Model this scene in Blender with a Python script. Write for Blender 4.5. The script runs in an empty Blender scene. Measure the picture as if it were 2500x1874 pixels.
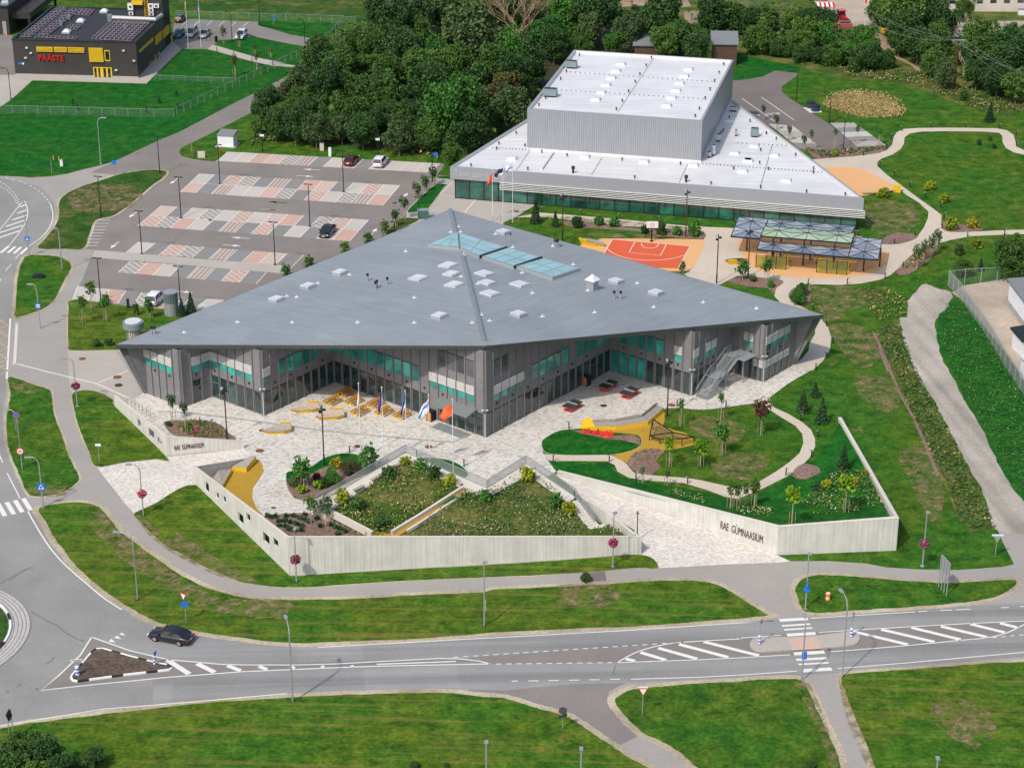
import bpy, bmesh, math, random
import numpy as np
from mathutils import Vector, Matrix
from mathutils.bvhtree import BVHTree
from mathutils.geometry import delaunay_2d_cdt, intersect_point_tri_2d
R = math.radians
rnd = random.Random(7)
C = bpy.context.scene.collection
scene = bpy.context.scene
# ------------------------------------------------------------------ camera
CAMH, FPX, PITCH = 115.0, 5055.0, R(24.1)
cd = bpy.data.cameras.new('camera'); cam = bpy.data.objects.new('camera', cd); C.objects.link(cam)
cam.location = (0, 0, CAMH); cam.rotation_euler = (R(90) - PITCH, 0, 0)
cd.sensor_fit = 'HORIZONTAL'; cd.sensor_width = 36; cd.lens = FPX / 2500 * 36
cd.clip_start = 1; cd.clip_end = 3000
scene.camera = cam
# ------------------------------------------------------------------ light
SUN_EL = R(48.8); SH = Vector((0.58, 0.81)).normalized()      # shadows run this way
w = bpy.data.worlds.new('World'); scene.world = w; w.use_nodes = True
nt = w.node_tree; nt.nodes.clear()
so = nt.nodes.new('ShaderNodeOutputWorld'); sb = nt.nodes.new('ShaderNodeBackground'); st = nt.nodes.new('ShaderNodeTexSky')
st.sky_type = 'NISHITA'; st.sun_disc = False; st.sun_elevation = SUN_EL
st.sun_rotation = math.atan2(-SH.x, -SH.y) % (2 * math.pi); st.air_density = 1.0; st.dust_density = 3.0; st.ozone_density = 1.0
sb.inputs[1].default_value = 0.15
nt.links.new(st.outputs[0], sb.inputs[0]); nt.links.new(sb.outputs[0], so.inputs[0])
sl = bpy.data.lights.new('sun', 'SUN'); sun = bpy.data.objects.new('sun', sl); C.objects.link(sun)
sl.energy = 2.65; sl.angle = R(1.6); sl.color = (1, 0.955, 0.88)
sdir = Vector((SH.x * math.cos(SUN_EL), SH.y * math.cos(SUN_EL), -math.sin(SUN_EL)))
sun.rotation_euler = sdir.to_track_quat('-Z', 'Y').to_euler(); sun.location = (-100, 0, 150)
scene.view_settings.view_transform = 'Standard'; scene.view_settings.look = 'None'
scene.view_settings.exposure = 0.08; scene.view_settings.gamma = 1
# ------------------------------------------------------------------ measuring: photo point + height -> place on the real ground
KT = 700 / 2211; KS = 400 / 2211
TL = dict(A=(0, 0, KT), B=(600, 0, KT), C=(1200, 0, KT), D=(1800, 0, KT), E=(0, 450, KT), F=(600, 450, KT), G=(1200, 450, KT),
          H=(1800, 450, KT), I=(0, 900, KT), J=(600, 900, KT), K=(1200, 900, KT), L=(1800, 900, KT), M=(0, 1349, KT),
          N=(600, 1349, KT), O=(1200, 1349, KT), Q=(1800, 1349, KT), a=(270, 780, KS), b=(620, 820, KS), c=(960, 800, KS),
          d=(1300, 780, KS), e=(1620, 740, KS), f=(1760, 500, KS), r=(1000, 640, KS), Z=(0, 0, 2500 / 2212), X=(0, 0, 1))
def pxs(s):
 out = []; t = 'X'
 for seg in s.replace('\n', ' ').split(';'):
  seg = seg.strip()
  if not seg: continue
  if seg[0].isalpha(): t = seg[0]; seg = seg[1:]
  for pr in seg.split(','):
   pr = pr.split()
   if len(pr) >= 2:
    o = TL[t]; out.append((o[0] + float(pr[0]) * o[2], o[1] + float(pr[1]) * o[2]))
 return out
CT, ST_ = math.cos(PITCH), math.sin(PITCH)
def gp(p, z=0.0):
 x, y = p[0] - 1250, 937 - p[1]
 d = Vector((x, FPX * CT + y * ST_, -FPX * ST_ + y * CT))
 return Vector((0, 0, CAMH)) + d * ((CAMH - z) / -d.z)
def G(s, z=0.0): return gp(pxs(s)[0], z)
def GL(s, z=0.0): return [gp(p, z) for p in pxs(s)]
def proj(v):
 v = Vector(v) - Vector((0, 0, CAMH)); zc = v.y * CT - v.z * ST_; yc = v.y * ST_ + v.z * CT
 return (1250 + FPX * v.x / zc, 937 - FPX * yc / zc)
def hgt(b, t, z0=0.0):
 w_ = G(b, z0); ty = pxs(t)[0][1]; lo, hi = 0.0, 60.0
 for _ in range(40):
  m = (lo + hi) / 2
  if proj(w_ + Vector((0, 0, m)))[1] > ty: lo = m
  else: hi = m
 return lo
# ------------------------------------------------------------------ materials
def nd(m, t, **k):
 n = m.node_tree.nodes.new(t)
 for a, b_ in k.items(): setattr(n, a, b_)
 return n
MATS = {}
def newmat(name):
 m = bpy.data.materials.new(name); m.use_nodes = True; m.node_tree.nodes.clear()
 o = nd(m, 'ShaderNodeOutputMaterial'); p = nd(m, 'ShaderNodeBsdfPrincipled')
 m.node_tree.links.new(p.outputs[0], o.inputs[0]); MATS[name] = m
 return m, p
def pos(m, rot=0.0, scale=(1, 1, 1), obj=False):
 if obj:
  g_ = nd(m, 'ShaderNodeTexCoord'); src = g_.outputs['Object']
 else:
  g_ = nd(m, 'ShaderNodeNewGeometry'); src = g_.outputs['Position']
 if rot and scale[0] != scale[1]:
  m0 = nd(m, 'ShaderNodeMapping'); m0.inputs['Rotation'].default_value = (0, 0, rot); m.node_tree.links.new(src, m0.inputs[0]); src = m0.outputs[0]; rot = 0.0
 mp = nd(m, 'ShaderNodeMapping'); mp.inputs['Rotation'].default_value = (0, 0, rot); mp.inputs['Scale'].default_value = scale
 m.node_tree.links.new(src, mp.inputs[0]); return mp.outputs[0]
def noise(m, vec, scale, detail=3, rough=0.6):
 n = nd(m, 'ShaderNodeTexNoise'); n.inputs['Scale'].default_value = scale; n.inputs['Detail'].default_value = detail
 n.inputs['Roughness'].default_value = rough; m.node_tree.links.new(vec, n.inputs['Vector']); return n.outputs['Fac']
def ramp(m, fac, stops, mode='LINEAR'):
 r_ = nd(m, 'ShaderNodeValToRGB'); cr = r_.color_ramp; cr.interpolation = mode
 while len(cr.elements) < len(stops): cr.elements.new(0.5)
 for e_, (p_, c_) in zip(cr.elements, stops):
  e_.position = p_; e_.color = (*c_, 1) if len(c_) == 3 else c_
 m.node_tree.links.new(fac, r_.inputs[0]); return r_.outputs[0]
def mix(m, fac, a, b_, blend='MIX'):
 n = nd(m, 'ShaderNodeMix', data_type='RGBA', blend_type=blend)
 for sck, v in ((n.inputs[0], fac), (n.inputs[6], a), (n.inputs[7], b_)):
  if hasattr(v, 'links') or hasattr(v, 'is_linked'): m.node_tree.links.new(v, sck)
  elif isinstance(v, (int, float)): sck.default_value = v
  else: sck.default_value = (*v, 1)
 return n.outputs[2]
def math_(m, op, a, b_=0.0):
 n = nd(m, 'ShaderNodeMath', operation=op)
 for sck, v in ((n.inputs[0], a), (n.inputs[1], b_)):
  if hasattr(v, 'is_linked'): m.node_tree.links.new(v, sck)
  else: sck.default_value = v
 return n.outputs[0]
def bump(m, p, h, dist=0.05, strength=0.5):
 b_ = nd(m, 'ShaderNodeBump'); b_.inputs['Distance'].default_value = dist; b_.inputs['Strength'].default_value = strength
 m.node_tree.links.new(h, b_.inputs['Height']); m.node_tree.links.new(b_.outputs[0], p.inputs['Normal'])
def setc(m, p, c_):
 if hasattr(c_, 'is_linked'): m.node_tree.links.new(c_, p.inputs['Base Color'])
 else: p.inputs['Base Color'].default_value = (*c_, 1)
def plain(name, c_, rough=0.7, metal=0.0, var=0.12, scale=1.5, spec=0.3, b_=0.0, obj=False):
 m, p = newmat(name)
 v = pos(m, obj=obj); n1 = noise(m, v, scale, 4)
 lo = tuple(x * (1 - var) for x in c_); hi = tuple(min(1, x * (1 + var)) for x in c_)
 setc(m, p, ramp(m, n1, [(0.3, lo), (0.7, hi)]))
 p.inputs['Roughness'].default_value = rough; p.inputs['Metallic'].default_value = metal; p.inputs['Specular IOR Level'].default_value = spec
 if b_: bump(m, p, noise(m, v, scale * 8), b_, 0.6)
 return m
def grassmat(name, dark, mid, light, dry, dryness=0.35, fine=2.2, stripe=None):
 m, p = newmat(name); v = pos(m)
 big = noise(m, v, 0.06, 6, 0.65); med = noise(m, v, 0.45, 5, 0.7); fi = noise(m, v, fine, 4, 0.75)
 c1 = ramp(m, med, [(0.32, dark), (0.5, mid), (0.68, light)])
 fr = lambda c_: (c_[0] * .62, c_[1] * .98, c_[2] * 1.0)
 cB = ramp(m, med, [(0.32, fr(dark)), (0.5, fr(mid)), (0.68, fr(light))])
 c2 = mix(m, ramp(m, big, [(0.44, (0, 0, 0)), (0.56, (1, 1, 1))]), c1, cB if name[:4] == 'lawn' else mid)
 d_ = noise(m, pos(m, 0.3), 0.16, 6, 0.72)
 c3 = mix(m, ramp(m, d_, [(1 - dryness - 0.03, (0, 0, 0)), (1 - dryness + 0.11, (0.9, 0.9, 0.9))]), c2, dry)
 c4 = mix(m, 1.0, c3, ramp(m, fi, [(0.25, (0.45, 0.45, 0.45)), (0.5, (1, 1, 1)), (0.78, (1.7, 1.6, 1.4))]), 'MULTIPLY')
 if stripe is not None:
  s_ = noise(m, pos(m, stripe, (0.05, 1.0, 1)), 1.1, 3, 0.6)
  c4 = mix(m, ramp(m, s_, [(0.5, (0, 0, 0)), (0.72, (0.55, 0.55, 0.55))]), c4, dry)
 setc(m, p, c4); p.inputs['Roughness'].default_value = 0.95; p.inputs['Specular IOR Level'].default_value = 0.08
 bump(m, p, fi, 0.12, 0.8)
 return m
grassmat('lawn', (0.021, 0.067, 0.008), (0.057, 0.121, 0.012), (0.112, 0.171, 0.018), (0.211, 0.166, 0.050), 0.37)
grassmat('lawn_mown', (0.026, 0.070, 0.007), (0.066, 0.125, 0.011), (0.130, 0.179, 0.017), (0.232, 0.173, 0.050), 0.37, stripe=0.05)
grassmat('lawn_fresh', (0.008, 0.062, 0.009), (0.016, 0.103, 0.013), (0.039, 0.146, 0.015), (0.091, 0.134, 0.022), 0.36)
grassmat('lawn_dry', (0.019, 0.058, 0.008), (0.043, 0.090, 0.014), (0.081, 0.112, 0.023), (0.151, 0.138, 0.050), 0.46)
grassmat('rough_grass', (0.020, 0.056, 0.010), (0.050, 0.098, 0.016), (0.105, 0.138, 0.028), (0.165, 0.150, 0.050), 0.5, fine=1.4)
m, p = newmat('dry_patch'); v = pos(m); n1 = noise(m, v, .55, 6, .75); setc(m, p, ramp(m, noise(m, v, 2, 4), [(.3, (.17, .13, .05)), (.7, (.33, .26, .13))])); m.node_tree.links.new(ramp(m, n1, [(.43, (0,) * 3), (.64, (.9,) * 3)]), p.inputs['Alpha']); p.inputs['Roughness'].default_value = 1
def pavement(name, c_, stain=0.18, fine=0.12, tracks=None):
 m, p = newmat(name); v = pos(m)
 b_ = noise(m, v, 0.12, 5, 0.6); f_ = noise(m, v, 2.5, 4, 0.8)
 c1 = ramp(m, b_, [(0.3, tuple(x * (1 - stain) for x in c_)), (0.7, tuple(x * (1 + stain) for x in c_))])
 c2 = mix(m, 1.0, c1, ramp(m, f_, [(0.2, (1 - fine * 2,) * 3), (0.8, (1 + fine * 1.6,) * 3)]), 'MULTIPLY')
 if tracks is not None:
  t_ = noise(m, pos(m, tracks, (0.03, 1, 1)), 0.55, 2, 0.5)
  c2 = mix(m, 1.0, c2, ramp(m, t_, [(0.3, (0.78,) * 3), (0.6, (1.12,) * 3)]), 'MULTIPLY')
 setc(m, p, c2); p.inputs['Roughness'].default_value = 0.9; p.inputs['Specular IOR Level'].default_value = 0.2
 bump(m, p, f_, 0.02, 0.4); return m
pavement('asphalt_light', (0.335, 0.315, 0.285), 0.08, 0.06)
pavement('asphalt_road', (0.250, 0.250, 0.242), 0.08, 0.07, tracks=-0.045)
pavement('asphalt_ring', (0.268, 0.263, 0.250), 0.14, 0.07)
pavement('asphalt_road2', (0.275, 0.275, 0.266), 0.08, 0.07, tracks=-0.045)
pavement('asphalt_lot', (0.222, 0.200, 0.182), 0.12, 0.08)
pavement('asphalt_dark', (0.185, 0.160, 0.148), 0.12, 0.08)
pavement('asphalt_brown', (0.225, 0.207, 0.190), 0.10, 0.07)
pavement('paving_flat', (0.42, 0.385, 0.34), 0.06, 0.08)
pavement('gravel_path', (0.55, 0.475, 0.385), 0.08, 0.10)
pavement('gravel_edge', (0.43, 0.37, 0.27), 0.35, 0.25)
pavement('gravel_track', (0.375, 0.34, 0.29), 0.22, 0.2, tracks=1.40)
pavement('bare_soil', (0.33, 0.24, 0.165), 0.3, 0.3)
pavement('bare_yard', (0.43, 0.36, 0.285), 0.22, 0.2)
pavement('mulch', (0.24, 0.155, 0.125), 0.15, 0.45)
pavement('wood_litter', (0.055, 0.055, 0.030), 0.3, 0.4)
pavement('cobble', (0.115, 0.085, 0.066), 0.2, 0.5)
pavement('court_orange', (0.64, 0.115, 0.05), 0.03, 0.04)
pavement('court_sand', (0.70, 0.395, 0.185), 0.03, 0.04)
pavement('rubber_ochre', (0.44, 0.265, 0.035), 0.06, 0.15)
pavement('terrace_concrete', (0.62, 0.575, 0.50), 0.05, 0.05)
pavement('dry_reed', (0.44, 0.32, 0.12), 0.25, 0.35)
def plazamat(name, stops, rot, sx, sy, sc):
 m, p = newmat(name); v = pos(m, rot, (sx, sy, 1))
 vo = nd(m, 'ShaderNodeTexVoronoi'); vo.inputs['Scale'].default_value = sc; m.node_tree.links.new(v, vo.inputs['Vector'])
 sp = nd(m, 'ShaderNodeSeparateColor'); m.node_tree.links.new(vo.outputs['Color'], sp.inputs[0])
 c1 = ramp(m, sp.outputs[0], stops, 'CONSTANT')
 c2 = mix(m, 1.0, c1, ramp(m, noise(m, pos(m), 0.15, 3), [(0.3, (0.9,) * 3), (0.7, (1.06,) * 3)]), 'MULTIPLY')
 setc(m, p, c2); p.inputs['Roughness'].default_value = 0.85; p.inputs['Specular IOR Level'].default_value = 0.2; return m
LI, BE, GY, TN = (0.64, 0.612, 0.558), (0.52, 0.49, 0.43), (0.385, 0.365, 0.325), (0.56, 0.515, 0.45)
plazamat('plaza_pavers', [(0, LI), (0.48, BE), (0.70, LI), (0.78, GY), (0.93, TN)], 0.0, 0.62, 1.3, 4.8)
plazamat('ramp_pavers', [(0, (0.68, 0.645, 0.59)), (0.5, (0.55, 0.495, 0.43)), (0.9, (0.60, 0.55, 0.49))], 0.2, 0.85, 1.25, 4.4)
# concrete with board marks
m, p = newmat('board_concrete')
v = pos(m, 0, (6, 6, 0.12)); n_ = noise(m, v, 1.2, 2, 0.5); b_ = noise(m, pos(m, 0, (1, 1, 1)), 0.5, 4)
c1 = ramp(m, n_, [(0.3, (0.50, 0.485, 0.445)), (0.7, (0.66, 0.645, 0.60))])
setc(m, p, mix(m, 1.0, c1, ramp(m, b_, [(0.3, (0.86, 0.86, 0.84)), (0.7, (1.05,) * 3)]), 'MULTIPLY')); p.inputs['Roughness'].default_value = 0.85
# roofs of the school: standing seams
def seam(name, ang, c_, sp=0.62, line=0.55, hl=1.12):
 m, p = newmat(name)
 w_ = nd(m, 'ShaderNodeTexWave', wave_type='BANDS', bands_direction='Y', wave_profile='SAW'); w_.inputs['Scale'].default_value = 1 / (sp * 0.3183 * 6.2832) * 2 * 0.5 * 2 * 0.5
 w_.inputs['Scale'].default_value = 0.3142 / sp          # one band every `sp` metres
 m.node_tree.links.new(pos(m, -ang), w_.inputs['Vector'])
 l_ = ramp(m, w_.outputs['Fac'], [(0, (line,) * 3), (0.10, (line,) * 3), (0.14, (hl,) * 3), (0.24, (1, 1, 1)), (1, (0.97,) * 3)])  # seam ribs only as colour: dark line with a painted highlight beside it
 br = noise(m, pos(m, -ang, (0.12, 1.6, 1)), 1.0, 2)
 c1 = ramp(m, br, [(0.3, tuple(x * 0.92 for x in c_)), (0.7, tuple(x * 1.08 for x in c_))])
 c1 = mix(m, 1.0, c1, ramp(m, noise(m, pos(m), 0.09, 6, .7), [(.35, (.9,) * 3), (.65, (1.06,) * 3)]), 'MULTIPLY')
 setc(m, p, mix(m, 1.0, c1, l_, 'MULTIPLY')); p.inputs['Metallic'].default_value = 0.05; p.inputs['Roughness'].default_value = 0.5
 p.inputs['Specular IOR Level'].default_value = 0.4
 return m
ROOFC = (0.28, 0.305, 0.325)
seam('zinc_roof_left', R(-38), ROOFC, 0.68, 0.80); seam('zinc_roof_right', R(52), ROOFC, 0.75, 0.62)
seam('membrane_white', R(-4), (0.68, 0.68, 0.685), 2.1, 0.955, 1.0); plain('zinc_fascia', (0.095, 0.105, 0.105), 0.5, 0.3, 0.1); plain('zinc_ridge', (0.27, 0.30, 0.32), 0.45, 0.3)
seam('zinc_canopy', R(52), (0.20, 0.215, 0.22), 0.5, 0.5)
# walls of the school: small clinker bricks in thin courses
m, p = newmat('clinker_wall'); v = pos(m)
br = nd(m, 'ShaderNodeTexBrick'); br.inputs['Scale'].default_value = 1; br.inputs['Brick Width'].default_value = 0.5; br.inputs['Row Height'].default_value = 0.2
br.inputs['Mortar Size'].default_value = 0.012; br.inputs['Color1'].default_value = (0.225, 0.218, 0.226, 1); br.inputs['Color2'].default_value = (0.190, 0.184, 0.192, 1); br.inputs['Mortar'].default_value = (0.13, 0.125, 0.125, 1)
sx = nd(m, 'ShaderNodeSeparateXYZ'); cx = nd(m, 'ShaderNodeCombineXYZ'); m.node_tree.links.new(v, sx.inputs[0])
m.node_tree.links.new(sx.outputs[0], cx.inputs[0]); m.node_tree.links.new(sx.outputs[2], cx.inputs[1]); m.node_tree.links.new(cx.outputs[0], br.inputs['Vector'])
setc(m, p, mix(m, 1.0, br.outputs['Color'], ramp(m, noise(m, v, 0.4), [(0.3, (0.9,) * 3), (0.7, (1.08,) * 3)]), 'MULTIPLY')); p.inputs['Roughness'].default_value = 0.8
def ribbed(name, c_, sp, depth=0.6):
 m, p = newmat(name); v = pos(m); sx = nd(m, 'ShaderNodeSeparateXYZ'); m.node_tree.links.new(v, sx.inputs[0])
 s_ = math_(m, 'SINE', math_(m, 'MULTIPLY', math_(m, 'ADD', sx.outputs[0], math_(m, 'MULTIPLY', sx.outputs[1], 0.75)), 6.2832 / sp))
 c1 = ramp(m, math_(m, 'ADD', math_(m, 'MULTIPLY', s_, 0.5), 0.5), [(0.2, tuple(x * depth for x in c_)), (0.6, c_)])
 setc(m, p, mix(m, 1.0, c1, ramp(m, noise(m, pos(m, 0, (3, 3, 0.3)), 1), [(0.3, (0.93,) * 3), (0.7, (1.06,) * 3)]), 'MULTIPLY'))
 p.inputs['Roughness'].default_value = 0.5; p.inputs['Metallic'].default_value = 0.1; return m
ribbed('ribbed_grey', (0.315, 0.33, 0.355), 0.30, 0.78); ribbed('fence_slats', (0.48, 0.42, 0.34), 0.25, 0.4)
plain('hall_fascia', (0.31, 0.325, 0.355), 0.5, 0.1, 0.06, 3); 
plain('membrane_upstand', (0.62, 0.625, 0.63), 0.6, 0, 0.06); plain('charcoal_cladding', (0.048, 0.044, 0.042), 0.55, 0, 0.1, 0.5)
plain('roof_bitumen', (0.035, 0.038, 0.044), 0.8, 0, 0.2, 0.8); plain('charcoal_trim', (0.02, 0.026, 0.03), 0.5)
plain('white_paint', (0.78, 0.775, 0.75), 0.6, 0, 0.06); plain('road_paint', (0.72, 0.70, 0.66), 0.7, 0, 0.1, 3)
plain('road_paint_yellow', (0.62, 0.42, 0.16), 0.7, 0, 0.15, 3)
plain('yellow_paint', (0.72, 0.47, 0.025), 0.45, 0, 0.05); plain('red_paint', (0.62, 0.02, 0.015), 0.4, 0, 0.05); plain('orange_cloth', (0.85, 0.16, 0.05), 0.8)
plain('bench_wood', (0.50, 0.38, 0.29), 0.75, 0, 0.15, 4); plain('grey_wood', (0.36, 0.32, 0.28), 0.8, 0, 0.18, 4); plain('table_wood', (0.46, 0.19, 0.035), 0.6, 0, 0.15, 4)
plain('galvanised', (0.38, 0.40, 0.42), 0.45, 0.4, 0.1, 6); plain('black_steel', (0.022, 0.024, 0.028), 0.45, 0.2, 0.1); plain('rust_steel', (0.10, 0.035, 0.028), 0.6, 0.1, 0.2)
plain('light_steel', (0.55, 0.57, 0.58), 0.4, 0.4, 0.06); plain('white_metal', (0.78, 0.79, 0.80), 0.4, 0.1, 0.04); plain('fin_metal', (0.235, 0.222, 0.222), 0.5, 0.2, 0.06)
plain('louvre_metal', (0.72, 0.72, 0.70), 0.45, 0.2, 0.05); plain('blue_paint', (0.02, 0.16, 0.62), 0.5); plain('navy_cloth', (0.06, 0.03, 0.22), 0.8)
plain('black_plastic', (0.02, 0.02, 0.022), 0.5); plain('unit_green', (0.21, 0.28, 0.285), 0.5, 0.2, 0.08); plain('red_roofing', (0.65, 0.10, 0.06), 0.6)
plain('trunk_bark', (0.17, 0.125, 0.09), 0.9, 0, 0.3, 5); plain('pale_bark', (0.44, 0.36, 0.27), 0.9, 0, 0.2, 5); plain('stake_wood', (0.34, 0.24, 0.15), 0.9)
plain('brown_timber', (0.10, 0.06, 0.045), 0.8, 0, 0.2, 2); plain('shed_roof', (0.20, 0.21, 0.22), 0.6, 0, 0.08); plain('plaster_white', (0.74, 0.75, 0.77), 0.8, 0, 0.05)
plain('plaster_cream', (0.60, 0.53, 0.46), 0.85, 0, 0.12, 0.4); plain('plinth_grey', (0.36, 0.36, 0.35), 0.85); plain('kerb_stone', (0.50, 0.475, 0.44), 0.85, 0, 0.1, 3)
plain('tyre', (0.018, 0.018, 0.018), 0.8); plain('rim', (0.45, 0.46, 0.47), 0.3, 0.7); plain('skin_horse_tan', (0.42, 0.23, 0.12), 0.9); plain('horse_grey', (0.26, 0.18, 0.15), 0.9)
plain('mane_pale', (0.45, 0.36, 0.26), 0.9); plain('lamp_glass', (0.6, 0.62, 0.65), 0.3); plain('dark_fan', (0.08, 0.08, 0.085), 0.6); plain('manhole', (0.20, 0.085, 0.04), 0.8)
plain('manhole_dark', (0.06, 0.045, 0.04), 0.8); plain('doormat', (0.21, 0.235, 0.24), 0.8); plain('solar_cell', (0.045, 0.030, 0.038), 0.25, 0.1, 0.15, 2, 0.6); plain('panel_frame', (0.50, 0.43, 0.44), 0.5)
plain('table_top_dark', (0.04, 0.047, 0.055), 0.35, 0, 0.1); plain('bluegrey_bin', (0.03, 0.05, 0.09), 0.5); plain('orange_plastic', (0.80, 0.25, 0.06), 0.5); plain('pink_red', (0.55, 0.05, 0.07), 0.7)
def glass(name, c_, rough=0.08, var=0.35, metal=0.0, spec=0.6, scale=0.5, alpha=1.0):
 m, p = newmat(name); v = pos(m)
 n1 = noise(m, v, scale, 3)
 setc(m, p, ramp(m, n1, [(0.35, tuple(x * (1 - var) for x in c_)), (0.65, tuple(min(1, x * (1 + var)) for x in c_))]))
 p.inputs['Roughness'].default_value = rough; p.inputs['Metallic'].default_value = metal; p.inputs['Specular IOR Level'].default_value = spec
 if name in ('glass_teal', 'glass_dark', 'glass_hall', 'glass_slate'):
  oi = nd(m, 'ShaderNodeObjectInfo'); c0 = p.inputs['Base Color'].links[0].from_socket; p.inputs['IOR'].default_value = 1.55
  k_ = ramp(m, oi.outputs['Random'], [(0, (.5, .6, .65)), (.35, (.85,) * 3), (.7, (1.15,) * 3), (1, (1.6, 1.35, 1.3))]); setc(m, p, mix(m, 1.0, c0, k_, 'MULTIPLY'))  # random pane tones put blinds and reflections into the colour
 if alpha < 1:
  p.inputs['Alpha'].default_value = alpha
 return m
glass('glass_teal', (0.03, 0.31, 0.26), 0.06, 0.35); glass('glass_dark', (0.018, 0.045, 0.048), 0.04, 0.5, 0.0, 1.0); glass('glass_hall', (0.020, 0.10, 0.075), 0.04, 0.6, 0, 0.9, 0.35)
glass('glass_aqua', (0.27, 0.46, 0.49), 0.15, 0.12, 0, 0.5, 0.3); glass('glass_slate', (0.075, 0.085, 0.10), 0.1, 0.2, 0, 0.5); glass('glass_car', (0.015, 0.02, 0.024), 0.04, 0.1, 0, 0.8)
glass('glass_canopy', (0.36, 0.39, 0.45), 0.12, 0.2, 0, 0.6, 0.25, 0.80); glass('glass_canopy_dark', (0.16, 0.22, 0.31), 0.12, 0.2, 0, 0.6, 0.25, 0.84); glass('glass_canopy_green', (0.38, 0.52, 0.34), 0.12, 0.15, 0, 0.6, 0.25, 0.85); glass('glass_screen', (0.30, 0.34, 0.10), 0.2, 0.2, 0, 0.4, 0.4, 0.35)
glass('dome_white', (0.62, 0.64, 0.67), 0.25, 0.04, 0, 0.5)
def meshmat(name, c_, alpha):
 m, p = newmat(name); setc(m, p, c_); p.inputs['Alpha'].default_value = alpha; p.inputs['Roughness'].default_value = 0.6; return m
meshmat('wire_mesh', (0.22, 0.30, 0.26), 0.13); meshmat('grey_mesh', (0.33, 0.34, 0.35), 0.5); meshmat('net_mesh', (0.10, 0.085, 0.07), 0.35); meshmat('rail_mesh', (0.48, 0.46, 0.48), 0.55)
def leafmat(name, a, b2, hl):
 m, p = newmat(name); v = pos(m); n1 = noise(m, v, 0.5, 3); n2 = noise(m, v, 6.0, 2)
 oi = nd(m, 'ShaderNodeObjectInfo')
 c1 = ramp(m, n1, [(0.35, a), (0.65, b2)]); c2 = mix(m, ramp(m, n2, [(0.5, (0,) * 3), (0.75, (1,) * 3)]), c1, hl)
 c3 = mix(m, 1.0, c2, ramp(m, oi.outputs['Random'], [(0, (0.72, 0.80, 0.8)), (0.5, (1, 1, 1)), (1, (1.3, 1.2, 0.95))]), 'MULTIPLY')
 setc(m, p, c3); p.inputs['Roughness'].default_value = 0.65; p.inputs['Specular IOR Level'].default_value = 0.25; return m
leafmat('leaf_dark', (0.024, 0.068, 0.018), (0.043, 0.105, 0.024), (0.081, 0.165, 0.033)); leafmat('leaf_mid', (0.038, 0.097, 0.018), (0.068, 0.149, 0.024), (0.135, 0.220, 0.035))
leafmat('leaf_bright', (0.026, 0.11, 0.018), (0.05, 0.17, 0.022), (0.12, 0.26, 0.04)); leafmat('leaf_olive', (0.045, 0.085, 0.028), (0.075, 0.125, 0.042), (0.12, 0.18, 0.065))
leafmat('leaf_lime', (0.10, 0.20, 0.008), (0.17, 0.29, 0.010), (0.27, 0.40, 0.02)); leafmat('leaf_yellow', (0.16, 0.17, 0.01), (0.35, 0.30, 0.01), (0.5, 0.42, 0.03)); leafmat('leaf_gold', (0.14, 0.19, 0.01), (0.25, 0.29, 0.015), (0.42, 0.44, 0.03)); leafmat('leaf_meadow', (0.045, 0.085, 0.015), (0.085, 0.125, 0.022), (0.15, 0.18, 0.04))
leafmat('leaf_purple', (0.05, 0.018, 0.022), (0.09, 0.03, 0.035), (0.14, 0.05, 0.05)); leafmat('leaf_brown', (0.065, 0.07, 0.025), (0.10, 0.10, 0.035), (0.15, 0.13, 0.055)); leafmat('leaf_conifer', (0.018, 0.055, 0.022), (0.028, 0.078, 0.03), (0.05, 0.11, 0.045))
leafmat('petal_magenta', (0.26, 0.02, 0.10), (0.40, 0.05, 0.17), (0.6, 0.22, 0.38)); leafmat('petal_white', (0.62, 0.62, 0.52), (0.72, 0.71, 0.62), (0.78, 0.77, 0.7)); leafmat('petal_red', (0.6, 0.02, 0.015), (0.75, 0.03, 0.02), (0.85, 0.08, 0.04)); leafmat('petal_pink', (0.6, 0.25, 0.2), (0.7, 0.32, 0.28), (0.8, 0.45, 0.4))
leafmat('straw', (0.30, 0.22, 0.08), (0.42, 0.31, 0.12), (0.52, 0.40, 0.18))
def carpaint(name, c_, metal=0.3):
 m, p = newmat(name); setc(m, p, c_); p.inputs['Metallic'].default_value = metal; p.inputs['Roughness'].default_value = 0.28; p.inputs['Coat Weight'].default_value = 0.6; p.inputs['Coat Roughness'].default_value = 0.05; return m
carpaint('paint_navy', (0.018, 0.021, 0.032)); carpaint('paint_black', (0.02, 0.018, 0.02)); carpaint('paint_maroon', (0.12, 0.012, 0.018)); carpaint('paint_white', (0.75, 0.77, 0.8), 0.0); carpaint('paint_silver', (0.5, 0.53, 0.56)); carpaint('paint_blue', (0.02, 0.14, 0.30)); carpaint('paint_grey', (0.33, 0.35, 0.36)); carpaint('paint_red', (0.65, 0.015, 0.02), 0)
meshmat('tail_lamp', (0.5, 0.01, 0.01), 1); meshmat('head_lamp', (0.7, 0.72, 0.74), 1); meshmat('number_plate', (0.6, 0.62, 0.62), 1)
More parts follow.
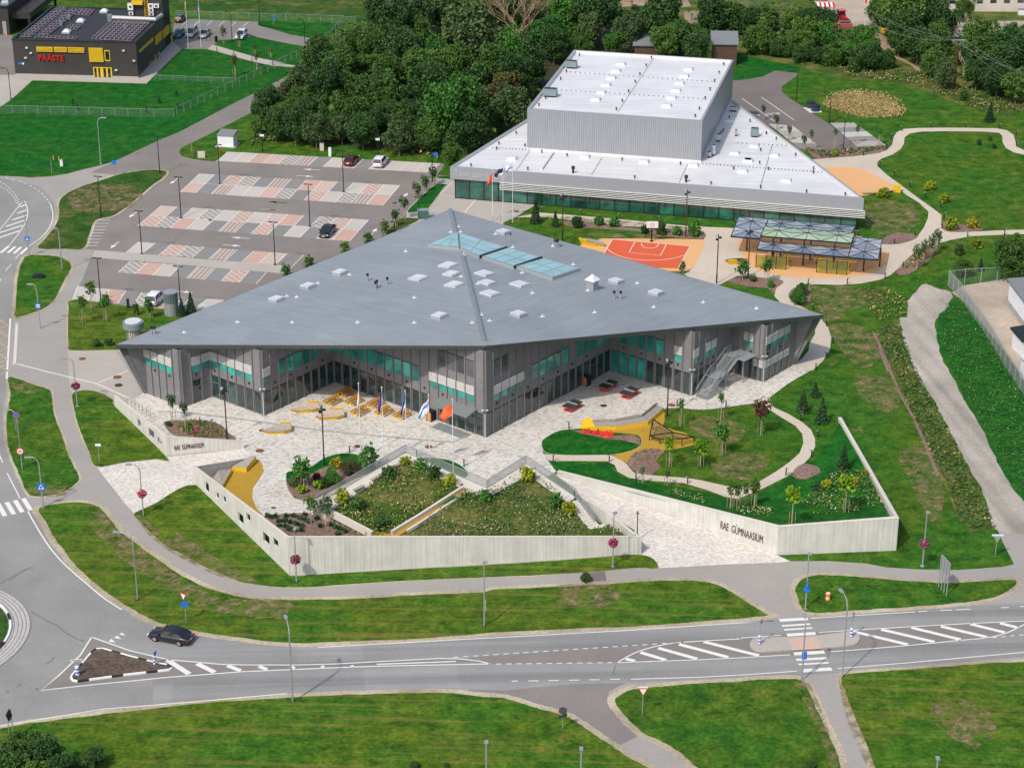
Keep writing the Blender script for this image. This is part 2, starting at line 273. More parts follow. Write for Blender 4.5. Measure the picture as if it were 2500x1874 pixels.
# ------------------------------------------------------------------ mesh helpers
class MB:
 def __init__(s): s.v = []; s.f = []; s.mi = []; s.mats = []; s.cur = 0
 def m(s, name):
  if name not in s.mats: s.mats.append(name)
  s.cur = s.mats.index(name); return s
 def poly(s, pts):
  b0 = len(s.v); s.v += [tuple(p_) for p_ in pts]; s.f.append(tuple(range(b0, b0 + len(pts)))); s.mi.append(s.cur); return s
 def faces(s, pts, fs):
  b0 = len(s.v); s.v += [tuple(p_) for p_ in pts]
  for f_ in fs: s.f.append(tuple(b0 + i for i in f_)); s.mi.append(s.cur)
  return s
 def hexa(s, p8): return s.faces(p8, [(0, 3, 2, 1), (4, 5, 6, 7), (0, 1, 5, 4), (1, 2, 6, 5), (2, 3, 7, 6), (3, 0, 4, 7)])
 def box(s, c_, sz, ang=0.0):
  ca, sa = math.cos(ang), math.sin(ang); x, y, z = sz[0] / 2, sz[1] / 2, sz[2] / 2
  P8 = [(-x, -y, -z), (x, -y, -z), (x, y, -z), (-x, y, -z), (-x, -y, z), (x, -y, z), (x, y, z), (-x, y, z)]
  return s.hexa([(c_[0] + a_ * ca - b_ * sa, c_[1] + a_ * sa + b_ * ca, c_[2] + q) for a_, b_, q in P8])
 def bar(s, p0, p1, wd, ht, up=(0, 0, 1)):
  p0, p1 = Vector(p0), Vector(p1); d = (p1 - p0).normalized(); up = Vector(up)
  r_ = d.cross(up)
  if r_.length < 1e-4: r_ = d.cross(Vector((1, 0, 0)))
  r_ = r_.normalized() * wd / 2; u = r_.cross(d).normalized() * ht / 2
  return s.hexa([p0 - r_ - u, p0 + r_ - u, p1 + r_ - u, p1 - r_ - u, p0 - r_ + u, p0 + r_ + u, p1 + r_ + u, p1 - r_ + u])
 def tube(s, pts, rad, n=6, caps=True):
  pts = [Vector(p_) for p_ in pts]; rr = rad if isinstance(rad, (list, tuple)) else [rad] * len(pts)
  b0 = len(s.v)
  for i, p_ in enumerate(pts):
   d = (pts[min(i + 1, len(pts) - 1)] - pts[max(i - 1, 0)]).normalized()
   a_ = d.cross(Vector((0, 0, 1)))
   if a_.length < 1e-3: a_ = Vector((1, 0, 0))
   a_.normalize(); b_ = d.cross(a_)
   for k in range(n):
    t = 2 * math.pi * k / n; s.v.append(tuple(p_ + (a_ * math.cos(t) + b_ * math.sin(t)) * rr[i]))
  for i in range(len(pts) - 1):
   for k in range(n):
    k2 = (k + 1) % n; s.f.append((b0 + i * n + k, b0 + i * n + k2, b0 + (i + 1) * n + k2, b0 + (i + 1) * n + k)); s.mi.append(s.cur)
  if caps:
   s.f.append(tuple(b0 + k for k in range(n))); s.mi.append(s.cur)
   e0 = b0 + (len(pts) - 1) * n; s.f.append(tuple(e0 + n - 1 - k for k in range(n))); s.mi.append(s.cur)
  return s
 def cyl(s, c_, r_, h, n=12, r2=None): return s.tube([c_, (c_[0], c_[1], c_[2] + h)], [r_, r_ if r2 is None else r2], n)
 def prism(s, pts, z0, z1):
  n = len(pts); z0s = z0 if isinstance(z0, (list, tuple)) else [z0] * n; z1s = z1 if isinstance(z1, (list, tuple)) else [z1] * n
  P_ = [(p_[0], p_[1], z0s[i]) for i, p_ in enumerate(pts)] + [(p_[0], p_[1], z1s[i]) for i, p_ in enumerate(pts)]
  return s.faces(P_, [tuple(range(n - 1, -1, -1)), tuple(range(n, 2 * n))] + [(i, (i + 1) % n, n + (i + 1) % n, n + i) for i in range(n)])
 def ball(s, c_, r_, sz=1.0, n=8):
  pts = [(c_[0], c_[1], c_[2] + r_ * sz * math.cos(math.pi * i / (n // 2 + 1))) for i in range(n // 2 + 2)]
  rr = [max(0.001, r_ * math.sin(math.pi * i / (n // 2 + 1))) for i in range(n // 2 + 2)]
  return s.tube(pts, rr, n)
 def build(s, name, mat=None, parent=None, loc=(0, 0, 0), smooth=False):
  me = bpy.data.meshes.new(name); me.from_pydata(s.v, [], s.f)
  ms = s.mats if s.mats else [mat]
  for q in ms: me.materials.append(MATS[q])
  if len(ms) > 1: me.polygons.foreach_set('material_index', s.mi)
  if smooth: me.polygons.foreach_set('use_smooth', [True] * len(me.polygons))
  me.update()
  o = bpy.data.objects.new(name, me); C.objects.link(o); o.location = loc
  if parent: o.parent = parent
  return o
def tag(o, label=None, cat=None, group=None, kind=None):
 if label: o['label'] = label
 if cat: o['category'] = cat
 if group: o['group'] = group
 if kind: o['kind'] = kind
 return o
def empty(name, loc, rz=0.0, label=None, cat=None, group=None):
 o = bpy.data.objects.new(name, None); C.objects.link(o); o.location = loc; o.rotation_euler = (0, 0, rz); o.empty_display_size = 0.3
 return tag(o, label, cat, group)
CH = {}
def kids(o): return [c_ for c_ in o.children]
def dup(root, loc=None, rz=None, label=None, group=None, sc=None, ch=None):
 r_ = root.copy(); C.objects.link(r_)
 if loc is not None: r_.location = loc
 if rz is not None: r_.rotation_euler = (0, 0, rz)
 if sc is not None: r_.scale = sc
 if label: r_['label'] = label
 if group: r_['group'] = group
 for c_ in kids(root):
  d = c_.copy(); C.objects.link(d); d.parent = r_
  for g_ in kids(c_):
   e_ = g_.copy(); C.objects.link(e_); e_.parent = d
 return r_
def sheet(name, pts, z, mat, label=None, kind='structure', skirt=0.0, cat=None):
 m_ = MB(); P_ = [(p_[0], p_[1], z) for p_ in pts]
 ar = sum(P_[i][0] * P_[(i + 1) % len(P_)][1] - P_[(i + 1) % len(P_)][0] * P_[i][1] for i in range(len(P_)))
 if ar < 0: P_.reverse()
 m_.poly(P_)
 if skirt:
  n = len(P_)
  for i in range(n):
   a_, b_ = P_[i], P_[(i + 1) % n]
   m_.poly([(a_[0], a_[1], z - skirt), (b_[0], b_[1], z - skirt), b_, a_])
 return tag(m_.build(name, mat), label, cat, None, kind)
def crom(pts, n=4, closed=True):
 out = []; N_ = len(pts); rng = range(N_) if closed else range(N_ - 1)
 for i in rng:
  if closed: p0, p1, p2, p3 = pts[(i - 1) % N_], pts[i], pts[(i + 1) % N_], pts[(i + 2) % N_]
  else: p0, p1, p2, p3 = pts[max(i - 1, 0)], pts[i], pts[i + 1], pts[min(i + 2, N_ - 1)]
  for k in range(n):
   t = k / n
   out.append(0.5 * ((2 * p1) + (p2 - p0) * t + (2 * p0 - 5 * p1 + 4 * p2 - p3) * t * t + (3 * p1 - p0 - 3 * p2 + p3) * t ** 3))
 if not closed: out.append(pts[-1])
 return out
def offset(pts, d):
 n = len(pts); out = []; ar = sum(pts[i][0] * pts[(i + 1) % n][1] - pts[(i + 1) % n][0] * pts[i][1] for i in range(n))
 sgn = 1 if ar > 0 else -1
 for i in range(n):
  a_, b_, c_ = Vector(pts[i - 1][:2]), Vector(pts[i][:2]), Vector(pts[(i + 1) % n][:2])
  d1 = (b_ - a_); d2 = (c_ - b_)
  if d1.length < 1e-6 or d2.length < 1e-6: out.append(Vector((b_.x, b_.y, 0))); continue
  d1.normalize(); d2.normalize(); nn = Vector((d1.y + d2.y, -(d1.x + d2.x)))
  if nn.length < 1e-3: nn = Vector((d1.y, -d1.x))
  nn.normalize(); k_ = min(2.0, 1 / max(0.5, nn.dot(Vector((d1.y, -d1.x)))))
  q = b_ + nn * d * sgn * k_; out.append(Vector((q.x, q.y, 0)))
 return out
def ribbon(mb, pts, wd, z, dash=None):
 """flat painted line; dash=(on, off)"""
 pts = [Vector((p_[0], p_[1], 0)) for p_ in pts]
 segs = []
 if dash:
  on, off = dash; d_ = 0.0; L = [0]
  for i in range(len(pts) - 1): L.append(L[-1] + (pts[i + 1] - pts[i]).length)
  def at(s_):
   for i in range(len(pts) - 1):
    if s_ <= L[i + 1]: return pts[i].lerp(pts[i + 1], (s_ - L[i]) / max(1e-6, L[i + 1] - L[i]))
   return pts[-1]
  s_ = 0
  while s_ < L[-1]: segs.append([at(s_), at(min(L[-1], s_ + on))]); s_ += on + off
 else: segs = [pts]
 for sg in segs:
  n = len(sg); Ls = []; Rs = []
  for i in range(n):
   d = (sg[min(i + 1, n - 1)] - sg[max(i - 1, 0)])
   if d.length < 1e-6: d = Vector((1, 0, 0))
   d.normalize(); q = Vector((-d.y, d.x, 0)) * wd / 2
   Ls.append(sg[i] + q); Rs.append(sg[i] - q)
  for i in range(n - 1):
   mb.poly([(Rs[i].x, Rs[i].y, z), (Rs[i + 1].x, Rs[i + 1].y, z), (Ls[i + 1].x, Ls[i + 1].y, z), (Ls[i].x, Ls[i].y, z)])
def text_mesh(body, size, mat, origin, xdir, updir, extrude=0.03, xscale=1.0, name='lettering', parent=None, bold=0.0):
 cu = bpy.data.curves.new(name, 'FONT'); cu.body = body; cu.size = size; cu.extrude = extrude; cu.offset = bold; cu.resolution_u = 3
 t = bpy.data.objects.new('t', cu); C.objects.link(t)
 bpy.context.view_layer.update()
 dg = bpy.context.evaluated_depsgraph_get(); me = bpy.data.meshes.new_from_object(t.evaluated_get(dg))
 C.objects.unlink(t); bpy.data.objects.remove(t)
 X = Vector(xdir).normalized(); U = Vector(updir).normalized(); N_ = X.cross(U)
 o_ = Vector(origin)
 for v_ in me.vertices: c_ = v_.co.copy(); v_.co = o_ + X * c_.x * xscale + U * c_.y + N_ * c_.z
 me.materials.clear(); me.materials.append(MATS[mat]); me.update(); me.name = name
 ob = bpy.data.objects.new(name, me); C.objects.link(ob)
 if parent: ob.parent = parent
 return ob
# ================================================================== GROUND
sheet('ground', [(-420, -60, 0), (420, -60, 0), (420, 900, 0), (-420, 900, 0)], 0, 'lawn', 'green park lawn around the school')
def S(name, s, z, mat, label, smooth=0, kind='structure', skirt=0.0, jag=0.0):
 P_ = GL(s, z)
 if smooth: P_ = crom(P_, smooth)
 if jag: P_ = [p_ + Vector((rnd.uniform(-jag, jag), rnd.uniform(-jag, jag), 0)) for p_ in P_]
 return sheet(name, P_, z, mat, label, kind, skirt)
S('field', 'X -700 -300,1040 -300; B 980 0,960 180,905 260,850 180,850 150; B 0 100; A 1440 90,1340 60,450 0,-300 0', 0.012, 'lawn_dry', 'pale green open field behind the fire station fence')
S('meadow_ground', 'X 1480 -400,3100 -400,3100 300,2500 270; D 2100 900,1900 860,1700 800,1500 720,1200 640,900 620,600 560,480 520,300 480,100 440,0 420; C 1790 330,1500 300,950 200', 0.010, 'rough_grass', 'rough grassland between wood and farm')
S('dirt_paddock', 'C 850 -300,1480 -60,1540 50,1400 65,1150 45,1000 55,900 90,800 60', 0.02, 'bare_soil', 'brown trampled horse paddock')
S('dirt_patch', 'C 1480 95,1600 80,1640 140,1560 200,1490 150', 0.02, 'bare_soil', 'brown bare patch beyond the bushes')
S('farmyard', 'D 560 -150,1150 -150,1010 60,1085 190,900 205,780 200,720 120,640 60,590 10', 0.02, 'bare_yard', 'dusty farmyard with the tractor')
S('dirt_track', 'D 1030 255,1130 275,1230 370,1195 405,1400 520,1385 550,1330 500,1180 430,1080 350,1010 290', 0.022, 'bare_soil', 'brown dirt track between the trees', 3)
S('farm_road', 'D 1640 165,2600 160,2600 205,1640 205', 0.022, 'bare_yard', 'pale farm road by the barn'); S('sand_arena', 'D 1640 212,2600 215,2600 300,2200 300,1640 290', 0.02, 'bare_yard', 'sandy riding arena')
S('building_yard', 'H 1655 835,1740 780,2090 725,2600 700,2600 1700,2250 1560,2100 1340,1900 1090,1760 910', 0.02, 'bare_yard', 'bare earth yard beside the white sheds')
S('gravel_track', 'H 1320 890,1380 830,1440 765,1540 800,1640 825,1655 870,1620 950,1560 1000,1530 1060,1530 1120,1560 1280,1620 1420,1700 1560; L 1750 230,1880 450,1990 680,2090 870,2260 1080,2400 1245,2010 1245,1900 960,1780 750,1650 500,1500 220; H 1400 1500,1330 1330,1280 1180,1255 1080,1255 1030,1310 1020,1315 960', 0.03, 'gravel_track', 'pale worn gravel track right of the school', 5, jag=.14)
# asphalt base
S('pavement', '''A -900 1325,150 1362,240 1370,400 1360,520 1340,650 1305,780 1275,900 1240,1000 1200,1130 1140,1250 1080,1400 1010,1600 905,1800 800,2000 700,2211 590; B 330 590,480 480,560 560,300 720,0 890;
A 1895 890,1750 965,1500 1090,1400 1135,1375 1175,1400 1205,1470 1225,1560 1240,1660 1245,1720 1200,1750 1170; B 0 1175,300 1195,700 1215,1100 1240,1500 1260,1535 1268,1480 1340,1455 1420,1250 1640;F 1090 380,700 600,400 900; E 1750 1100,1150 1620;
I 1133 190,980 250,1290 675,1600 1100; J 335 1590; K 1153 1425; L 305 1432,400 1482,700 1480,1000 1500,1150 1530,1400 1545,1700 1550,2050 1525,2135 1505,2050 1340,2010 1245,2700 1245; X 2900 2300,-900 2300,-900 600''', 0.02, 'asphalt_light', 'pale grey asphalt footways and crossings')
S('ring_road', '''E -300 -100,250 0,330 30,415 130,425 230,330 400,180 560,125 700,105 900,90 1040,55 1500; I 45 200,20 300,30 550,110 800,240 1060,420 1300,540 1450,720 1650; M 640 180,900 400,1150 530,1300 560,1300 1190,700 1255,0 1345,-700 1480; X -600 400''', 0.024, 'asphalt_ring', 'grey asphalt roundabout and western road')
S('main_road', '''M 1180 545,1500 605,1800 655,2050 696; N 500 708,900 695,1600 655,2211 620; O 500 607,1200 572,2211 512; Q 600 500,1300 440,1700 410,2600 360,2600 780; Q 2211 800,1500 860,700 930,460 945,0 965; O 1100 1000,600 1010; N 2000 1060,1400 1040,900 1065,300 1108; M 1900 1135,1300 1182,1180 1195''', 0.028, 'asphalt_road', 'grey main road in front of the school')
S('side_road', 'O 330 995,1100 985,1000 1015,905 1070,895 1130,960 1220,1060 1310,1165 1393,970 1490,860 1430,700 1330,560 1240,400 1180,200 1110,0 1075; N 1700 1065,1800 1020', 0.026, 'asphalt_brown', 'brownish side road joining the main road', 0)
S('parking_road', '''A 1230 1080; A 1400 1012,1600 907,1800 802,2211 592; B 330 592,300 700,0 888; A 1895 888,1750 963,1500 1088,1397 1133,1372 1175,1398 1207,1470 1228,1560 1242,1660 1246; B 0 1176,700 1216,1500 1262,1533 1270,1470 1350,1450 1425,1250 1635; F 1090 378,700 598,400 900; E 1725 1000,1500 982,1290 962,560 888,640 720,722 505,630 495,742 278,872 242,1180 0; A 1290 1330,1280 1312,1180 1305,1050 1318,900 1350,700 1330''', 0.026, 'asphalt_lot', 'dark asphalt of the car park')
S('parking_walkway', 'E 727 506,1500 565,2250 632,2250 692,1500 632,705 563', 0.034, 'paving_flat', 'pale paved walkway across the car park')
S('turning_lane', 'N 1600 818,1885 852; O 35 855,970 842,1500 690,700 742,0 792', 0.031, 'asphalt_brown', 'brown turning lane between the carriageways')
S('hatched_island', 'O 985 840,1150 757,1300 717,1480 692,1900 667; Q 0 660,880 600,1400 569,2211 530,2211 550,2070 618,1930 653,1300 715,700 765,0 810', 0.033, 'asphalt_brown', 'brown strip under the hatched road markings')
S('splitter_surface', 'M 712 660,1000 757,1300 827,1700 862; N 0 868,600 862,600 888,0 912; M 1900 913,1300 957,690 1017,330 1058,450 950,620 792', 0.031, 'asphalt_brown', 'brown asphalt around the traffic island')
S('path_patch', 'K 733 1550,873 1543,887 1633,745 1640', 0.026, 'asphalt_dark', 'dark asphalt patch in the footway')
S('school_forecourt', 'E 525 1277,880 1272,1000 1440,1095 1610; I 1095 188,980 248,880 233,800 193,720 167,640 163,557 188,545 170; E 530 1500', 0.03, 'paving_flat', 'pale concrete yard at the west tip of the school')
S('hall_forecourt', 'B 1468 1372,1605 1385,1640 1480,2211 1565; G 340 158,190 250,80 300; F 2000 300,1700 420,1400 420,1230 300,1240 215,1385 208; B 1530 1430,1463 1418', 0.03, 'paving_flat', 'pale paved square before the sports hall')
S('fire_station_yard', 'A -700 250,95 270,125 590,-700 620', 0.02, 'asphalt_brown', 'brown asphalt yard of the fire station')
S('fire_station_pavers', 'A -400 830,0 825,90 765,250 620,1128 645,1405 375,1640 378,1350 300,1050 590,120 578,-400 585', 0.024, 'paving_flat', 'grey paver apron around the fire station')
S('station_parking', 'A 1340 150,1440 148,1990 168,1985 190,2010 205,2100 225,2211 245; B 200 225,350 270,520 298,520 330,480 362,300 332,100 290,40 270; A 1935 275,1900 300,1690 310,1650 345,1640 380,1400 378,1330 320', 0.028, 'asphalt_brown', 'fire station car park')
S('station_path', 'A 1640 345,1720 368,1980 445,2211 490; B 220 485,400 508,400 520,200 508,0 462; A 1895 462,1680 400,1600 380', 0.032, 'paving_flat', 'narrow path from the fire station')
# plaza and ramps
S('plaza', '''I 980 250,1100 192; E 1150 1500; G 1500 1300; H 200 1300,430 1390,465 1385,580 1425,400 1530,250 1640; L 205 232; K 2120 235,2030 265,1950 275,1850 290,1700 310,1580 315,1450 300,1340 305,1320 345,1200 425,960 460,790 462,690 458,600 465,500 485,420 530,390 560,395 620,400 655,430 700,460 740,500 792,480 802,300 900;
J 1500 1250,330 1290,320 1320; I 1600 890,1520 870,1950 672,1885 617,1290 672,890 290''', 0.028, 'plaza_pavers', 'plaza of mottled light and dark pavers')
S('entrance_ramp', 'I 745 755,1290 677,1885 617,1948 667,1700 790,1505 895,1035 1112,960 1035,880 930,800 830', 0.034, 'ramp_pavers', 'spotted white ramp from the west footway')
S('entrance_ramp', 'K 480 802,505 815; L 305 1434,412 1482; O 2211 75,1900 85,1290 117,1150 10; K 1150 1420,1100 1240,700 1005,600 900,560 868', 0.034, 'ramp_pavers', 'spotted white ramp from the main road')
# right hand paths
S('park_path', '''G 370 218,650 240,1000 270,1500 320,1880 338; H 100 300,950 400,1050 440,1130 462,1250 460,1330 435,1390 400,1440 330,1470 260,1475 210,1440 180,1400 140,1300 80,1230 20; D 1200 1440,900 1480,500 1300,590 1228,720 1218,900 1205,1060 1185,1150 1160,1195 1115,1205 1060,1230 1020,1280 995,1400 987,1600 985,1800 987,2000 990,2080 1005,2130 1040,2145 1090,2150 1130,2260 1180,2260 1205,2130 1175,2070 1140,2045 1095,2045 1050,2020 1025,1900 1015,1600 1012,1420 1015,1330 1030,1290 1060,1285 1110,1260 1150,1200 1190,1110 1225,1080 1250,1080 1280,1150 1345,1300 1455,1400 1530,1500 1600,1575 1658; H 1575 240,1572 310,1590 350,1650 367,1800 365,2100 352,2400 345,2400 378,2050 388,1800 400,1640 430,1560 455,1450 510,1330 580,1250 640,1180 700,1100 735,950 765,800 775,600 770,480 780,420 810,395 850,410 890,470 930,560 975,640 1030,700 1100,725 1180,715 1270,660 1360,580 1435,430 1395,500 1340,550 1280,556 1230,600 1150,600 1080,500 1000,400 940,330 910,285 860,300 800,350 760,330 735,150 715,0 705; G 1760 772,1650 790,1480 690,1560 640,1640 460,1640 365,1500 350,1180 328,1000 320,750 290,560 270,400 250,180 255''', 0.03, 'gravel_path', 'pale gravel path winding behind the school')
S('garden_path', '''K 395 655,450 660,700 662,920 665,980 690,1040 730,1060 760,1100 800,1200 815,1300 825,1500 840,1600 855,1800 900,1900 918,1970 900; L 0 915,150 880,300 790,400 720,480 650,510 570,500 500,450 440,350 380,240 310,200 260,205 232,252 205,250 260,290 300,400 350,500 410,570 470,600 540,600 600,560 680,500 745,380 830,200 920,0 1005; K 1970 1000,1900 1005,1800 985,1650 930,1480 880,1200 860,1060 840,970 790,950 740,890 712,700 710,480 710,440 705''', 0.032, 'gravel_path', 'winding garden path below the plaza')
S('rubber_play_surface', 'K 1335 315,1335 400,1320 440,1400 470,1500 495,1575 560,1570 585,1400 622,1320 630,1200 618,1110 655,1070 690,1045 725,990 700,930 670,1000 652,1100 620,1148 590,1155 550,1120 508,1000 495,800 482,690 455,790 455,960 450,1200 415', 0.036, 'rubber_ochre', 'ochre rubber surface by the yellow bench')
S('rubber_play_surface', 'I 1970 685,2020 730,2035 790,2000 850,1950 920,1945 990,1975 1070,2040 1137,1990 1110,1700 930,1600 820', 0.036, 'rubber_ochre', 'ochre rubber surface by the wall seats', 0)
S('sand_court', 'D 680 1288,850 1288,960 1305,1060 1345,1150 1395,1215 1435,1200 1460,980 1510,800 1500,650 1400', 0.036, 'court_sand', 'orange sand court behind the sports hall')
S('court_surround', 'G 680 470,850 418,1100 418,1400 420,1645 425,1640 470,1560 640,1500 670,1300 670,1000 700,800 600', 0.036, 'court_sand', 'sandy orange surround of the basketball court')
S('basketball_court', 'G 932 425,1530 478,1440 648,1150 640,860 545', 0.042, 'court_orange', 'bright orange basketball court')
S('fitness_surface', 'H 10 440,200 400,600 430,1000 480,1130 510,1170 540,1165 580,1130 630,1050 680,900 710,700 722,500 720,350 705,150 660,70 590,30 520', 0.036, 'court_sand', 'orange rubber floor under the canopies', 3)
S('yellow_floor', 'H 140 640,372 660,372 560,140 548', 0.042, 'rubber_ochre', 'yellow floor panel under the canopies'); S('yellow_floor', 'H 610 682,842 700,842 600,610 580', 0.042, 'rubber_ochre', 'yellow floor panel behind the glass screens')
# islands of grass
def island(s, mat='lawn', label='', rim=0.55, z=0.10, rimmat='gravel_edge', jag=0.0):
 P_ = GL(s, z); Q_ = []
 for q in crom(P_, 5):
  if not Q_ or ((q - Q_[-1]).length > .45 and (q - Q_[0]).length > .45) or len(Q_) < 3: Q_.append(q)
 P_ = Q_
 if jag:
  Q_ = []
  for q in P_:
   if not Q_ or (q - Q_[-1]).length > .7: Q_.append(q)
  P_ = [p_ + Vector((rnd.uniform(-jag, jag), rnd.uniform(-jag, jag), 0)) for p_ in P_]
 o = sheet('grass_verge', P_, z, mat, label, skirt=0.095)
 if rim:
  R_ = offset(P_, rim); sheet('verge_edge', R_, 0.039 if rimmat == 'gravel_edge' else 0.085, rimmat, 'pale worn edge of the ' + label, skirt=0.03)
island('A 460 1545,520 1490,650 1430,780 1390,900 1350,1050 1320,1180 1308,1262 1314,1283 1330,1240 1380,1180 1420; E 1000 150,870 238,740 274,690 370,640 490,500 495,300 490,330 440,420 330,455 240,455 130', 'lawn_dry', 'grass between roundabout and car park', 0.5, jag=0.06)
island('E 215 545,400 550,500 575,545 620,540 660,500 720,440 850,400 900,340 950,250 985,150 1015,112 1022,125 900,130 780,150 650,180 580', 'lawn', 'grass verge with the lone lamp by the west road', 0.5, jag=0.06)
island('I 65 70,150 80,250 120,380 160,400 250,415 350,470 500,520 650,560 730,600 820,605 850,560 900,480 945,350 975,250 975,200 930,130 770,80 650,55 550,50 400,65 300,80 200', 'lawn', 'grass verge with the speed limit sign', 0.35, jag=0.06)
island('I 560 195,640 165,720 170,800 195,870 240,890 292,1280 677,1200 690,960 716,745 748,690 640,650 550,600 420,570 300', 'lawn_mown', 'sloping grass below the west wall', 0.2, jag=0.03)
island('I 300 1080,400 1045,550 1030,680 1035,760 1065,810 1110,850 1160,920 1250,1000 1310,1190 1450; M 1400 172,1600 270,1850 338,2050 364; N 200 360,500 360,900 350,1300 325,1800 305; O 0 285,500 260,900 240,1300 213,1600 217,1750 250,1880 320,2000 400,2110 465,2100 482,1700 518,1200 557,600 580,0 610; N 1700 630,1200 662,700 682,400 692; M 2050 674,1950 660,1700 630,1500 595,1250 538,1100 475,1000 415,850 320,700 205,600 110,530 30; I 500 1400,420 1300,350 1170', 'lawn_mown', 'long grass verge between footway and main road', 0.75, jag=0.07)
island('I 1035 1115,1200 1035,1505 893,1800 1150,2211 1560; J 330 1597,700 1575; K 0 1508,600 1470,1153 1433,1280 1530; O 1100 112,700 147,300 170; N 2000 177,1700 190,1200 212,800 237,500 258,250 258,0 228; M 1850 218,1600 114,1390 -5; I 1300 1375,1130 1230,1060 1150', 'lawn_mown', 'grass strip under the long concrete wall', 0.15, jag=0.03)
island('Q 455 260,500 205,600 172,700 172,900 182,1200 207,1500 228,1650 232,1900 217,2140 207,2155 225,2100 280,2000 330,1800 370,1500 400,1200 420,900 440,700 455,560 455,500 430,470 350,450 290', 'lawn', 'grass island with the orange barrel', 0.7, jag=0.07)
island('M -900 1480,-300 1400,0 1352,200 1315,400 1292,700 1255,900 1230,1300 1183,1700 1145,2211 1115; N 400 1107,900 1088,1400 1077,1600 1082,1800 1105,1950 1112; O 150 1130,350 1195,500 1230,620 1280,750 1370,900 1470,1050 1570,1210 1658,1500 1900,1800 2300; N 0 2700; M -900 2700', 'lawn_mown', 'wide front lawn below the main road', 0.8, jag=0.07)
island('O 955 1140,990 1095,1100 1050,1300 1030,1600 1005,1900 990; Q 200 975,450 972,520 1010,560 1090,620 1220,680 1350,740 1480,800 1658,900 2100,600 2500; O 1950 1950,1600 1658,1450 1530,1300 1440,1180 1390,1100 1320,1010 1230', 'lawn', 'triangular lawn with the give way sign', 0.8, jag=0.07)
island('Q 800 960,900 925,1200 905,1500 882,1900 852,2211 837,2900 790,2900 2500,1300 2300,1070 1658,1000 1480,950 1350,880 1200,830 1050', 'lawn_mown', 'lawn right of the lower footpath', 0.6, jag=0.07)
island('E 560 893,900 925,1290 965,1500 985,1700 1050,1200 1270,890 1272,560 1275,530 1240,525 1100,530 960', 'lawn_mown', 'lawn with young trees and grey vent towers', 0.25)
island('B 1540 1285,1600 1300,1560 1345,1480 1345', 'lawn', 'small grass corner by the hall entrance', 0.15)
island('B 1545 1422,1530 1440,1390 1620,1300 1632,1245 1632,1330 1540,1460 1425', 'lawn_fresh', 'narrow grass strip beside the hall square', 0.15, rimmat='kerb_stone', z=0.11)
island('F 1185 268,1320 262,1300 290,1080 385,1120 330', 'lawn_dry', 'grass strip with young trees by the car park', 0.12)
island('K 390 560,400 620,450 650,600 660,800 660,950 655,1080 625,1140 590,1155 550,1120 508,1000 500,800 480,600 467,500 485,420 530', 'lawn_fresh', 'rounded green lawn bed at the plaza edge', 0.08, z=0.09)
island('J 312 820,330 790,480 765,600 690,700 657,800 650,900 675,930 720,1000 770,700 900,420 1000,350 950,320 900', 'lawn_fresh', 'oval lawn bed under the plaza lamp', 0.08, z=0.09)
island('J 1300 700,1400 685,1550 700,1650 740,1703 790,1690 835,1500 860,1300 760', 'lawn_fresh', 'small lawn oval behind the terrace', 0.0, z=0.09)
S('mulch_bed', 'J 322 870,420 850,540 790,600 760,700 735,850 730,910 740,950 780,520 1002,400 990,340 950', 0.125, 'mulch', 'mulch bed with shrubs beside the terrace', 3)
S('mulch_bed', 'I 1262 420,1290 402,1450 395,1600 400,1700 430,1760 490,1818 547,1600 560,1380 525,1300 480', 0.05, 'mulch', 'mulch bed with flowers behind the west wall', 3)
S('mulch_bed', 'J 135 1135,300 1112,470 1108,620 1150,760 1215,900 1290,880 1330,330 1400,200 1200', 0.05, 'mulch', 'mulch bed with small round shrubs in the wall corner')
S('mulch_bed', 'K 620 470,720 478,900 515,1100 508,1148 545,1148 588,1100 572,1000 548,900 540,700 500', 0.105, 'mulch', 'mulch strip with the red spikes')
S('mulch_bed', 'K 1060 690,1110 642,1200 615,1300 620,1330 640,1290 680,1270 720,1300 750,1230 815,1150 803,1080 770,1050 740', 0.04, 'mulch', 'mulch bed right of the ochre surface', 3)
S('mulch_bed', 'L 430 800,510 730,640 770,600 860,540 862', 0.7, 'mulch', 'small mulch bed in the garden slope', 3, skirt=0.9)
S('mulch_bed', 'G 550 290,620 285,800 300,1180 345,1500 350,1635 370,1640 415,1500 415,1370 405,1100 360,800 340,600 325', 0.04, 'mulch', 'mulch strip with shrubs above the court', 3)
S('mulch_bed', 'H -70 745,0 720,150 720,330 735,352 762,300 800,285 840,230 800,100 790,0 770', 0.04, 'mulch', 'mulch bed with young trees below the canopies', 3)
S('mulch_bed', 'H 395 850,425 805,500 775,560 770,560 915,470 925,410 885', 0.04, 'mulch', 'mulch bed at the path bend', 3)
S('mulch_bed', 'H 1100 430,1200 380,1290 375,1395 395,1350 430,1240 460,1130 460', 0.04, 'mulch', 'mulch bed in the lawn by the sports hall', 3)
S('mulch_bed', 'H 1570 300,1600 290,1800 320,1900 345,1800 365,1640 366,1585 345', 0.04, 'mulch', 'mulch bed with yellow bushes', 3)
S('mulch_bed', 'H 1230 660,1400 500,1540 460,1500 560,1380 660,1280 700', 0.04, 'mulch', 'mulch strip of saplings along the path', 3)
S('flower_strip', 'D 530 1150,700 1160,1100 1130,1170 1135,1100 1180,900 1200,640 1225,590 1215', 0.04, 'mulch', 'flower strip behind the sports hall')
sheet('dry_reed_bed', offset(crom(GL('D 650 790,680 730,800 700,980 690,1150 720,1270 780,1310 850,1280 900,1150 918,950 915,780 870,680 830'), 3), -1.3), .03, 'dry_reed', 'round bed of tall dry grass')
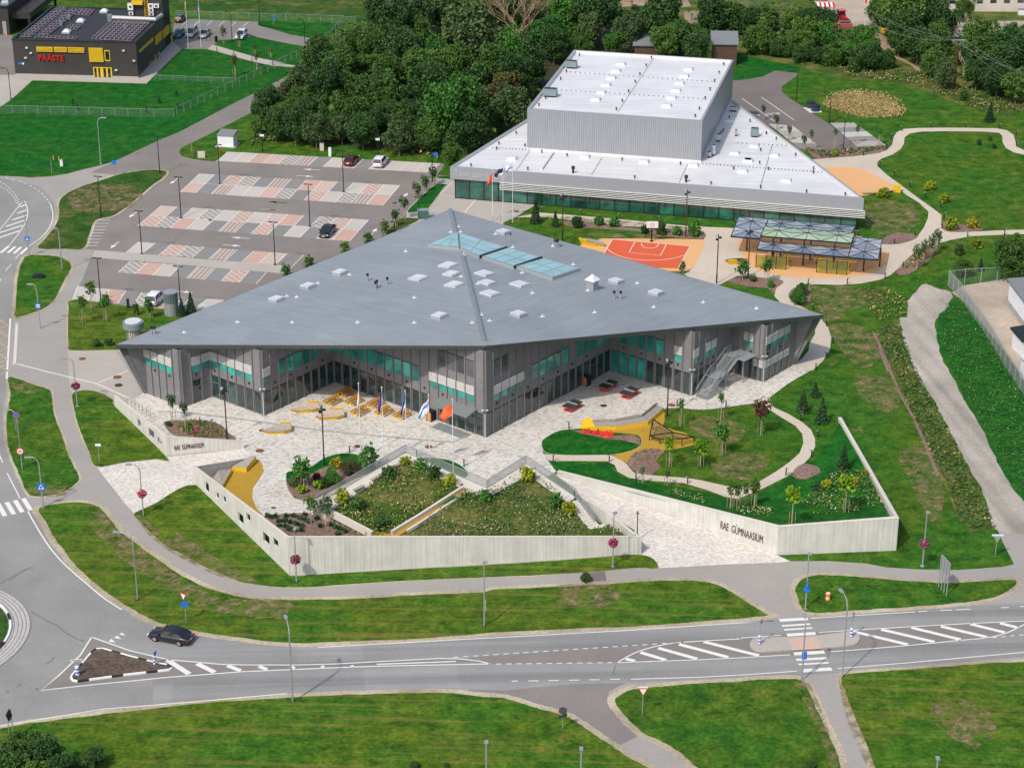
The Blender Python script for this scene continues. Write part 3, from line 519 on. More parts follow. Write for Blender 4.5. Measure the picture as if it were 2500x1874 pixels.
S('weed_strip', 'H 1040 1140,1100 1090,1250 1060,1290 1200,1350 1370,1440 1560; L 1500 220,1640 500,1760 730,1880 950,2000 1240,1800 1262,1700 1150,1600 900,1500 700,1400 480,1300 270,1200 50; H 1170 1480,1080 1280', 0.02, 'rough_grass', 'weedy strip beside the gravel track')
S('mulch_line', 'H 1040 1130,1070 1150,1130 1290,1200 1460,1260 1600; L 1260 170,1380 390,1480 620,1560 820,1540 830,1460 640,1360 400,1240 180,1170 20; H 1160 1440,1080 1270', 0.03, 'mulch', 'thin mulch line along the weedy strip')
S('rough_verge', 'H 1620 900,1700 870,1760 940,1900 1130,2050 1350,2300 1640; L 2400 600,2400 1100,2211 1040,2090 870,1990 680,1880 450,1750 230,1660 30; H 1640 1420,1560 1280,1535 1120,1560 1010', 0.02, 'lawn_fresh', 'rough grass between gravel track and fence')
S('fresh_lawn', 'A 250 625,1128 650,1405 380,1640 385,1690 405,1950 468,2211 515; B 300 525,390 540,200 650,0 760; A 1800 795,1600 900,1400 1005,1130 1135,900 1235,520 1335,240 1365,-400 1320,-400 860,0 832,90 775', 0.014, 'lawn_fresh', 'bright lawn in front of the fire station')
S('fresh_lawn', 'A 1660 350,1700 312,1900 302,1940 275; B 100 292,300 334,440 360,440 500,220 480; A 1980 440,1720 362', 0.016, 'lawn_fresh', 'bright lawn between station path and car park')
S('fresh_lawn', 'A 1990 195,2010 165; B 500 175,770 180,620 280,560 300,350 268,200 222,95 188', 0.016, 'lawn_fresh', 'bright lawn strip at the station fence')
S('fresh_lawn', 'C 1790 430,1869 460; D 0 420,300 480,480 520,490 565,300 545,240 580,100 608,0 620; C 1865 620,1830 700', 0.016, 'lawn_fresh', 'bright lawn behind the sports hall')
S('bus_road', 'C 1830 640,1868 620; D 0 622,100 608,200 590,290 545,480 568,410 620,340 670,345 710,420 770,500 820,600 890,700 950,800 1030,920 1115,1150 1120,1130 1135,660 1160,520 1100,300 1000,100 900,-100 800', 0.03, 'asphalt_dark', 'dark bus road behind the sports hall')
# bays of the bus road
def quad(name, s, z, mat, label): return S(name, s, z, mat, label)
# ------------------------------------------------------------------ car park bays with patterned pavers
ta, tb = G('E 1245 165', 0.03), G('F 948 275', 0.03); BAYA = math.atan2(tb.y - ta.y, tb.x - ta.x)
PL, PG, PO, PB = (0.50, 0.462, 0.415), (0.245, 0.235, 0.228), (0.50, 0.27, 0.195), (0.335, 0.235, 0.195)
def baymat(name, kind, a_, b_):
 m, p = newmat(name); v = pos(m, -BAYA)
 if kind == 'check':
  n = nd(m, 'ShaderNodeTexChecker'); n.inputs['Scale'].default_value = 1.55; m.node_tree.links.new(v, n.inputs['Vector'])
  n.inputs[1].default_value = (*a_, 1); n.inputs[2].default_value = (*b_, 1); c_ = n.outputs[0]
 else:
  n = nd(m, 'ShaderNodeTexWave', wave_type='BANDS', bands_direction='X' if kind == 'along' else 'Y'); n.inputs['Scale'].default_value = 0.3142 / (0.68 if kind == 'along' else 0.85)
  m.node_tree.links.new(v, n.inputs['Vector']); c_ = ramp(m, n.outputs['Fac'], [(0.0, a_), (0.62, b_)], 'CONSTANT')
 setc(m, p, mix(m, 1.0, c_, ramp(m, noise(m, pos(m), 1.5, 4), [(0.3, (0.9,) * 3), (0.7, (1.08,) * 3)]), 'MULTIPLY')); p.inputs['Roughness'].default_value = 0.88
baymat('bay_check_grey', 'check', PL, (0.27, 0.25, 0.225)); baymat('bay_check_orange', 'check', PL, PO); baymat('bay_stripe_orange', 'across', PO, (0.55, 0.45, 0.37))
baymat('bay_stripe_light', 'along', (0.53, 0.37, 0.30), PL); baymat('bay_stripe_brown', 'along', (0.46, 0.40, 0.36), PB)
pavement('bay_light', PL, 0.05, 0.06); pavement('bay_grey', PG, 0.06, 0.06); pavement('bay_peach', (0.55, 0.39, 0.32), 0.04, 0.06)
BM = dict(L='bay_light', G='bay_grey', C='bay_check_grey', O='bay_check_orange', S='bay_stripe_orange', T='bay_stripe_light', B='bay_stripe_brown', P='bay_peach')
paint = MB(); paint.m('road_paint')
def bayrow(tl, tr, bl, br, pat, first=0.0):
 tl, tr, bl, br = G(tl), G(tr), G(bl), G(br); n = len(pat)
 mb = MB()
 for i, ch in enumerate(pat):
  a_, b_ = i / n, (i + 1) / n; mb.m(BM[ch])
  mb.poly([bl.lerp(br, a_) + Vector((0, 0, .034)), bl.lerp(br, b_) + Vector((0, 0, .034)), tl.lerp(tr, b_) + Vector((0, 0, .034)), tl.lerp(tr, a_) + Vector((0, 0, .034))])
 tag(mb.build('parking_bays'), 'row of patterned parking bays', None, None, 'structure')
 for i in range(n + 1): ribbon(paint, [bl.lerp(br, i / n), tl.lerp(tr, i / n)], 0.11, 0.040)
 return tl, tr, bl, br
bayrow('A 1758 1172', 'B 1500 1262', 'A 1680 1243', 'B 1418 1333', 'LLSTCBGLOGLLLL')
r1 = bayrow('A 1540 1340', 'B 1190 1430', 'A 1465 1411', 'B 1122 1507', 'LGOCGBGSTGLOL'); ribbon(paint, [r1[2], r1[3]], 0.12, 0.044)
bayrow('A 1465 1411', 'B 1122 1507', 'A 1390 1482', 'B 1055 1586', 'PGBLLPCGOLCBS')
r2 = bayrow('E 1245 165', 'F 948 275', 'E 1155 243', 'F 875 355', 'TGLCLOLTSGCOL'); ribbon(paint, [r2[2], r2[3]], 0.12, 0.044)
bayrow('E 1155 243', 'F 875 355', 'E 1062 320', 'F 800 440', 'OCSLGBGOGLGLS')
bayrow('E 1070 445', 'F 450 545', 'E 972 526', 'F 360 632', 'LGOCGBGSTG'); bayrow('E 1010 588', 'E 2055 680', 'E 912 680', 'E 1975 770', 'CSLGBGOG'); bayrow('E 600 786', 'E 1725 893', 'E 560 886', 'E 1620 990', 'LLSGCOGGL')
bayrow('D 720 950', 'D 895 948', 'D 935 1130', 'D 1140 1120', 'C'); 
for k_, ch in enumerate('CGLGC'):
 a0, a1 = k_ / 5, (k_ + 1) / 5; A0, A1, B0, B1 = G('D 715 952'), G('D 925 1132'), G('D 900 948'), G('D 1145 1120')
 q = [A0.lerp(A1, a0), A0.lerp(A1, a1), B0.lerp(B1, a1), B0.lerp(B1, a0)]
 sheet('parking_bays', q, 0.046, BM[ch], 'patterned bay beside the bus road')
for k_, ch in enumerate('LCLG'):
 a0, a1 = k_ / 4, (k_ + 1) / 4; A0, A1, B0, B1 = G('D 240 955'), G('D 480 1150'), G('D 430 972'), G('D 665 1158')
 q = [A0.lerp(A1, a0), A0.lerp(A1, a1), B0.lerp(B1, a1), B0.lerp(B1, a0)]; sheet('parking_bays', q, 0.038, BM[ch], 'patterned bay at the hall side of the bus road')
# ------------------------------------------------------------------ road markings
def ln(s, wd=0.14, dash=None, smooth=0, z=0.044):
 P_ = GL(s)
 if smooth: P_ = crom(P_, smooth, False)
 ribbon(paint, P_, wd, z, dash)
ln('N 555 730,1200 695,1895 657; O 1000 602,2175 525'); ln('Q 0 547,280 525'); ln('Q 565 507,890 485,1370 457')
for s in ('Q 1395 455,1465 450', 'Q 1565 445,1655 442', 'Q 1685 440,1800 436', 'Q 2035 424,2095 422', 'Q 2180 416,2260 412'): ln(s)
for s, wd in (('Q 325 522,545 510', .6), ('Q 345 565,563 550', .34), ('Q 362 595,580 580', .3), ('Q 382 635,603 622', .6), ('Q 438 780,672 766', .62), ('Q 455 826,690 812', .42), ('Q 472 862,706 848', .3), ('Q 503 910,728 896', .62)): ln(s, wd)
ln('Q 0 660,337 636'); ln('Q 630 615,880 598,1400 567,1800 545,2300 523'); ln('Q 707 765,1300 717,1700 677,1930 655,2070 620,2150 585,2260 530', .15, None, 3)
ln('O 970 847,1100 843,1600 825,1900 811; Q 408 787'); ln('O 970 847,1050 800,1150 755,1300 715,1480 690,1900 665; Q 10 659', .15, None, 3)
for s in ('O 1035 818,1105 835', 'O 1148 768,1345 828', 'O 1285 735,1585 818', 'O 1447 706,1825 806', 'O 1636 686,2062 793', 'Q 885 605,1315 708', 'Q 1110 592,1520 688', 'Q 1342 577,1723 670', 'Q 1570 568,1925 650', 'Q 1797 550,2062 615', 'Q 2025 543,2155 576'): ln(s, .52)
ln('Q 0 945,460 913'); ln('O 1075 975,1600 960,1890 944'); ln('Q 775 893,1300 850,2300 760')
for s in ('O 915 977,990 975', 'O 755 980,832 979', 'O 598 983,675 982', 'O 440 985,518 984', 'O 285 988,360 987', 'N 2050 990,2100 988'): ln(s)
ln('N 1930 858; O 930 847', .14, (.56, .5)); ln('N 1600 807; O 700 741,1480 690', .14, (.56, .5)); ln('Q 1968 655,2211 632,2400 610', .14, (.5, .5))
ln('N 1885 857,1800 835,1650 818,1500 815,1100 835,700 857,400 865,0 865; M 1700 860,1300 825,1000 755,720 655,705 653,620 790,450 950,315 1062,690 1020,1300 960,1900 915; N 0 916,600 890,1000 875,1885 857', .17)
ln('N 1010 860,1620 838', .2)
for s, wd in (('M 1290 827,1460 935', .62), ('M 1520 855,1655 922', .6), ('M 1755 870,1855 910', .55), ('M 1995 876,2060 900', .5), ('N 345 875,378 890', .4), ('N 583 885,603 872', .35), ('N 812 880,830 868', .3)): ln(s, wd)
for s in ('M 838 686,892 691,858 664', 'M 878 656,936 666,905 639', 'M 920 631,970 638,940 616'): paint.poly([p_ + Vector((0, 0, .044)) for p_ in GL(s)])
ln('M -200 1370,0 1335,800 1205,1500 1150,2211 1085'); ln('I 215 1100,300 1250,400 1400,520 1530,665 1655; M 800 350,940 440', .17, None, 2); ln('I 55 805,155 1000'); ln('I -30 600,20 725')
for s in ('I 180 1000,238 1092', 'I 117 1015,173 1107', 'I 52 1030,108 1122', 'I -15 1040,40 1137'): ln(s, .55)
for s in ('E 5 530,68 478', 'E 62 530,118 482', 'E 108 535,162 485', 'E 158 540,212 490'): ln(s, .5)
ln('E 120 575,148 542'); ln('E 42 670,88 617'); ln('E -20 790,8 730'); ln('E 80 1035,52 1500', .26)
ln('A 40 1368,150 1400,250 1440,320 1490,370 1545; E 385 150', .15, (.8, .9)); ln('E 388 152,408 230,395 310,330 400,215 485', .16, None, 3)
ln('E 65 480,130 400,190 310,215 230,208 180,188 130,145 170,90 240,0 350,-60 400', .15, None, 2)
for s in ('E 152 178,195 160', 'E 135 225,205 200', 'E 95 277,205 240', 'E 45 327,190 280', 'E -10 377,175 318', 'E -10 415,150 360'): ln(s, .42)
ln('E 0 -20,60 20,110 70,140 120,148 160', .14, (.6, .6)); ln('E 0 20,60 50,110 105,140 160', .14, (.6, .6))
for i in range(9):
 t = i / 8; ln('E %f %f,%f %f' % (750 - 112 * t, 278 + 195 * t, 850 - 98 * t, 278 + 197 * t), .16)
yp = MB(); yy = [1048, 1135, 1222, 1310, 1400, 1490]
for i in range(5):
 for q in ('E -5 %d,58 %d' % (yy[i], yy[i] + 38), 'E 58 %d,-5 %d' % (yy[i] + 38, yy[i + 1] - 20), 'E -20 %d,48 %d' % (yy[i], yy[i])): ribbon(yp, GL(q), .14, .044)
tag(yp.build('road_marking', 'road_paint_yellow'), 'yellow zigzag lines at the bus stop', None, None, 'structure')
def arrow(s, ang, L=3.2):
 c_ = G(s); d = Vector((math.cos(ang), math.sin(ang), 0)); n = Vector((-d.y, d.x, 0)); z = Vector((0, 0, .044))
 a_ = c_ - d * L / 2; b_ = c_ + d * L * 0.05; e_ = c_ + d * L / 2
 paint.poly([a_ - n * .09 + z, b_ - n * .09 + z, b_ + n * .09 + z, a_ + n * .09 + z]); paint.poly([b_ - n * .42 + z, e_ + z, b_ + n * .42 + z])
for s in ('A 2140 1562', 'B 508 1310', 'B 245 1562', 'E 1855 415'): arrow(s, BAYA + math.pi)
for s in ('A 2080 1617', 'B 458 1360', 'B 185 1616', 'E 1790 473', 'E 1415 830'): arrow(s, BAYA)
def pxang(s): a_, b_ = GL(s); return math.atan2(b_.y - a_.y, b_.x - a_.x)
UPR = pxang('B 1205 1537,1250 1488')
for s in ('B 1227 1512', 'F 988 365'): arrow(s, UPR)
for s in ('A 1340 1400', 'E 1025 235', 'E 883 470'): arrow(s, UPR + math.pi)
for s in ('D 35 760,285 937', 'D 185 750,438 928', 'D 1400 1,1401 1'): ln(s, .16)
for s in ('A 1405 195,1445 158', 'A 1500 197,1540 162', 'A 1592 200,1637 165', 'A 1686 203,1730 168', 'A 1780 206,1822 170', 'A 1872 210,1915 172', 'A 1405 300,1440 268', 'A 1500 300,1535 265', 'A 1600 302,1643 265', 'A 1790 308,1830 270'): ln(s, .14)
for s in ('G 932 425,1530 478,1440 648', 'G 932 425,860 545', 'G 1108 440,1060 527,1303 550,1350 461'): ln(s, .13, z=.048)
ln('G 890 497,930 528,990 555,1080 577,1180 586,1290 586,1400 572,1487 548', .13, None, 3, .048); ln('G 1155 455,1160 475,1185 490,1225 494,1262 488,1285 470,1287 458', .12, None, 3, .048)
for s in ('E 1385 913', 'E 1560 935'):
 c_ = G(s); ribbon(paint, [c_ + Vector((.55 * math.cos(t), .55 * math.sin(t), 0)) for t in np.linspace(0.6, 5.6, 12)], .14, .05); ribbon(paint, [c_ + Vector((-.3, .9, 0)), c_ + Vector((0, .1, 0)), c_ + Vector((.6, -.3, 0))], .14, .052)
tag(paint.build('road_marking', 'road_paint'), 'white painted lines, arrows and crossings', None, None, 'structure')
tl_ = MB()
for s, wd in (('E 130 1385,380 1450,740 1535,1010 1655', .34), ('E 760 1530,990 1437', .3), ('E 112 1072,146 1072', .3), ('E 130 1078,112 1385,92 1388', .42), ('B 1500 1500,1590 1410', .22), ('B 1510 1505,2211 1570', .2), ('B 1780 1530,1690 1640', .25)): ribbon(tl_, GL(s), wd, .041)
tag(tl_.build('paving_strip', 'terrace_concrete'), 'pale paving strips set in the forecourts', None, None, 'structure')
gl_ = MB()
ribbon(gl_, GL('I 1240 330,1500 345,1700 370; J 0 395,600 480,1100 525,1600 570,1700 520'), .3, .044)
tag(gl_.build('drain_line', 'asphalt_light'), 'grey drain line across the plaza', None, None, 'structure')
# bus bay words
X_ = (G('D 35 760') - G('D 285 937')).normalized(); U_ = Vector((X_.y, -X_.x, 0)) * -1
def busword(s0, sz):
 c_ = G(s0, .05); xd = (G('D 180 870') - G('D 320 860')).normalized(); ud = (G('D 290 940') - G('D 210 885')).normalized()
 tag(text_mesh('BUSS', sz, 'road_paint', c_, xd, Vector((-xd.y, xd.x, 0)), 0.002, 0.85, 'road_marking', None, 0.0), 'white BUSS lettering on the bus road', None, None, 'structure')
busword('D 322 868', 1.7); busword('D 165 880', 1.7)
# roundabout
rp = [G(s) for s in ('M 80 320', 'M 210 460', 'M 235 560', 'M 170 740', 'M 0 870')]
A_ = np.array([[2 * p_.x, 2 * p_.y, 1] for p_ in rp]); b_ = np.array([p_.x ** 2 + p_.y ** 2 for p_ in rp]); so_ = np.linalg.lstsq(A_, b_, rcond=None)[0]
RC = Vector((so_[0], so_[1], 0)); RR = math.sqrt(so_[2] + RC.x ** 2 + RC.y ** 2); RI = (G('M 82 540') - RC).length
def disc(r_, z, n=96): return [Vector((RC.x + r_ * math.cos(2 * math.pi * i / n), RC.y + r_ * math.sin(2 * math.pi * i / n), z)) for i in range(n)]
m, p = newmat('apron_cobble'); v = pos(m); vm = nd(m, 'ShaderNodeVectorMath', operation='DISTANCE'); m.node_tree.links.new(v, vm.inputs[0]); vm.inputs[1].default_value = (RC.x, RC.y, 0.08)
s_ = math_(m, 'FRACT', math_(m, 'MULTIPLY', vm.outputs['Value'], 1 / .42)); setc(m, p, mix(m, 1.0, ramp(m, s_, [(0.0, (.24, .22, .2)), (.2, (.24, .22, .2)), (.32, (.47, .45, .42))]), ramp(m, noise(m, v, 4, 3), [(.3, (.75,) * 3), (.7, (1.12,) * 3)]), 'MULTIPLY')); p.inputs['Roughness'].default_value = .9
sheet('roundabout_apron', disc(RR, 0), 0.08, 'apron_cobble', 'ring of pale cobbles around the roundabout', skirt=.07)
sheet('roundabout_lawn', disc(RI - .3, 0), 0.24, 'lawn_dry', 'grass middle of the roundabout', skirt=.1)
def kerb(name, pts, label, wd=.22, z0=.03, z1=.2, L=1.5):
 a_, b_ = MB().m('white_paint').m('black_steel'), None
 P_ = [Vector((q.x, q.y, 0)) for q in pts]; acc = 0; k_ = 0
 for i in range(len(P_) - 1):
  n = max(1, round((P_[i + 1] - P_[i]).length / L))
  for j in range(n):
   u0, u1 = P_[i].lerp(P_[i + 1], j / n), P_[i].lerp(P_[i + 1], (j + 1) / n); k_ += 1
   a_.m('white_paint' if k_ % 3 else 'charcoal_trim'); a_.bar(u0 + Vector((0, 0, (z0 + z1) / 2)), u1 + Vector((0, 0, (z0 + z1) / 2)), wd, z1 - z0)
 return tag(a_.build(name), label, None, None, 'structure')
kd = disc(RI, 0, 40); kerb('kerb', kd + [kd[0]], 'black and white kerb around the roundabout lawn', L=1.6, z0=.07, z1=.26)
IS = crom(GL('M 548 965,560 945,600 900,700 780,740 747,795 745,1000 803,1200 853,1290 870,1328 892,1305 907,950 948,600 997,560 988'), 1)
sheet('traffic_island', IS, .16, 'cobble', 'dark cobbled triangular traffic island', skirt=.13); kerb('kerb', IS + [IS[0]], 'black and white kerb of the triangular island', .2, .03, .2, 1.1)
RF = GL('O 1990 705,2000 670,2060 655,2211 655; Q 200 652,600 630,880 612,930 640,945 670,930 700,870 715,600 745,200 768,130 755,100 720'); RF = crom(GL('Q 95 712,115 675,170 658,390 655,610 645,870 612,930 635,945 668,920 705,860 722,650 740,430 753,220 768,160 765,115 745'), 2)
sheet('refuge_island', RF, .15, 'paving_flat', 'pale pedestrian refuge in the main road', skirt=.12); S('refuge_crossing', 'Q 392 658,612 643,650 738,428 751', .156, 'bay_peach', 'pink paved crossing on the refuge')
cr_ = MB().m('asphalt_dark')
for s_, w_ in (('M 243 455,330 505,430 560,520 625,600 668,680 697', .16), ('M 40 1075,90 1055', .22), ('M 135 1030,172 1008', .15), ('M 275 1055,300 1042', .2), ('M 350 860,395 835,430 790', .12), ('N 440 1100,540 1040,640 980,720 900', .12), ('I 60 1640,200 1550,300 1540', .08), ('M 0 240,150 150,300 90', .08), ('E 1340 460,1350 420,1400 380,1470 360', .07), ('O 930 940,950 880,965 850', .08), ('F 1210 1,1211 1', .01)):
 q_ = []; [q_.append(p_.lerp(n_, t) + Vector((rnd.uniform(-.08, .08), rnd.uniform(-.08, .08), 0))) for p_, n_ in zip(GL(s_)[:-1], GL(s_)[1:]) for t in (0, .33, .66)]; ribbon(cr_, q_, w_, .0465)
tag(cr_.build('road_cracks', 'asphalt_dark'), 'dark cracks and tar marks in the asphalt', None, None, 'structure')
for s_, lb in (('N 385 715,905 690,915 830,400 850', 'above the lamp'), ('N 905 895,1625 868,1655 1040,925 1055', 'in the lower lane'), ('M 1180 1010,1330 990,1330 1170,1180 1190', 'near the island')): S('road_patch', s_, .0295, 'asphalt_road2', 'slightly paler asphalt patch ' + lb)
for s_, z_, lb in (('M 1120 0,1250 90,1450 230,1700 340,2000 380,1850 480,1500 400,1250 250,1050 90', .108, 'along the footway bend'), ('I 760 1080,900 1240,1150 1440,1300 1560,1250 1640,950 1480,760 1290,680 1180', .108, 'on the long verge'), ('N 0 350,330 370,350 440,200 500,0 480', .108, 'below the footway'), ('O 500 250,900 240,1000 330,850 420,500 400', .108, 'left of the footway junction'), ('I 130 85,270 120,300 170,200 190,90 140', .108, 'at the verge tip'), ('I 230 920,560 900,500 970,300 980', .108, 'beside the lower crossing'), ('I 1060 1120,1250 1270,1500 1440,1500 1500,1250 1370,1060 1180', .108, 'at the lawn edge by the footway'), ('I 1350 1250,1700 1480,2000 1640,1700 1600,1400 1450', .108, 'under the long wall'), ('Q 1500 1150,1850 1150,2000 1350,1850 1500,1550 1350', .108, 'in the lower right lawn'), ('Q 450 1020,560 1010,700 1350,790 1640,720 1640,600 1300', .108, 'beside the lower footpath'), ('Q 780 970,900 1230,1060 1640,1000 1640,850 1300', .108, 'right of the lower footpath'), ('A 520 1490,780 1420,1100 1450,1000 1600,600 1640', .108, 'on the roundabout grass'), ('H 560 790,1000 800,1150 900,900 960,700 1080,600 950', .02, 'right of the bent path'), ('H 700 1080,1000 1100,1100 1330,950 1420,780 1250', .022, 'on the eastern slope'), ('L 900 60,1200 80,1250 300,1100 330,950 200', .022, 'high on the eastern slope'), ('L 1250 640,1500 600,1600 1000,1500 1180,1300 800', .022, 'low on the eastern slope'), ('K 1520 380,1800 380,1960 480,1850 580,1600 520', .02, 'in the garden lawn'), ('K 1700 700,2000 640,2150 700,2000 850,1750 830', .02, 'low in the garden lawn'), ('G 380 240,900 270,1500 330,1500 345,700 290', .034, 'by the hall path'), ('G 700 380,1300 390,1300 415,900 410', .034, 'above the court'), ('H 1000 140,1350 150,1400 300,1200 400,1000 330', .02, 'in the lawn beside the hall')): Z_ = globals().get('Z_', 0) + 1; S('bare_patch', s_, z_ + .004 * (Z_ % 3), 'dry_patch', 'dry worn patch in the grass ' + lb, 2)
# ================================================================== SCHOOL
FR = Vector((-3.4, 240.55, 12.65)); TLp = G('E 893 1235', 8.0); TRp = G('H 668 1005', 8.0); AP = G('F 1575 195', 8.0)
def plane(a, b_, c_):
 n = (b_ - a).cross(c_ - a); return lambda x, y: a.z - (n.x * (x - a.x) + n.y * (y - a.y)) / n.z
pL = plane(FR, TLp, AP); pR = plane(FR, TRp, AP)
def roofz(x, y):
 t = (x - FR.x) * (AP.y - FR.y) - (y - FR.y) * (AP.x - FR.x)
 return pR(x, y) if t > 0 else pL(x, y)
UNDER = 0.55
school = empty('school_building', FR * Vector((1, 1, 0)) if False else (FR.x, FR.y, 0), 0, 'grey folded school building with a huge pointed zinc roof and zigzag glass facades', 'school')
inv = Vector((FR.x, FR.y, 0))
def loc_build(mb, name, mat=None, parent=None, root=inv, lab=None):
 mb.v = [(v_[0] - root.x, v_[1] - root.y, v_[2] - root.z) for v_ in mb.v]
 o = mb.build(name, mat, parent)
 if lab: o['label'] = lab
 return o
def roofmesh(a, b_, c_, mat):
 mb = MB().m(mat); mb.poly([a, b_, c_])
 return mb
rt = MB(); rt.m('zinc_roof_left').poly([TLp, FR, AP]); rt.m('zinc_roof_right').poly([FR, TRp, AP])
roof = loc_build(rt, 'roof', None, school)
fm = MB(); ctr = (FR + TLp + TRp + AP) / 4
ring = [TLp, FR, TRp, AP]
for i in range(4):
 a, b_ = ring[i], ring[(i + 1) % 4]
 ai = a + (ctr - a).normalized() * 0.12; bi = b_ + (ctr - b_).normalized() * 0.12
 n = max(1, int((b_ - a).length / 0.62))
 for k in range(n):
  q0, q1 = a.lerp(b_, k / n), a.lerp(b_, (k + 1) / n); r0, r1 = ai.lerp(bi, k / n), ai.lerp(bi, (k + 1) / n)
  dz = Vector((0, 0, UNDER)); e0 = Vector((0, 0, .02))
  fm.poly([r0 - dz, r1 - dz, q1 + e0, q0 + e0]); 
  if i < 2: fm.bar(r0.lerp(q0, .0) - dz + (q0 - ctr).normalized() * .03, q0 + (q0 - ctr).normalized() * .03, .05, .05, (b_ - a))
fm.poly([p_ - Vector((0, 0, UNDER)) for p_ in (TLp, AP, TRp, FR)][::1])
fm.poly([AP - Vector((0, 0, UNDER)), FR - Vector((0, 0, UNDER + .001)), TRp - Vector((0, 0, UNDER))])
loc_build(fm, 'fascia', 'zinc_fascia', school)
def onroof(s, dz=0.0):
 """point of the photo landing on the roof"""
 z = 9.0
 for _ in range(25): q = G(s, z); z = roofz(q.x, q.y) + dz
 return G(s, z)
rg = MB(); 
for s0, s1 in (('F 1577 197', 'F 1622 372'), ('F 1672 556', 'F 1838 1208')):
 a, b_ = onroof(s0), onroof(s1); rg.bar(a + Vector((0, 0, .10)), b_ + Vector((0, 0, .10)), .62, .2); rg.bar(a + Vector((0, 0, .25)), b_ + Vector((0, 0, .25)), .26, .12)
loc_build(rg, 'ridge_cap', 'zinc_ridge', school)
# plan of the zigzag walls
def W(s): return G(s).xy.copy()
p_ = {0: W('I 1133 190'), 1: W('I 1410 300'), 2: W('I 1640 215'), 3: W('I 2035 362'), 4: W('J 685 105'), 5: W('J 1845 530'), 6: W('K 915 15'), 7: W('K 1538 210'), 9: W('H 198 1525'), 10: W('H 432 1388')}
du = Vector((math.cos(R(51.4)), math.sin(R(51.4)))); dv = Vector((math.cos(R(-39.2)), math.sin(R(-39.2))))
dd = p_[9] - p_[7]; tt = (dd.x * dv.y - dd.y * dv.x) / (du.x * dv.y - du.y * dv.x); p_[8] = p_[7] + du * tt
api = Vector((AP.x, AP.y)) + Vector((0, -1.0)); bl_ = Vector((p_[0].x, p_[0].y)) + Vector((-.1, 0.9)); br_ = Vector((p_[10].x, p_[10].y)) + Vector((0.1, 0.9))
wb = MB()
for a, b_ in ((bl_, api), (api, br_)):
 n_ = 8
 for k in range(n_):
  u0, u1 = a.lerp(b_, k / n_), a.lerp(b_, (k + 1) / n_)
  wb.poly([(u0.x, u0.y, 0), (u1.x, u1.y, 0), (u1.x, u1.y, roofz(*u1) - .56), (u0.x, u0.y, roofz(*u0) - .56)])
loc_build(wb, 'rear_wall', 'clinker_wall', school)
# prows at both tips
for P0, tip, bk in ((p_[0], TLp, bl_), (p_[10], TRp, br_)):
 mb = MB(); T = tip + (ctr - tip).normalized() * .35 - Vector((0, 0, .56)); sgn = 1 if tip.x < 0 else -1
 a0, a1 = Vector((P0.x, P0.y, 0)), Vector((P0.x, P0.y, roofz(*P0) - .56)); b0, b1 = Vector((bk.x, bk.y, 0)), Vector((bk.x, bk.y, roofz(*bk) - .56))
 out = Vector((-sgn * .35, -.1, 0))
 e0 = a0 + out
 mb.m('clinker_wall').poly([a0, a1, T, e0] if sgn > 0 else [a0, e0, T, a1]); mb.m('zinc_fascia').poly([e0, T, b1, b0 + out]); mb.poly([a1, b1, T])
 N_ = (T - a0).cross(a1 - a0).normalized() * .02 * (1 if sgn > 0 else -1)
 w0 = e0; w1 = e0 + (a0 - e0).normalized() * .3 + Vector((0, 0, 0)); T2 = T + (a1 - T).normalized() * 1.0
 if N_.y > 0: N_ = -N_
 mb.poly([w0 + N_, T + N_, T2 + N_, w0.lerp(a0, .95) + N_ + Vector((0, 0, .3))])
 loc_build(mb, 'prow', None, school)
FACE = []
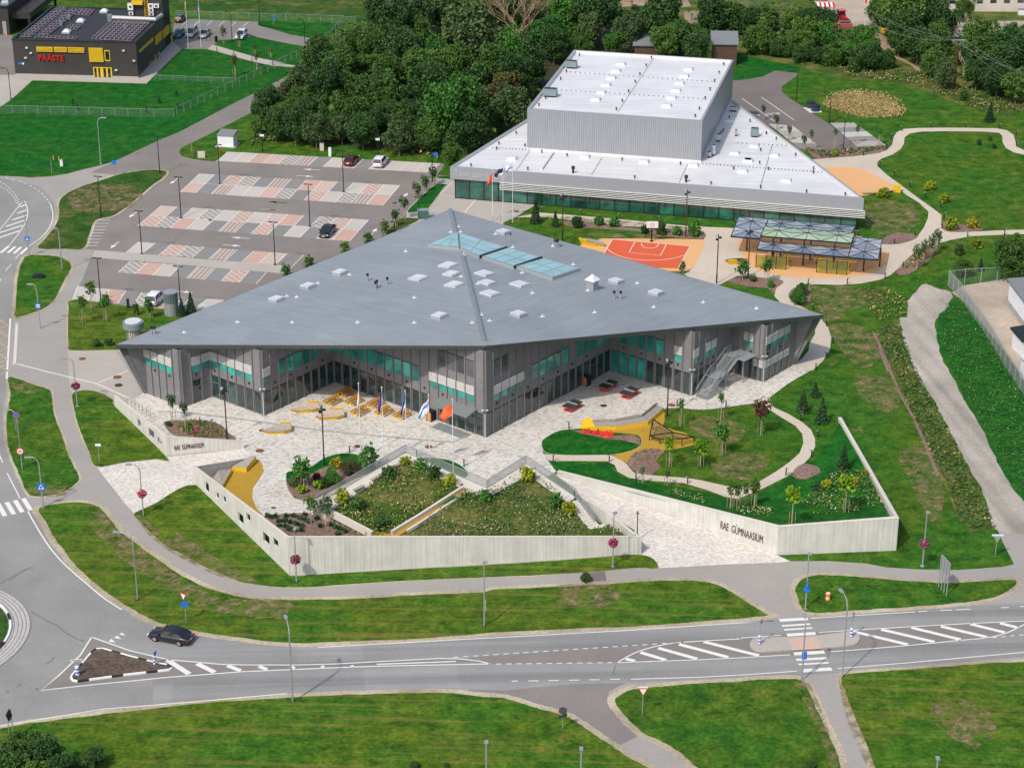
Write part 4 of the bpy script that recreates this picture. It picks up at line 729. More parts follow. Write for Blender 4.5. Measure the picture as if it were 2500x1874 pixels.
def facade(i, j, nb, ground='g', g0=None, extra=None):
 """wall from corner i to corner j, seen with its outside to the right-hand/front; nb bays"""
 a, b_ = p_[i], p_[j]; L = (b_ - a).length; d = (b_ - a) / L; out = Vector((d.y, -d.x))       # outside = towards the camera side
 n_ = 6; mb = MB()
 for k in range(n_):
  u0, u1 = a.lerp(b_, k / n_), a.lerp(b_, (k + 1) / n_)
  mb.poly([(u0.x, u0.y, 0), (u1.x, u1.y, 0), (u1.x, u1.y, roofz(*u1) - .54), (u0.x, u0.y, roofz(*u0) - .54)])
 mb.m('fin_metal') if False else None
 fn = MB()
 for k in range(0, nb + 1):
  u = a.lerp(b_, min(max(k / nb, .15 / L), 1 - .15 / L)); zt = roofz(*u) - .6
  c_ = u + out * .09; fn.box((c_.x, c_.y, zt / 2 + .05), (.09, .15, zt - .1), math.atan2(d.y, d.x))
 w_ = loc_build(mb, 'facade_wall', 'clinker_wall', school); loc_build(fn, 'mullions', 'fin_metal', w_)
 bs = L / nb
 def bay(k, z0, z1, mat, name, dep=.03, ins=.14, frame=True, mid=None):
  u0 = a + d * (k * bs + ins); u1 = a + d * ((k + 1) * bs - ins); o1 = out * (dep + .0)
  g_ = MB()
  def slab(q0, q1, za, zb, dp, mt):
   g_.m(mt); o2 = out * dp
   P4 = [Vector((q0.x, q0.y, 0)), Vector((q1.x, q1.y, 0))]
   o3 = Vector((o2.x, o2.y, 0)); i3 = Vector((-out.x * .02, -out.y * .02, 0))
   g_.hexa([P4[0] + i3 + Vector((0, 0, za)), P4[0] + o3 + Vector((0, 0, za)), P4[1] + o3 + Vector((0, 0, za)), P4[1] + i3 + Vector((0, 0, za)), P4[0] + i3 + Vector((0, 0, zb)), P4[0] + o3 + Vector((0, 0, zb)), P4[1] + o3 + Vector((0, 0, zb)), P4[1] + i3 + Vector((0, 0, zb))])
  slab(u0, u1, z0, z1, dep, mat)
  o = loc_build(g_, name, None, school)
  if frame:
   g_ = MB(); t = .06
   slab(u0, u1, z0, z0 + t, .07, 'fin_metal'); slab(u0, u1, z1 - t, z1, .07, 'black_steel'); slab(u0, u0 + d * t, z0, z1, .06, 'fin_metal'); slab(u1 - d * t, u1, z0, z1, .06, 'fin_metal')
   if mid: slab(u0, u1, mid - .04, mid + .04, .07, 'fin_metal')
   loc_build(g_, 'frame', None, o)
  return o
 def louv(k, z0, z1):
  u0 = a + d * (k * bs + .1); u1 = a + d * ((k + 1) * bs - .1); g_ = MB(); nz = max(3, int((z1 - z0) / .2))
  for q in range(nz):
   z = z0 + (z1 - z0) * (q + .5) / nz; m0 = u0 + out * .12; m1 = u1 + out * .12
   g_.bar((m0.x, m0.y, z), (m1.x, m1.y, z), .12, .12)
  loc_build(g_, 'louvre', 'louvre_metal', school)
 def lamp(k, z=4.05):
  u = a + d * ((k + .5) * bs) + out * .08; g_ = MB(); g_.box((u.x, u.y, z), (.2, .2, .2), math.atan2(d.y, d.x)); loc_build(g_, 'wall_lamp', 'black_plastic', school)
 for k in range(nb):
  c_ = ground[k] if k < len(ground) else '.'
  if c_ == 'g': bay(k, .12, 3.25, 'glass_dark', 'ground_window')
  if c_ == 'h': bay(k, .12, 2.0, 'glass_dark', 'ground_window'); louv(k, 2.05, 3.15)
  if c_ == 't': bay(k, .12, 3.25, 'glass_teal', 'ground_window')
  if c_ == 'd': bay(k, .08, 3.25, 'glass_dark', 'door', mid=2.3)
  if c_ == 'e': bay(k, .05, 2.5, 'glass_dark', 'door')
  if c_ == 'l': bay(k, .12, 2.6, 'glass_dark', 'ground_window')
  e_ = extra[k] if extra and k < len(extra) else '.'
  if e_ in 'WM': bay(k, 4.6, 6.85, 'glass_teal', 'window', ins=.12, mid=5.8 if e_ == 'M' else None)
  if e_ == 'S' or e_ == 'U': bay(k, 4.4, 5.45, 'glass_teal', 'window', ins=.16); louv(k, 5.45, 6.7)
  if e_ == 'U':
   zt = min(10.2, roofz(*(a + d * ((k + .5) * bs))) - .8); bay(k, 7.9, max(8.8, zt), 'glass_slate', 'upper_window')
  if e_ == 'V': bay(k, 7.9, 9.4, 'glass_slate', 'upper_window')
 return a, d, out, bs, lamp
fc = {}
fc['a'] = facade(0, 1, 5, '.....', extra='SSSS.'); fc['b'] = facade(1, 2, 3, '.d.', extra='.SS'); fc['c'] = facade(2, 3, 6, 'dggggg', extra='SSSSS.')
fc['d'] = facade(3, 4, 9, 'ggggdgggg', extra='S.WMWWW.W'[:9]); fc['e'] = facade(4, 5, 17, 'ggggggggggg.deeeg', extra='WWWWWWWMWW.SUUUU.')
fc['f'] = facade(5, 6, 17, 'ggggggggggggggdgg', extra='.UUSS.MWWWW.MWWWW'); fc['g'] = facade(6, 7, 9, 'tttt' + 'ggggg', extra='.WWWWW.S.')
fc['h'] = facade(7, 8, 7, 'ggggggg', extra='S.SS...'); fc['i'] = facade(8, 9, 6, '.g.dhh', extra='.SS..S' if False else '..SS..'); fc['j'] = facade(9, 10, 5, 'hhhh.', extra='SSSS.')
for q, ks in (('a', (1, 3)), ('b', (1,)), ('c', (0, 2, 4)), ('d', (1, 3, 5, 7)), ('e', (2, 4, 6, 8, 10, 12)), ('f', (1, 3, 5, 7, 9, 11, 13)), ('g', (1, 3, 5, 7)), ('h', (1, 3)), ('i', (3,)), ('j', (0, 2))):
 for k in ks: fc[q][4](k)
# entrance canopy
a, d, out, bs, _ = fc['e']
u0, u1 = a + d * bs * 12.3, a + d * bs * 16.2; mb = MB(); cz = 3.35
mb.hexa([(u0.x, u0.y, cz + .1), (u1.x, u1.y, cz + .1), *[tuple(q) for q in ()], (u1.x + out.x * 2.1, u1.y + out.y * 2.1, cz - .25), (u0.x + out.x * 2.1, u0.y + out.y * 2.1, cz - .25), (u0.x, u0.y, cz + .35), (u1.x, u1.y, cz + .35), (u1.x + out.x * 2.1, u1.y + out.y * 2.1, cz - .1), (u0.x + out.x * 2.1, u0.y + out.y * 2.1, cz - .1)])
loc_build(mb, 'entrance_canopy', 'zinc_canopy', school)
mt = [u0 + out * .4, u1 + out * .4 - d * .6, u1 + out * 2.2 - d * .6, u0 + out * 2.2]
sheet('door_mat', [(q.x, q.y, 0) for q in mt], .036, 'doormat', 'grey entrance mat under the canopy')
# glass corners: white corner posts
mb = MB()
for k in (3, 5, 7, 9): q = p_[k] + Vector((0, -.06)); mb = MB(); mb.box((q.x, q.y, 1.65), (.16, .16, 3.3), R(6)); loc_build(mb, 'corner_post', 'light_steel', school)
# security cameras on the corners
mb = MB()
for k in (3, 5, 7, 9):
 q = p_[k]
 for sx_ in (-.45, .45): mb.box((q.x + sx_ * .6, q.y - .3, 4.0), (.26, .12, .12), sx_)
 mb.bar((q.x, q.y, 3.9), (q.x, q.y - .35, 3.9), .05, .05)
loc_build(mb, 'security_camera', 'white_metal', school)
# roof windows (domes), vents and anchors
def slope_frame(q):
 x, y = q.x, q.y; z = roofz(x, y)
 ex = Vector((dv.x, dv.y, 0)); ex.z = roofz(x + ex.x * .5, y + ex.y * .5) - z; ex.z *= 2
 ey = Vector((du.x, du.y, 0)); ey.z = 2 * (roofz(x + ey.x * .5, y + ey.y * .5) - z)
 return ex.normalized(), ey.normalized()
def roofbox(s, wx, wy, h, dome='dome_white', name='roof_window', curb='galvanised'):
 q = onroof(s, 0.0); ex, ey = slope_frame(q); up = ex.cross(ey).normalized()
 def ringq(f_, z): return [q + ex * (sx * wx / 2 * f_) + ey * (sy * wy / 2 * f_) + up * z for sx, sy in ((-1, -1), (1, -1), (1, 1), (-1, 1))]
 c_ = MB().m(curb); c_.hexa(ringq(1.12, -.02) + ringq(1.0, h)); o = loc_build(c_, name, None, school)
 g_ = MB(); g_.hexa(ringq(1.02, h) + ringq(.98, h + .07)); g_.poly(ringq(.9, h + .12)); loc_build(g_, 'dome', dome, o)
for s in ('F 728 690', 'F 483 795', 'F 238 897', 'F 1987 378', 'F 1495 1025', 'F 2103 1012', 'G 960 757', 'G 1268 845'): roofbox(s, 1.6, 1.6, .4)
for s in ('F 1562 628', 'F 1330 727', 'F 1608 778', 'F 1840 693', 'F 1883 846', 'F 2112 775'): roofbox(s, 2.05, 2.05, .2)
for s in ('F 1585 696', 'F 1862 764'): roofbox(s, 1.8, 1.8, .22)
def pipe_on_roof(s, h, r_, cap='black_plastic', name='vent_pipe', body='galvanised'):
 q = onroof(s); mb = MB(); mb.m(body).cyl((q.x, q.y, q.z - .1), r_, h + .1, 8); mb.m(cap).cyl((q.x, q.y, q.z + h), r_ * 1.35, .3, 8); loc_build(mb, name, None, school)
for s in ('F 940 745', 'F 1000 806', 'F 1011 795', 'F 1092 773', 'G 945 880', 'G 995 880', 'E 1170 1155', 'E 1193 1155'): pipe_on_roof(s, .8, .14)
pipe_on_roof('G 147 450', 1.2, .07); 
mb = MB()
for s in ('F 1233 520', 'F 800 700', 'F 557 765', 'F 392 873', 'F 317 865', 'F 1300 877', 'F 358 1068', 'F 862 1068', 'F 1300 1070', 'F 1746 1070', 'F 1880 1055', 'F 1817 1010', 'F 1788 770', 'F 1660 715', 'F 1680 548', 'F 1580 372', 'F 1655 370', 'F 1640 330', 'G 163 488', 'G 630 622', 'G 315 842', 'G 1123 766', 'G 795 990', 'G 393 1022', 'G 1250 950', 'G 1633 913', 'G 2045 958', 'G 743 822', 'G 472 480', 'G 30 387', 'G 235 685', 'E 1832 1065', 'E 1420 1145', 'H 148 960'):
 q = onroof(s); mb.box((q.x, q.y, q.z + .06), (.55, .35, .06), .3); mb.cyl((q.x, q.y, q.z), .06, .4, 6)
loc_build(mb, 'roof_anchors', 'white_metal', school)
# chimney box with pyramid cap, small fan
q = onroof('G 777 810'); ex = R(-39); mb = MB().m('galvanised'); mb.box((q.x, q.y, q.z + .55), (1.2, 1.2, 1.5), ex); o = loc_build(mb, 'vent_housing', None, school)
mb = MB(); ca, sa = math.cos(ex), math.sin(ex); cr = [(-.8, -.8), (.8, -.8), (.8, .8), (-.8, .8)]; cr = [(q.x + x * ca - y * sa, q.y + x * sa + y * ca, q.z + 1.45) for x, y in cr]
for i in range(4): mb.poly([cr[i], cr[(i + 1) % 4], (q.x, q.y, q.z + 2.3)])
mb.poly(cr[::-1]); loc_build(mb, 'cap', 'white_metal', o)
q = onroof('G 500 480'); mb = MB().m('galvanised').box((q.x, q.y, q.z + .4), (.7, .7, .8), .4).m('black_plastic').ball((q.x, q.y, q.z + 1.0), .42, .7); loc_build(mb, 'roof_fan', None, school)
# long glass rooflights
def rooflight(cs, nx, ny, name='rooflight'):
 P4 = [onroof(s) for s in cs]; mb = MB(); up = Vector((0, 0, 1)); h = .42
 ctr_ = sum(P4, Vector()) / 4
 def ring_(f_, z): return [ctr_ + (p4 - ctr_) * f_ + up * z for p4 in P4]
 b0, t0 = ring_(1.0, -.02), ring_(.985, h); mb.m('galvanised').hexa(b0 + t0)
 o = loc_build(mb, name, None, school); g_ = MB().m('glass_aqua')
 q4 = ring_(.93, h + .025); 
 for i in range(nx):
  for j in range(ny):
   f = lambda u, v: q4[0].lerp(q4[1], u).lerp(q4[3].lerp(q4[2], u), v)
   e = .012
   g_.poly([f(i / nx + e, j / ny + e), f((i + 1) / nx - e, j / ny + e), f((i + 1) / nx - e, (j + 1) / ny - e), f(i / nx + e, (j + 1) / ny - e)])
 loc_build(g_, 'panes', 'glass_aqua', o)
 return P4
rooflight(('F 1810 573', 'F 1640 385', 'F 1640 386', 'F 2008 505') if False else ('F 1650 512', 'F 1800 575', 'F 2010 503', 'F 1640 388'), 2, 3)
rooflight(('F 1400 485', 'F 1648 512', 'F 1636 390', 'F 1632 389'), 3, 2)
rooflight(('F 1820 575', 'F 2065 655', 'G 383 580', 'G 135 505'), 3, 2); rooflight(('G 190 650', 'G 470 742', 'G 688 668', 'G 400 588'), 3, 2)
mb = MB()
for s0, s1 in (('F 1800 572', 'F 2015 500'), ('F 2065 652', 'G 385 578')):
 q0, q1 = onroof(s0), onroof(s1); mb.tube([q0 + Vector((0, 0, .25)), q1 + Vector((0, 0, .25))], .22, 8)
loc_build(mb, 'blind_box', 'charcoal_trim', school)
# outside stair
SB, SM0, SM1, ST = G('e 510 1290', 0), G('e 690 1005', 2.0), G('e 770 915', 2.05), G('e 915 720', 4.1); TP = G('e 1010 640', 4.1)
sw = 1.9; mb = MB(); sd = (ST - SB); sd.z = 0; sd.normalize(); sn = Vector((-sd.y, sd.x, 0)) * sw / 2
steps = 11
for f0, f1 in ((SB, SM0), (SM1, ST)):
 for k in range(steps):
  q = f0.lerp(f1, (k + .5) / steps); z = f0.z + (f1.z - f0.z) * (k + 1) / steps; Ls = ((f1 - f0).xy.length) / steps
  mb.box((q.x, q.y, z - .03), (Ls * .9, sw, .08), math.atan2(sd.y, sd.x))
q = (SM0 + SM1) / 2; mb.box((q.x, q.y, 2.0), ((SM1 - SM0).xy.length + .1, sw, .1), math.atan2(sd.y, sd.x))
q = ST + sd * 1.3; mb.box((q.x + sn.x * -.5, q.y + sn.y * -.5, 4.1), (2.8, sw * 1.9, .12), math.atan2(sd.y, sd.x))
stair = empty('outdoor_staircase', (SB.x, SB.y, 0), 0, 'grey steel outdoor staircase climbing to the upper door in the east recess', 'staircase'); sr = Vector((SB.x, SB.y, 0))
loc_build(mb, 'steps', 'galvanised', stair, sr)
for sg in (-1, 1):
 mb = MB(); o3 = sn * sg
 path = [SB, SM0, SM1, ST, ST + sd * 1.2]
 for i_ in range(4):
  a3, b3 = path[i_] + o3, path[i_ + 1] + o3; mb.m('galvanised').bar(a3 + Vector((0, 0, -.1)), b3 + Vector((0, 0, -.1)), .06, .32); mb.bar(a3 + Vector((0, 0, 1.1)), b3 + Vector((0, 0, 1.1)), .09, .07)
  n = int((b3 - a3).length / .3) + 1
  for k in range(n + 1):
   c3 = a3.lerp(b3, k / n); mb.bar(c3, c3 + Vector((0, 0, 1.1)), .03, .03, (1, 0, 0))
 loc_build(mb, 'railing', None, stair, sr)
mb = MB()
for q in (SM1 - sn, ST - sn + sd * 1.5, SM1 + sn): mb.cyl((q.x, q.y, 0), .08, q.z, 8)
loc_build(mb, 'posts', 'galvanised', stair, sr)
# ================================================================== SPORTS HALL
HZ = 5.75
hl, hr = G('B 1575 1285', HZ), G('D 978 1530', HZ); hb1, hb2 = G('C 275 905', HZ), G('D 0 790', HZ)
d1, d2 = hb1 - hl, hb2 - hr; rr_ = hr - hl; den = d1.x * -d2.y + d2.x * d1.y
tt = (rr_.x * -d2.y + d2.x * rr_.y) / den; hp = hl + d1 * tt
hall = empty('sports_hall', (hl.x, hl.y, 0), 0, 'white-roofed triangular sports hall with a tall ribbed grey block on top', 'sports hall'); hr0 = Vector((hl.x, hl.y, 0))
def hb(mb, name, mat=None, parent=None, lab=None): return loc_build(mb, name, mat, parent or hall, hr0, lab)
tri = [hl, hr, G('C 1862 770', HZ), G('C 300 900', HZ)]; dF = (hr - hl).normalized(); nF = Vector((dF.y, -dF.x, 0)); cen = sum(tri, Vector()) / 4
ins2 = [Vector((q.x, q.y, 0)) for q in offset([(q.x, q.y) for q in tri], -.45)]; ins = [Vector((q.x, q.y, 0)) for q in offset([(q.x, q.y) for q in tri], -.5)]
mb = MB(); mb.poly([(q.x, q.y, HZ - .35) for q in ins]); hb(mb, 'roof', 'membrane_white')
mb = MB()
for i in range(4):
 a, b_ = tri[i], tri[(i + 1) % 4]; a2, b2 = ins2[i], ins2[(i + 1) % 4]
 mb.m('hall_fascia').poly([(a.x, a.y, HZ - 2.15), (b_.x, b_.y, HZ - 2.15), (b_.x, b_.y, HZ), (a.x, a.y, HZ)])
 mb.m('hall_fascia').poly([(a.x, a.y, HZ), (b_.x, b_.y, HZ), (b2.x, b2.y, HZ), (a2.x, a2.y, HZ)]); mb.m('membrane_upstand').poly([(b2.x, b2.y, HZ), (a2.x, a2.y, HZ), (a2.x, a2.y, HZ - .4), (b2.x, b2.y, HZ - .4)][::-1])
mb.m('charcoal_trim').poly([(q.x, q.y, HZ - 2.15) for q in tri][::-1]); hb(mb, 'fascia')
gi = [Vector((q.x, q.y, 0)) for q in offset([(q.x, q.y) for q in tri], -.6)]
g0, g1 = gi[0], gi[1]; Lg = (g1 - g0).length
mb = MB()
for i in range(1, 4): a, b_ = gi[i], gi[(i + 1) % 4]; mb.poly([(a.x, a.y, 0), (b_.x, b_.y, 0), (b_.x, b_.y, HZ - 2.1), (a.x, a.y, HZ - 2.1)])
q = gi[0].lerp(gi[2], .0); hb(mb, 'side_wall', 'hall_fascia')
fw = MB(); fw.poly([(g0.x, g0.y, 0), (g1.x, g1.y, 0), (g1.x, g1.y, HZ - 2.1), (g0.x, g0.y, HZ - 2.1)]); hb(fw, 'front_wall', 'charcoal_trim')
nb = 27; gd = (g1 - g0).normalized(); gn = Vector((gd.y, -gd.x, 0))
for k in range(nb):
 u0, u1 = g0 + gd * (Lg * k / nb + .06), g0 + gd * (Lg * (k + 1) / nb - .06); mb = MB()
 mb.m('glass_hall'); e0 = gn * .04
 mb.poly([u0 + e0 + Vector((0, 0, .15)), u1 + e0 + Vector((0, 0, .15)), u1 + e0 + Vector((0, 0, 3.3)), u0 + e0 + Vector((0, 0, 3.3))])
 o = hb(mb, 'glazed_panel' if k not in (1, 2, 20) else 'door', None)
mb = MB()
for k in range(nb + 1):
 u = g0 + gd * (Lg * k / nb) + gn * .08; mb.box((u.x, u.y, 1.7), (.12, .14, 3.3), math.atan2(gd.y, gd.x))
mb.bar(g0 + gn * .07 + Vector((0, 0, .08)), g1 + gn * .07 + Vector((0, 0, .08)), .12, .16)
hb(mb, 'mullions', 'black_steel')
mb = MB(); s0 = hl + (hr - hl) * .125; s1 = hr + dF * .35
for k in range(5):
 z = HZ - 2.12 - k * .29; mb.bar(Vector((s0.x, s0.y, z)) + nF * .08, Vector((s1.x, s1.y, z)) + nF * .08, .2, .10)
hb(mb, 'sun_louvre', 'louvre_metal')
# lettering on the fascia
ts = G('B 1608 1352', HZ - 1.3); tt_ = (ts - hl).dot(dF); to = hl + dF * (tt_) + nF * .03 + Vector((0, 0, -1.45))
text_mesh('Tuule spordihoone', 1.45, 'light_steel', Vector((to.x, to.y, HZ - 1.55)) - hr0, dF, Vector((-.12 * dF.x, -.12 * dF.y, 1)), .03, .82, 'lettering', hall)
# block
BZ = HZ - .3 + hgt('C 275 1150', 'C 275 838', HZ - .3); bfl, bfr = G('C 275 1150', HZ - .3), G('C 1615 1250', HZ - .3); bbl, bbr = G('C 635 385', BZ), G('C 1868 462', BZ)
bfl2, bfr2 = G('C 275 838', BZ), G('C 1625 932', BZ)
b4 = [((bfl + bfl2) / 2).xy, ((bfr + bfr2) / 2).xy, bbr.xy, bbl.xy]
mb = MB()
for i in range(4): a, b_ = b4[i], b4[(i + 1) % 4]; mb.poly([(a.x, a.y, HZ - .5), (b_.x, b_.y, HZ - .5), (b_.x, b_.y, BZ), (a.x, a.y, BZ)])
blk = hb(mb, 'upper_block', 'ribbed_grey')
i4 = offset([(q.x, q.y) for q in b4], -.4); mb = MB()
for i in range(4):
 a, b_, a2, b2 = b4[i], b4[(i + 1) % 4], i4[i], i4[(i + 1) % 4]
 mb.m('hall_fascia').poly([(a.x, a.y, BZ), (b_.x, b_.y, BZ), (b2.x, b2.y, BZ), (a2.x, a2.y, BZ)]); mb.m('membrane_upstand').poly([(a2.x, a2.y, BZ), (b2.x, b2.y, BZ), (b2.x, b2.y, BZ - .55), (a2.x, a2.y, BZ - .55)])
 o_ = offset([(q.x, q.y) for q in b4], .03); mb.m('membrane_upstand').poly([(o_[i].x, o_[i].y, HZ - .36), (o_[(i + 1) % 4].x, o_[(i + 1) % 4].y, HZ - .36), (o_[(i + 1) % 4].x, o_[(i + 1) % 4].y, HZ), (o_[i].x, o_[i].y, HZ)])
hb(mb, 'parapet', None, blk); mb = MB(); mb.poly([(q.x, q.y, BZ - .5) for q in i4]); hb(mb, 'block_roof', 'membrane_white', blk)
bang = math.atan2((b4[1] - b4[0]).y, (b4[1] - b4[0]).x)
def hdome(s, z, w=1.5, curb='membrane_upstand'):
 q = G(s, z); ca, sa = math.cos(bang), math.sin(bang)
 rg_ = lambda w_, z_: [(q.x + x * ca - y * sa, q.y + x * sa + y * ca, z + z_) for x, y in ((-w_, -w_), (w_, -w_), (w_, w_), (-w_, w_))]
 mb = MB().m(curb).hexa(rg_(w / 2 + .12, 0) + rg_(w / 2, .3)); o = hb(mb, 'roof_window'); mb = MB().hexa(rg_(w / 2, .3) + rg_(w / 2 - .15, .45)); hb(mb, 'dome', 'dome_white', o)
for s in ('C 1000 500', 'C 962 552', 'C 925 607', 'C 885 660', 'C 845 718', 'C 805 773', 'C 1520 540', 'C 1488 592', 'C 1452 647', 'C 1423 703', 'C 1388 760', 'C 1352 820'): hdome(s, BZ - .5)
for s in ('C 160 1228', 'C 722 1215', 'C 1177 1252', 'C 1560 1280', 'C 1875 1185', 'C 1980 1245', 'C 1938 1325', 'D 130 1130', 'D 285 1203', 'D 378 1397', 'C 1830 940', 'D 80 1243'): hdome(s, HZ - .35)
def stub(s, z, r_=.13, h=.55, name='vent_stub', mat='rust_steel'):
 q = G(s, z); mb = MB().m('black_plastic').cyl((q.x, q.y, z), r_ * .7, h * .7, 6).m(mat).cyl((q.x, q.y, z + h * .6), r_ * 1.2, h * .4, 6); hb(mb, name)
for s in ('C 678 435', 'C 1232 455', 'C 1192 515', 'C 1144 582', 'C 1107 640', 'C 1057 715', 'C 1008 788', 'C 962 852', 'C 577 560', 'C 533 618', 'C 417 765', 'C 365 820', 'C 1790 505', 'C 1755 570', 'C 1720 635', 'C 1685 698', 'C 1647 768', 'C 1603 848', 'C 1570 905'): stub(s, BZ - .5)
for s in ('C 190 1035', 'C 57 1115', 'C 40 1155', 'C 258 1132', 'C 388 1180', 'C 582 1207', 'C 1007 1240', 'C 1457 1272', 'C 1866 1308', 'C 2136 1312', 'C 2067 1265', 'C 2075 1165', 'C 1993 942', 'C 2119 1037', 'C 1834 915', 'C 1787 1015', 'C 1770 1033', 'B 1737 1285', 'C 280 1312', 'C 1104 1378', 'C 1692 1424', 'D 180 1455', 'D 533 1487', 'D 832 1508', 'D 587 1308', 'D 585 1338', 'D 450 1203', 'D 300 1080', 'D 223 1037'): stub(s, HZ - .35)
for s in ('C 629 1335', 'C 1500 1405'): stub(s, HZ - .35, .26, 1.2)
mb = MB()
def dots(s0, s1, n, z):
 a, b_ = G(s0, z), G(s1, z)
 for k in range(n): q = a.lerp(b_, k / (n - 1)); mb.box((q.x, q.y, z + .06), (.16, .16, .12))
for s0, s1, n, z in (('C 1255 445', 'C 978 860', 34, BZ - .5), ('C 610 558', 'C 1700 632', 30, BZ - .5), ('C 540 697', 'C 1630 765', 30, BZ - .5), ('C 10 1140', 'C 290 1158', 12, HZ - .35), ('C 290 1170', 'C 195 1310', 12, HZ - .35), ('C 850 1222', 'C 775 1345', 10, HZ - .35), ('C 1508 1275', 'C 1450 1405', 10, HZ - .35), ('C 1630 1265', 'D 650 1330', 34, HZ - .35), ('D 270 1120', 'D 178 1440', 26, HZ - .35), ('D 5 1105', 'D 375 1125', 12, HZ - .35)): dots(s0, s1, n, z)
tag(hb(mb, 'roof_markers', 'charcoal_trim'), kind='stuff')
mb = MB(); a, b_ = G('C 475 1180', HZ - .3), G('C 385 1310', HZ - .3); mb.bar(a + Vector((0, 0, .1)), b_ + Vector((0, 0, .1)), .3, .35); hb(mb, 'pipe_duct', 'membrane_upstand')
def unit(s, z, sz, mat='unit_green', name='air_unit'):
 q = G(s, z); mb = MB().m(mat).box((q.x, q.y, z + .3 + sz[2] / 2), sz, bang).m('charcoal_trim').box((q.x, q.y, z + .15), (sz[0] * .8, sz[1] * .8, .3), bang).box((q.x, q.y, z + .32 + sz[2]), (sz[0] * .85, sz[1] * .7, .05), bang); hb(mb, name)
unit('C 615 525', BZ - .5, (2.1, 1.2, 1.1)); unit('C 452 745', BZ - .5, (2.4, 1.3, 1.2)); unit('C 2027 1055', HZ - .35, (1.3, 1.0, 1.3))
unit('C 1750 1090', HZ - .35, (.8, .8, 1.0), 'membrane_upstand'); unit('C 1712 1200', HZ - .35, (.5, .5, 1.6), 'light_steel'); unit('C 1680 1215', HZ - .35, (.6, .6, .7), 'galvanised'); unit('C 1862 860', HZ - .35, (1.4, .6, .6), 'light_steel'); unit('C 1885 1050', HZ - .35, (.4, .4, .9), 'galvanised')
# ================================================================== FIRE STATION
FZ = 7.5; f0, f1 = G('A 120 580'), G('A 1068 605'); f2 = G('A 1365 345'); fd = (f1 - f0).normalized(); fn_ = Vector((fd.y, -fd.x, 0)); side = f2 - f1; side = Vector((-fd.y, fd.x, 0)) * side.length
fs = empty('fire_station', f0, 0, 'charcoal flat-roofed fire station with yellow louvres and red PÄÄSTE lettering', 'fire station'); fr0 = f0
def fb(mb, name, mat=None, parent=None): return loc_build(mb, name, mat, parent or fs, fr0)
dep = (G('A 440 42', FZ) - G('A 92 292', FZ)).length; sN = Vector((-fd.y, fd.x, 0))
q4 = [f0, f1, f1 + sN * dep, f0 + sN * dep]
mb = MB()
for i in range(4): a, b_ = q4[i], q4[(i + 1) % 4]; mb.poly([(a.x, a.y, .35), (b_.x, b_.y, .35), (b_.x, b_.y, FZ), (a.x, a.y, FZ)])
fwall = fb(mb, 'wall', 'charcoal_cladding'); mb = MB().prism([(q.x, q.y) for q in offset([(q.x, q.y) for q in q4], .03)], 0, .36); fb(mb, 'plinth', 'plinth_grey')
mb = MB(); i4 = offset([(q.x, q.y) for q in q4], -.35); mb.poly([(q.x, q.y, FZ - .3) for q in i4]); fb(mb, 'roof', 'roof_bitumen')
mb = MB(); o4 = offset([(q.x, q.y) for q in q4], .08)
for i in range(4): a, b_ = o4[i], o4[(i + 1) % 4]; a2, b2 = i4[i], i4[(i + 1) % 4]; mb.poly([(a.x, a.y, FZ + .02), (b_.x, b_.y, FZ + .02), (b2.x, b2.y, FZ + .02), (a2.x, a2.y, FZ + .02)]); mb.poly([(a.x, a.y, FZ - .25), (b_.x, b_.y, FZ - .25), (b_.x, b_.y, FZ + .02), (a.x, a.y, FZ + .02)]); mb.poly([(b2.x, b2.y, FZ - .3), (a2.x, a2.y, FZ - .3), (a2.x, a2.y, FZ + .02), (b2.x, b2.y, FZ + .02)][::-1])
fb(mb, 'parapet', 'charcoal_trim')
def onface(s, o_, d_):
 """photo point on the vertical plane through o_ along d_ -> (distance along, height)"""
 x, y = pxs(s)[0][0] - 1250, 937 - pxs(s)[0][1]
 r_ = Vector((x, FPX * CT + y * ST_, -FPX * ST_ + y * CT)); n = Vector((d_.y, -d_.x, 0)); c_ = Vector((0, 0, CAMH)); t = (o_ - c_).dot(n) / r_.dot(n); q = c_ + r_ * t
 return (q - o_).dot(d_), q.z
def facebox(mb, o_, d_, s0, s1, mat, dep0, dep1=None):
 a = onface(s0, o_, d_); b_ = onface(s1, o_, d_); n = Vector((d_.y, -d_.x, 0)); xa, xb = sorted((a[0], b_[0])); za, zb = sorted((a[1], b_[1])); za = max(za, .1)
 mb.m(mat); A_, B_ = o_ + d_ * xa, o_ + d_ * xb; A_.z = B_.z = 0; i_ = n * -.02; e_ = n * dep0; Z = lambda z: Vector((0, 0, z))
 mb.hexa([A_ + i_ + Z(za), B_ + i_ + Z(za), B_ + e_ + Z(za), A_ + e_ + Z(za), A_ + i_ + Z(zb), B_ + i_ + Z(zb), B_ + e_ + Z(zb), A_ + e_ + Z(zb)][:]); return xa, xb, za, zb
def louvpanel(s0, s1, o_, d_, root_b):
 a = onface(s0, o_, d_); b_ = onface(s1, o_, d_); xa, xb = sorted((a[0], b_[0])); za, zb = sorted((a[1], b_[1])); mb = MB(); n = Vector((d_.y, -d_.x, 0)); nz = max(3, int((zb - za) / .22))
 for k in range(nz):
  z = za + (zb - za) * (k + .5) / nz; A_, B_ = o_ + d_ * xa + n * .2, o_ + d_ * xb + n * .2; mb.bar((A_.x, A_.y, z), (B_.x, B_.y, z), .3, .15)
 root_b(mb, 'yellow_louvre', 'yellow_paint')
for s0, s1 in (('A 283 358', 'A 412 400'), ('A 417 360', 'A 520 402'), ('A 525 363', 'A 655 407'), ('A 685 367', 'A 803 478')): louvpanel(s0, s1, f0, fd, fb)
se = (f2 - f1); sdir2 = sN
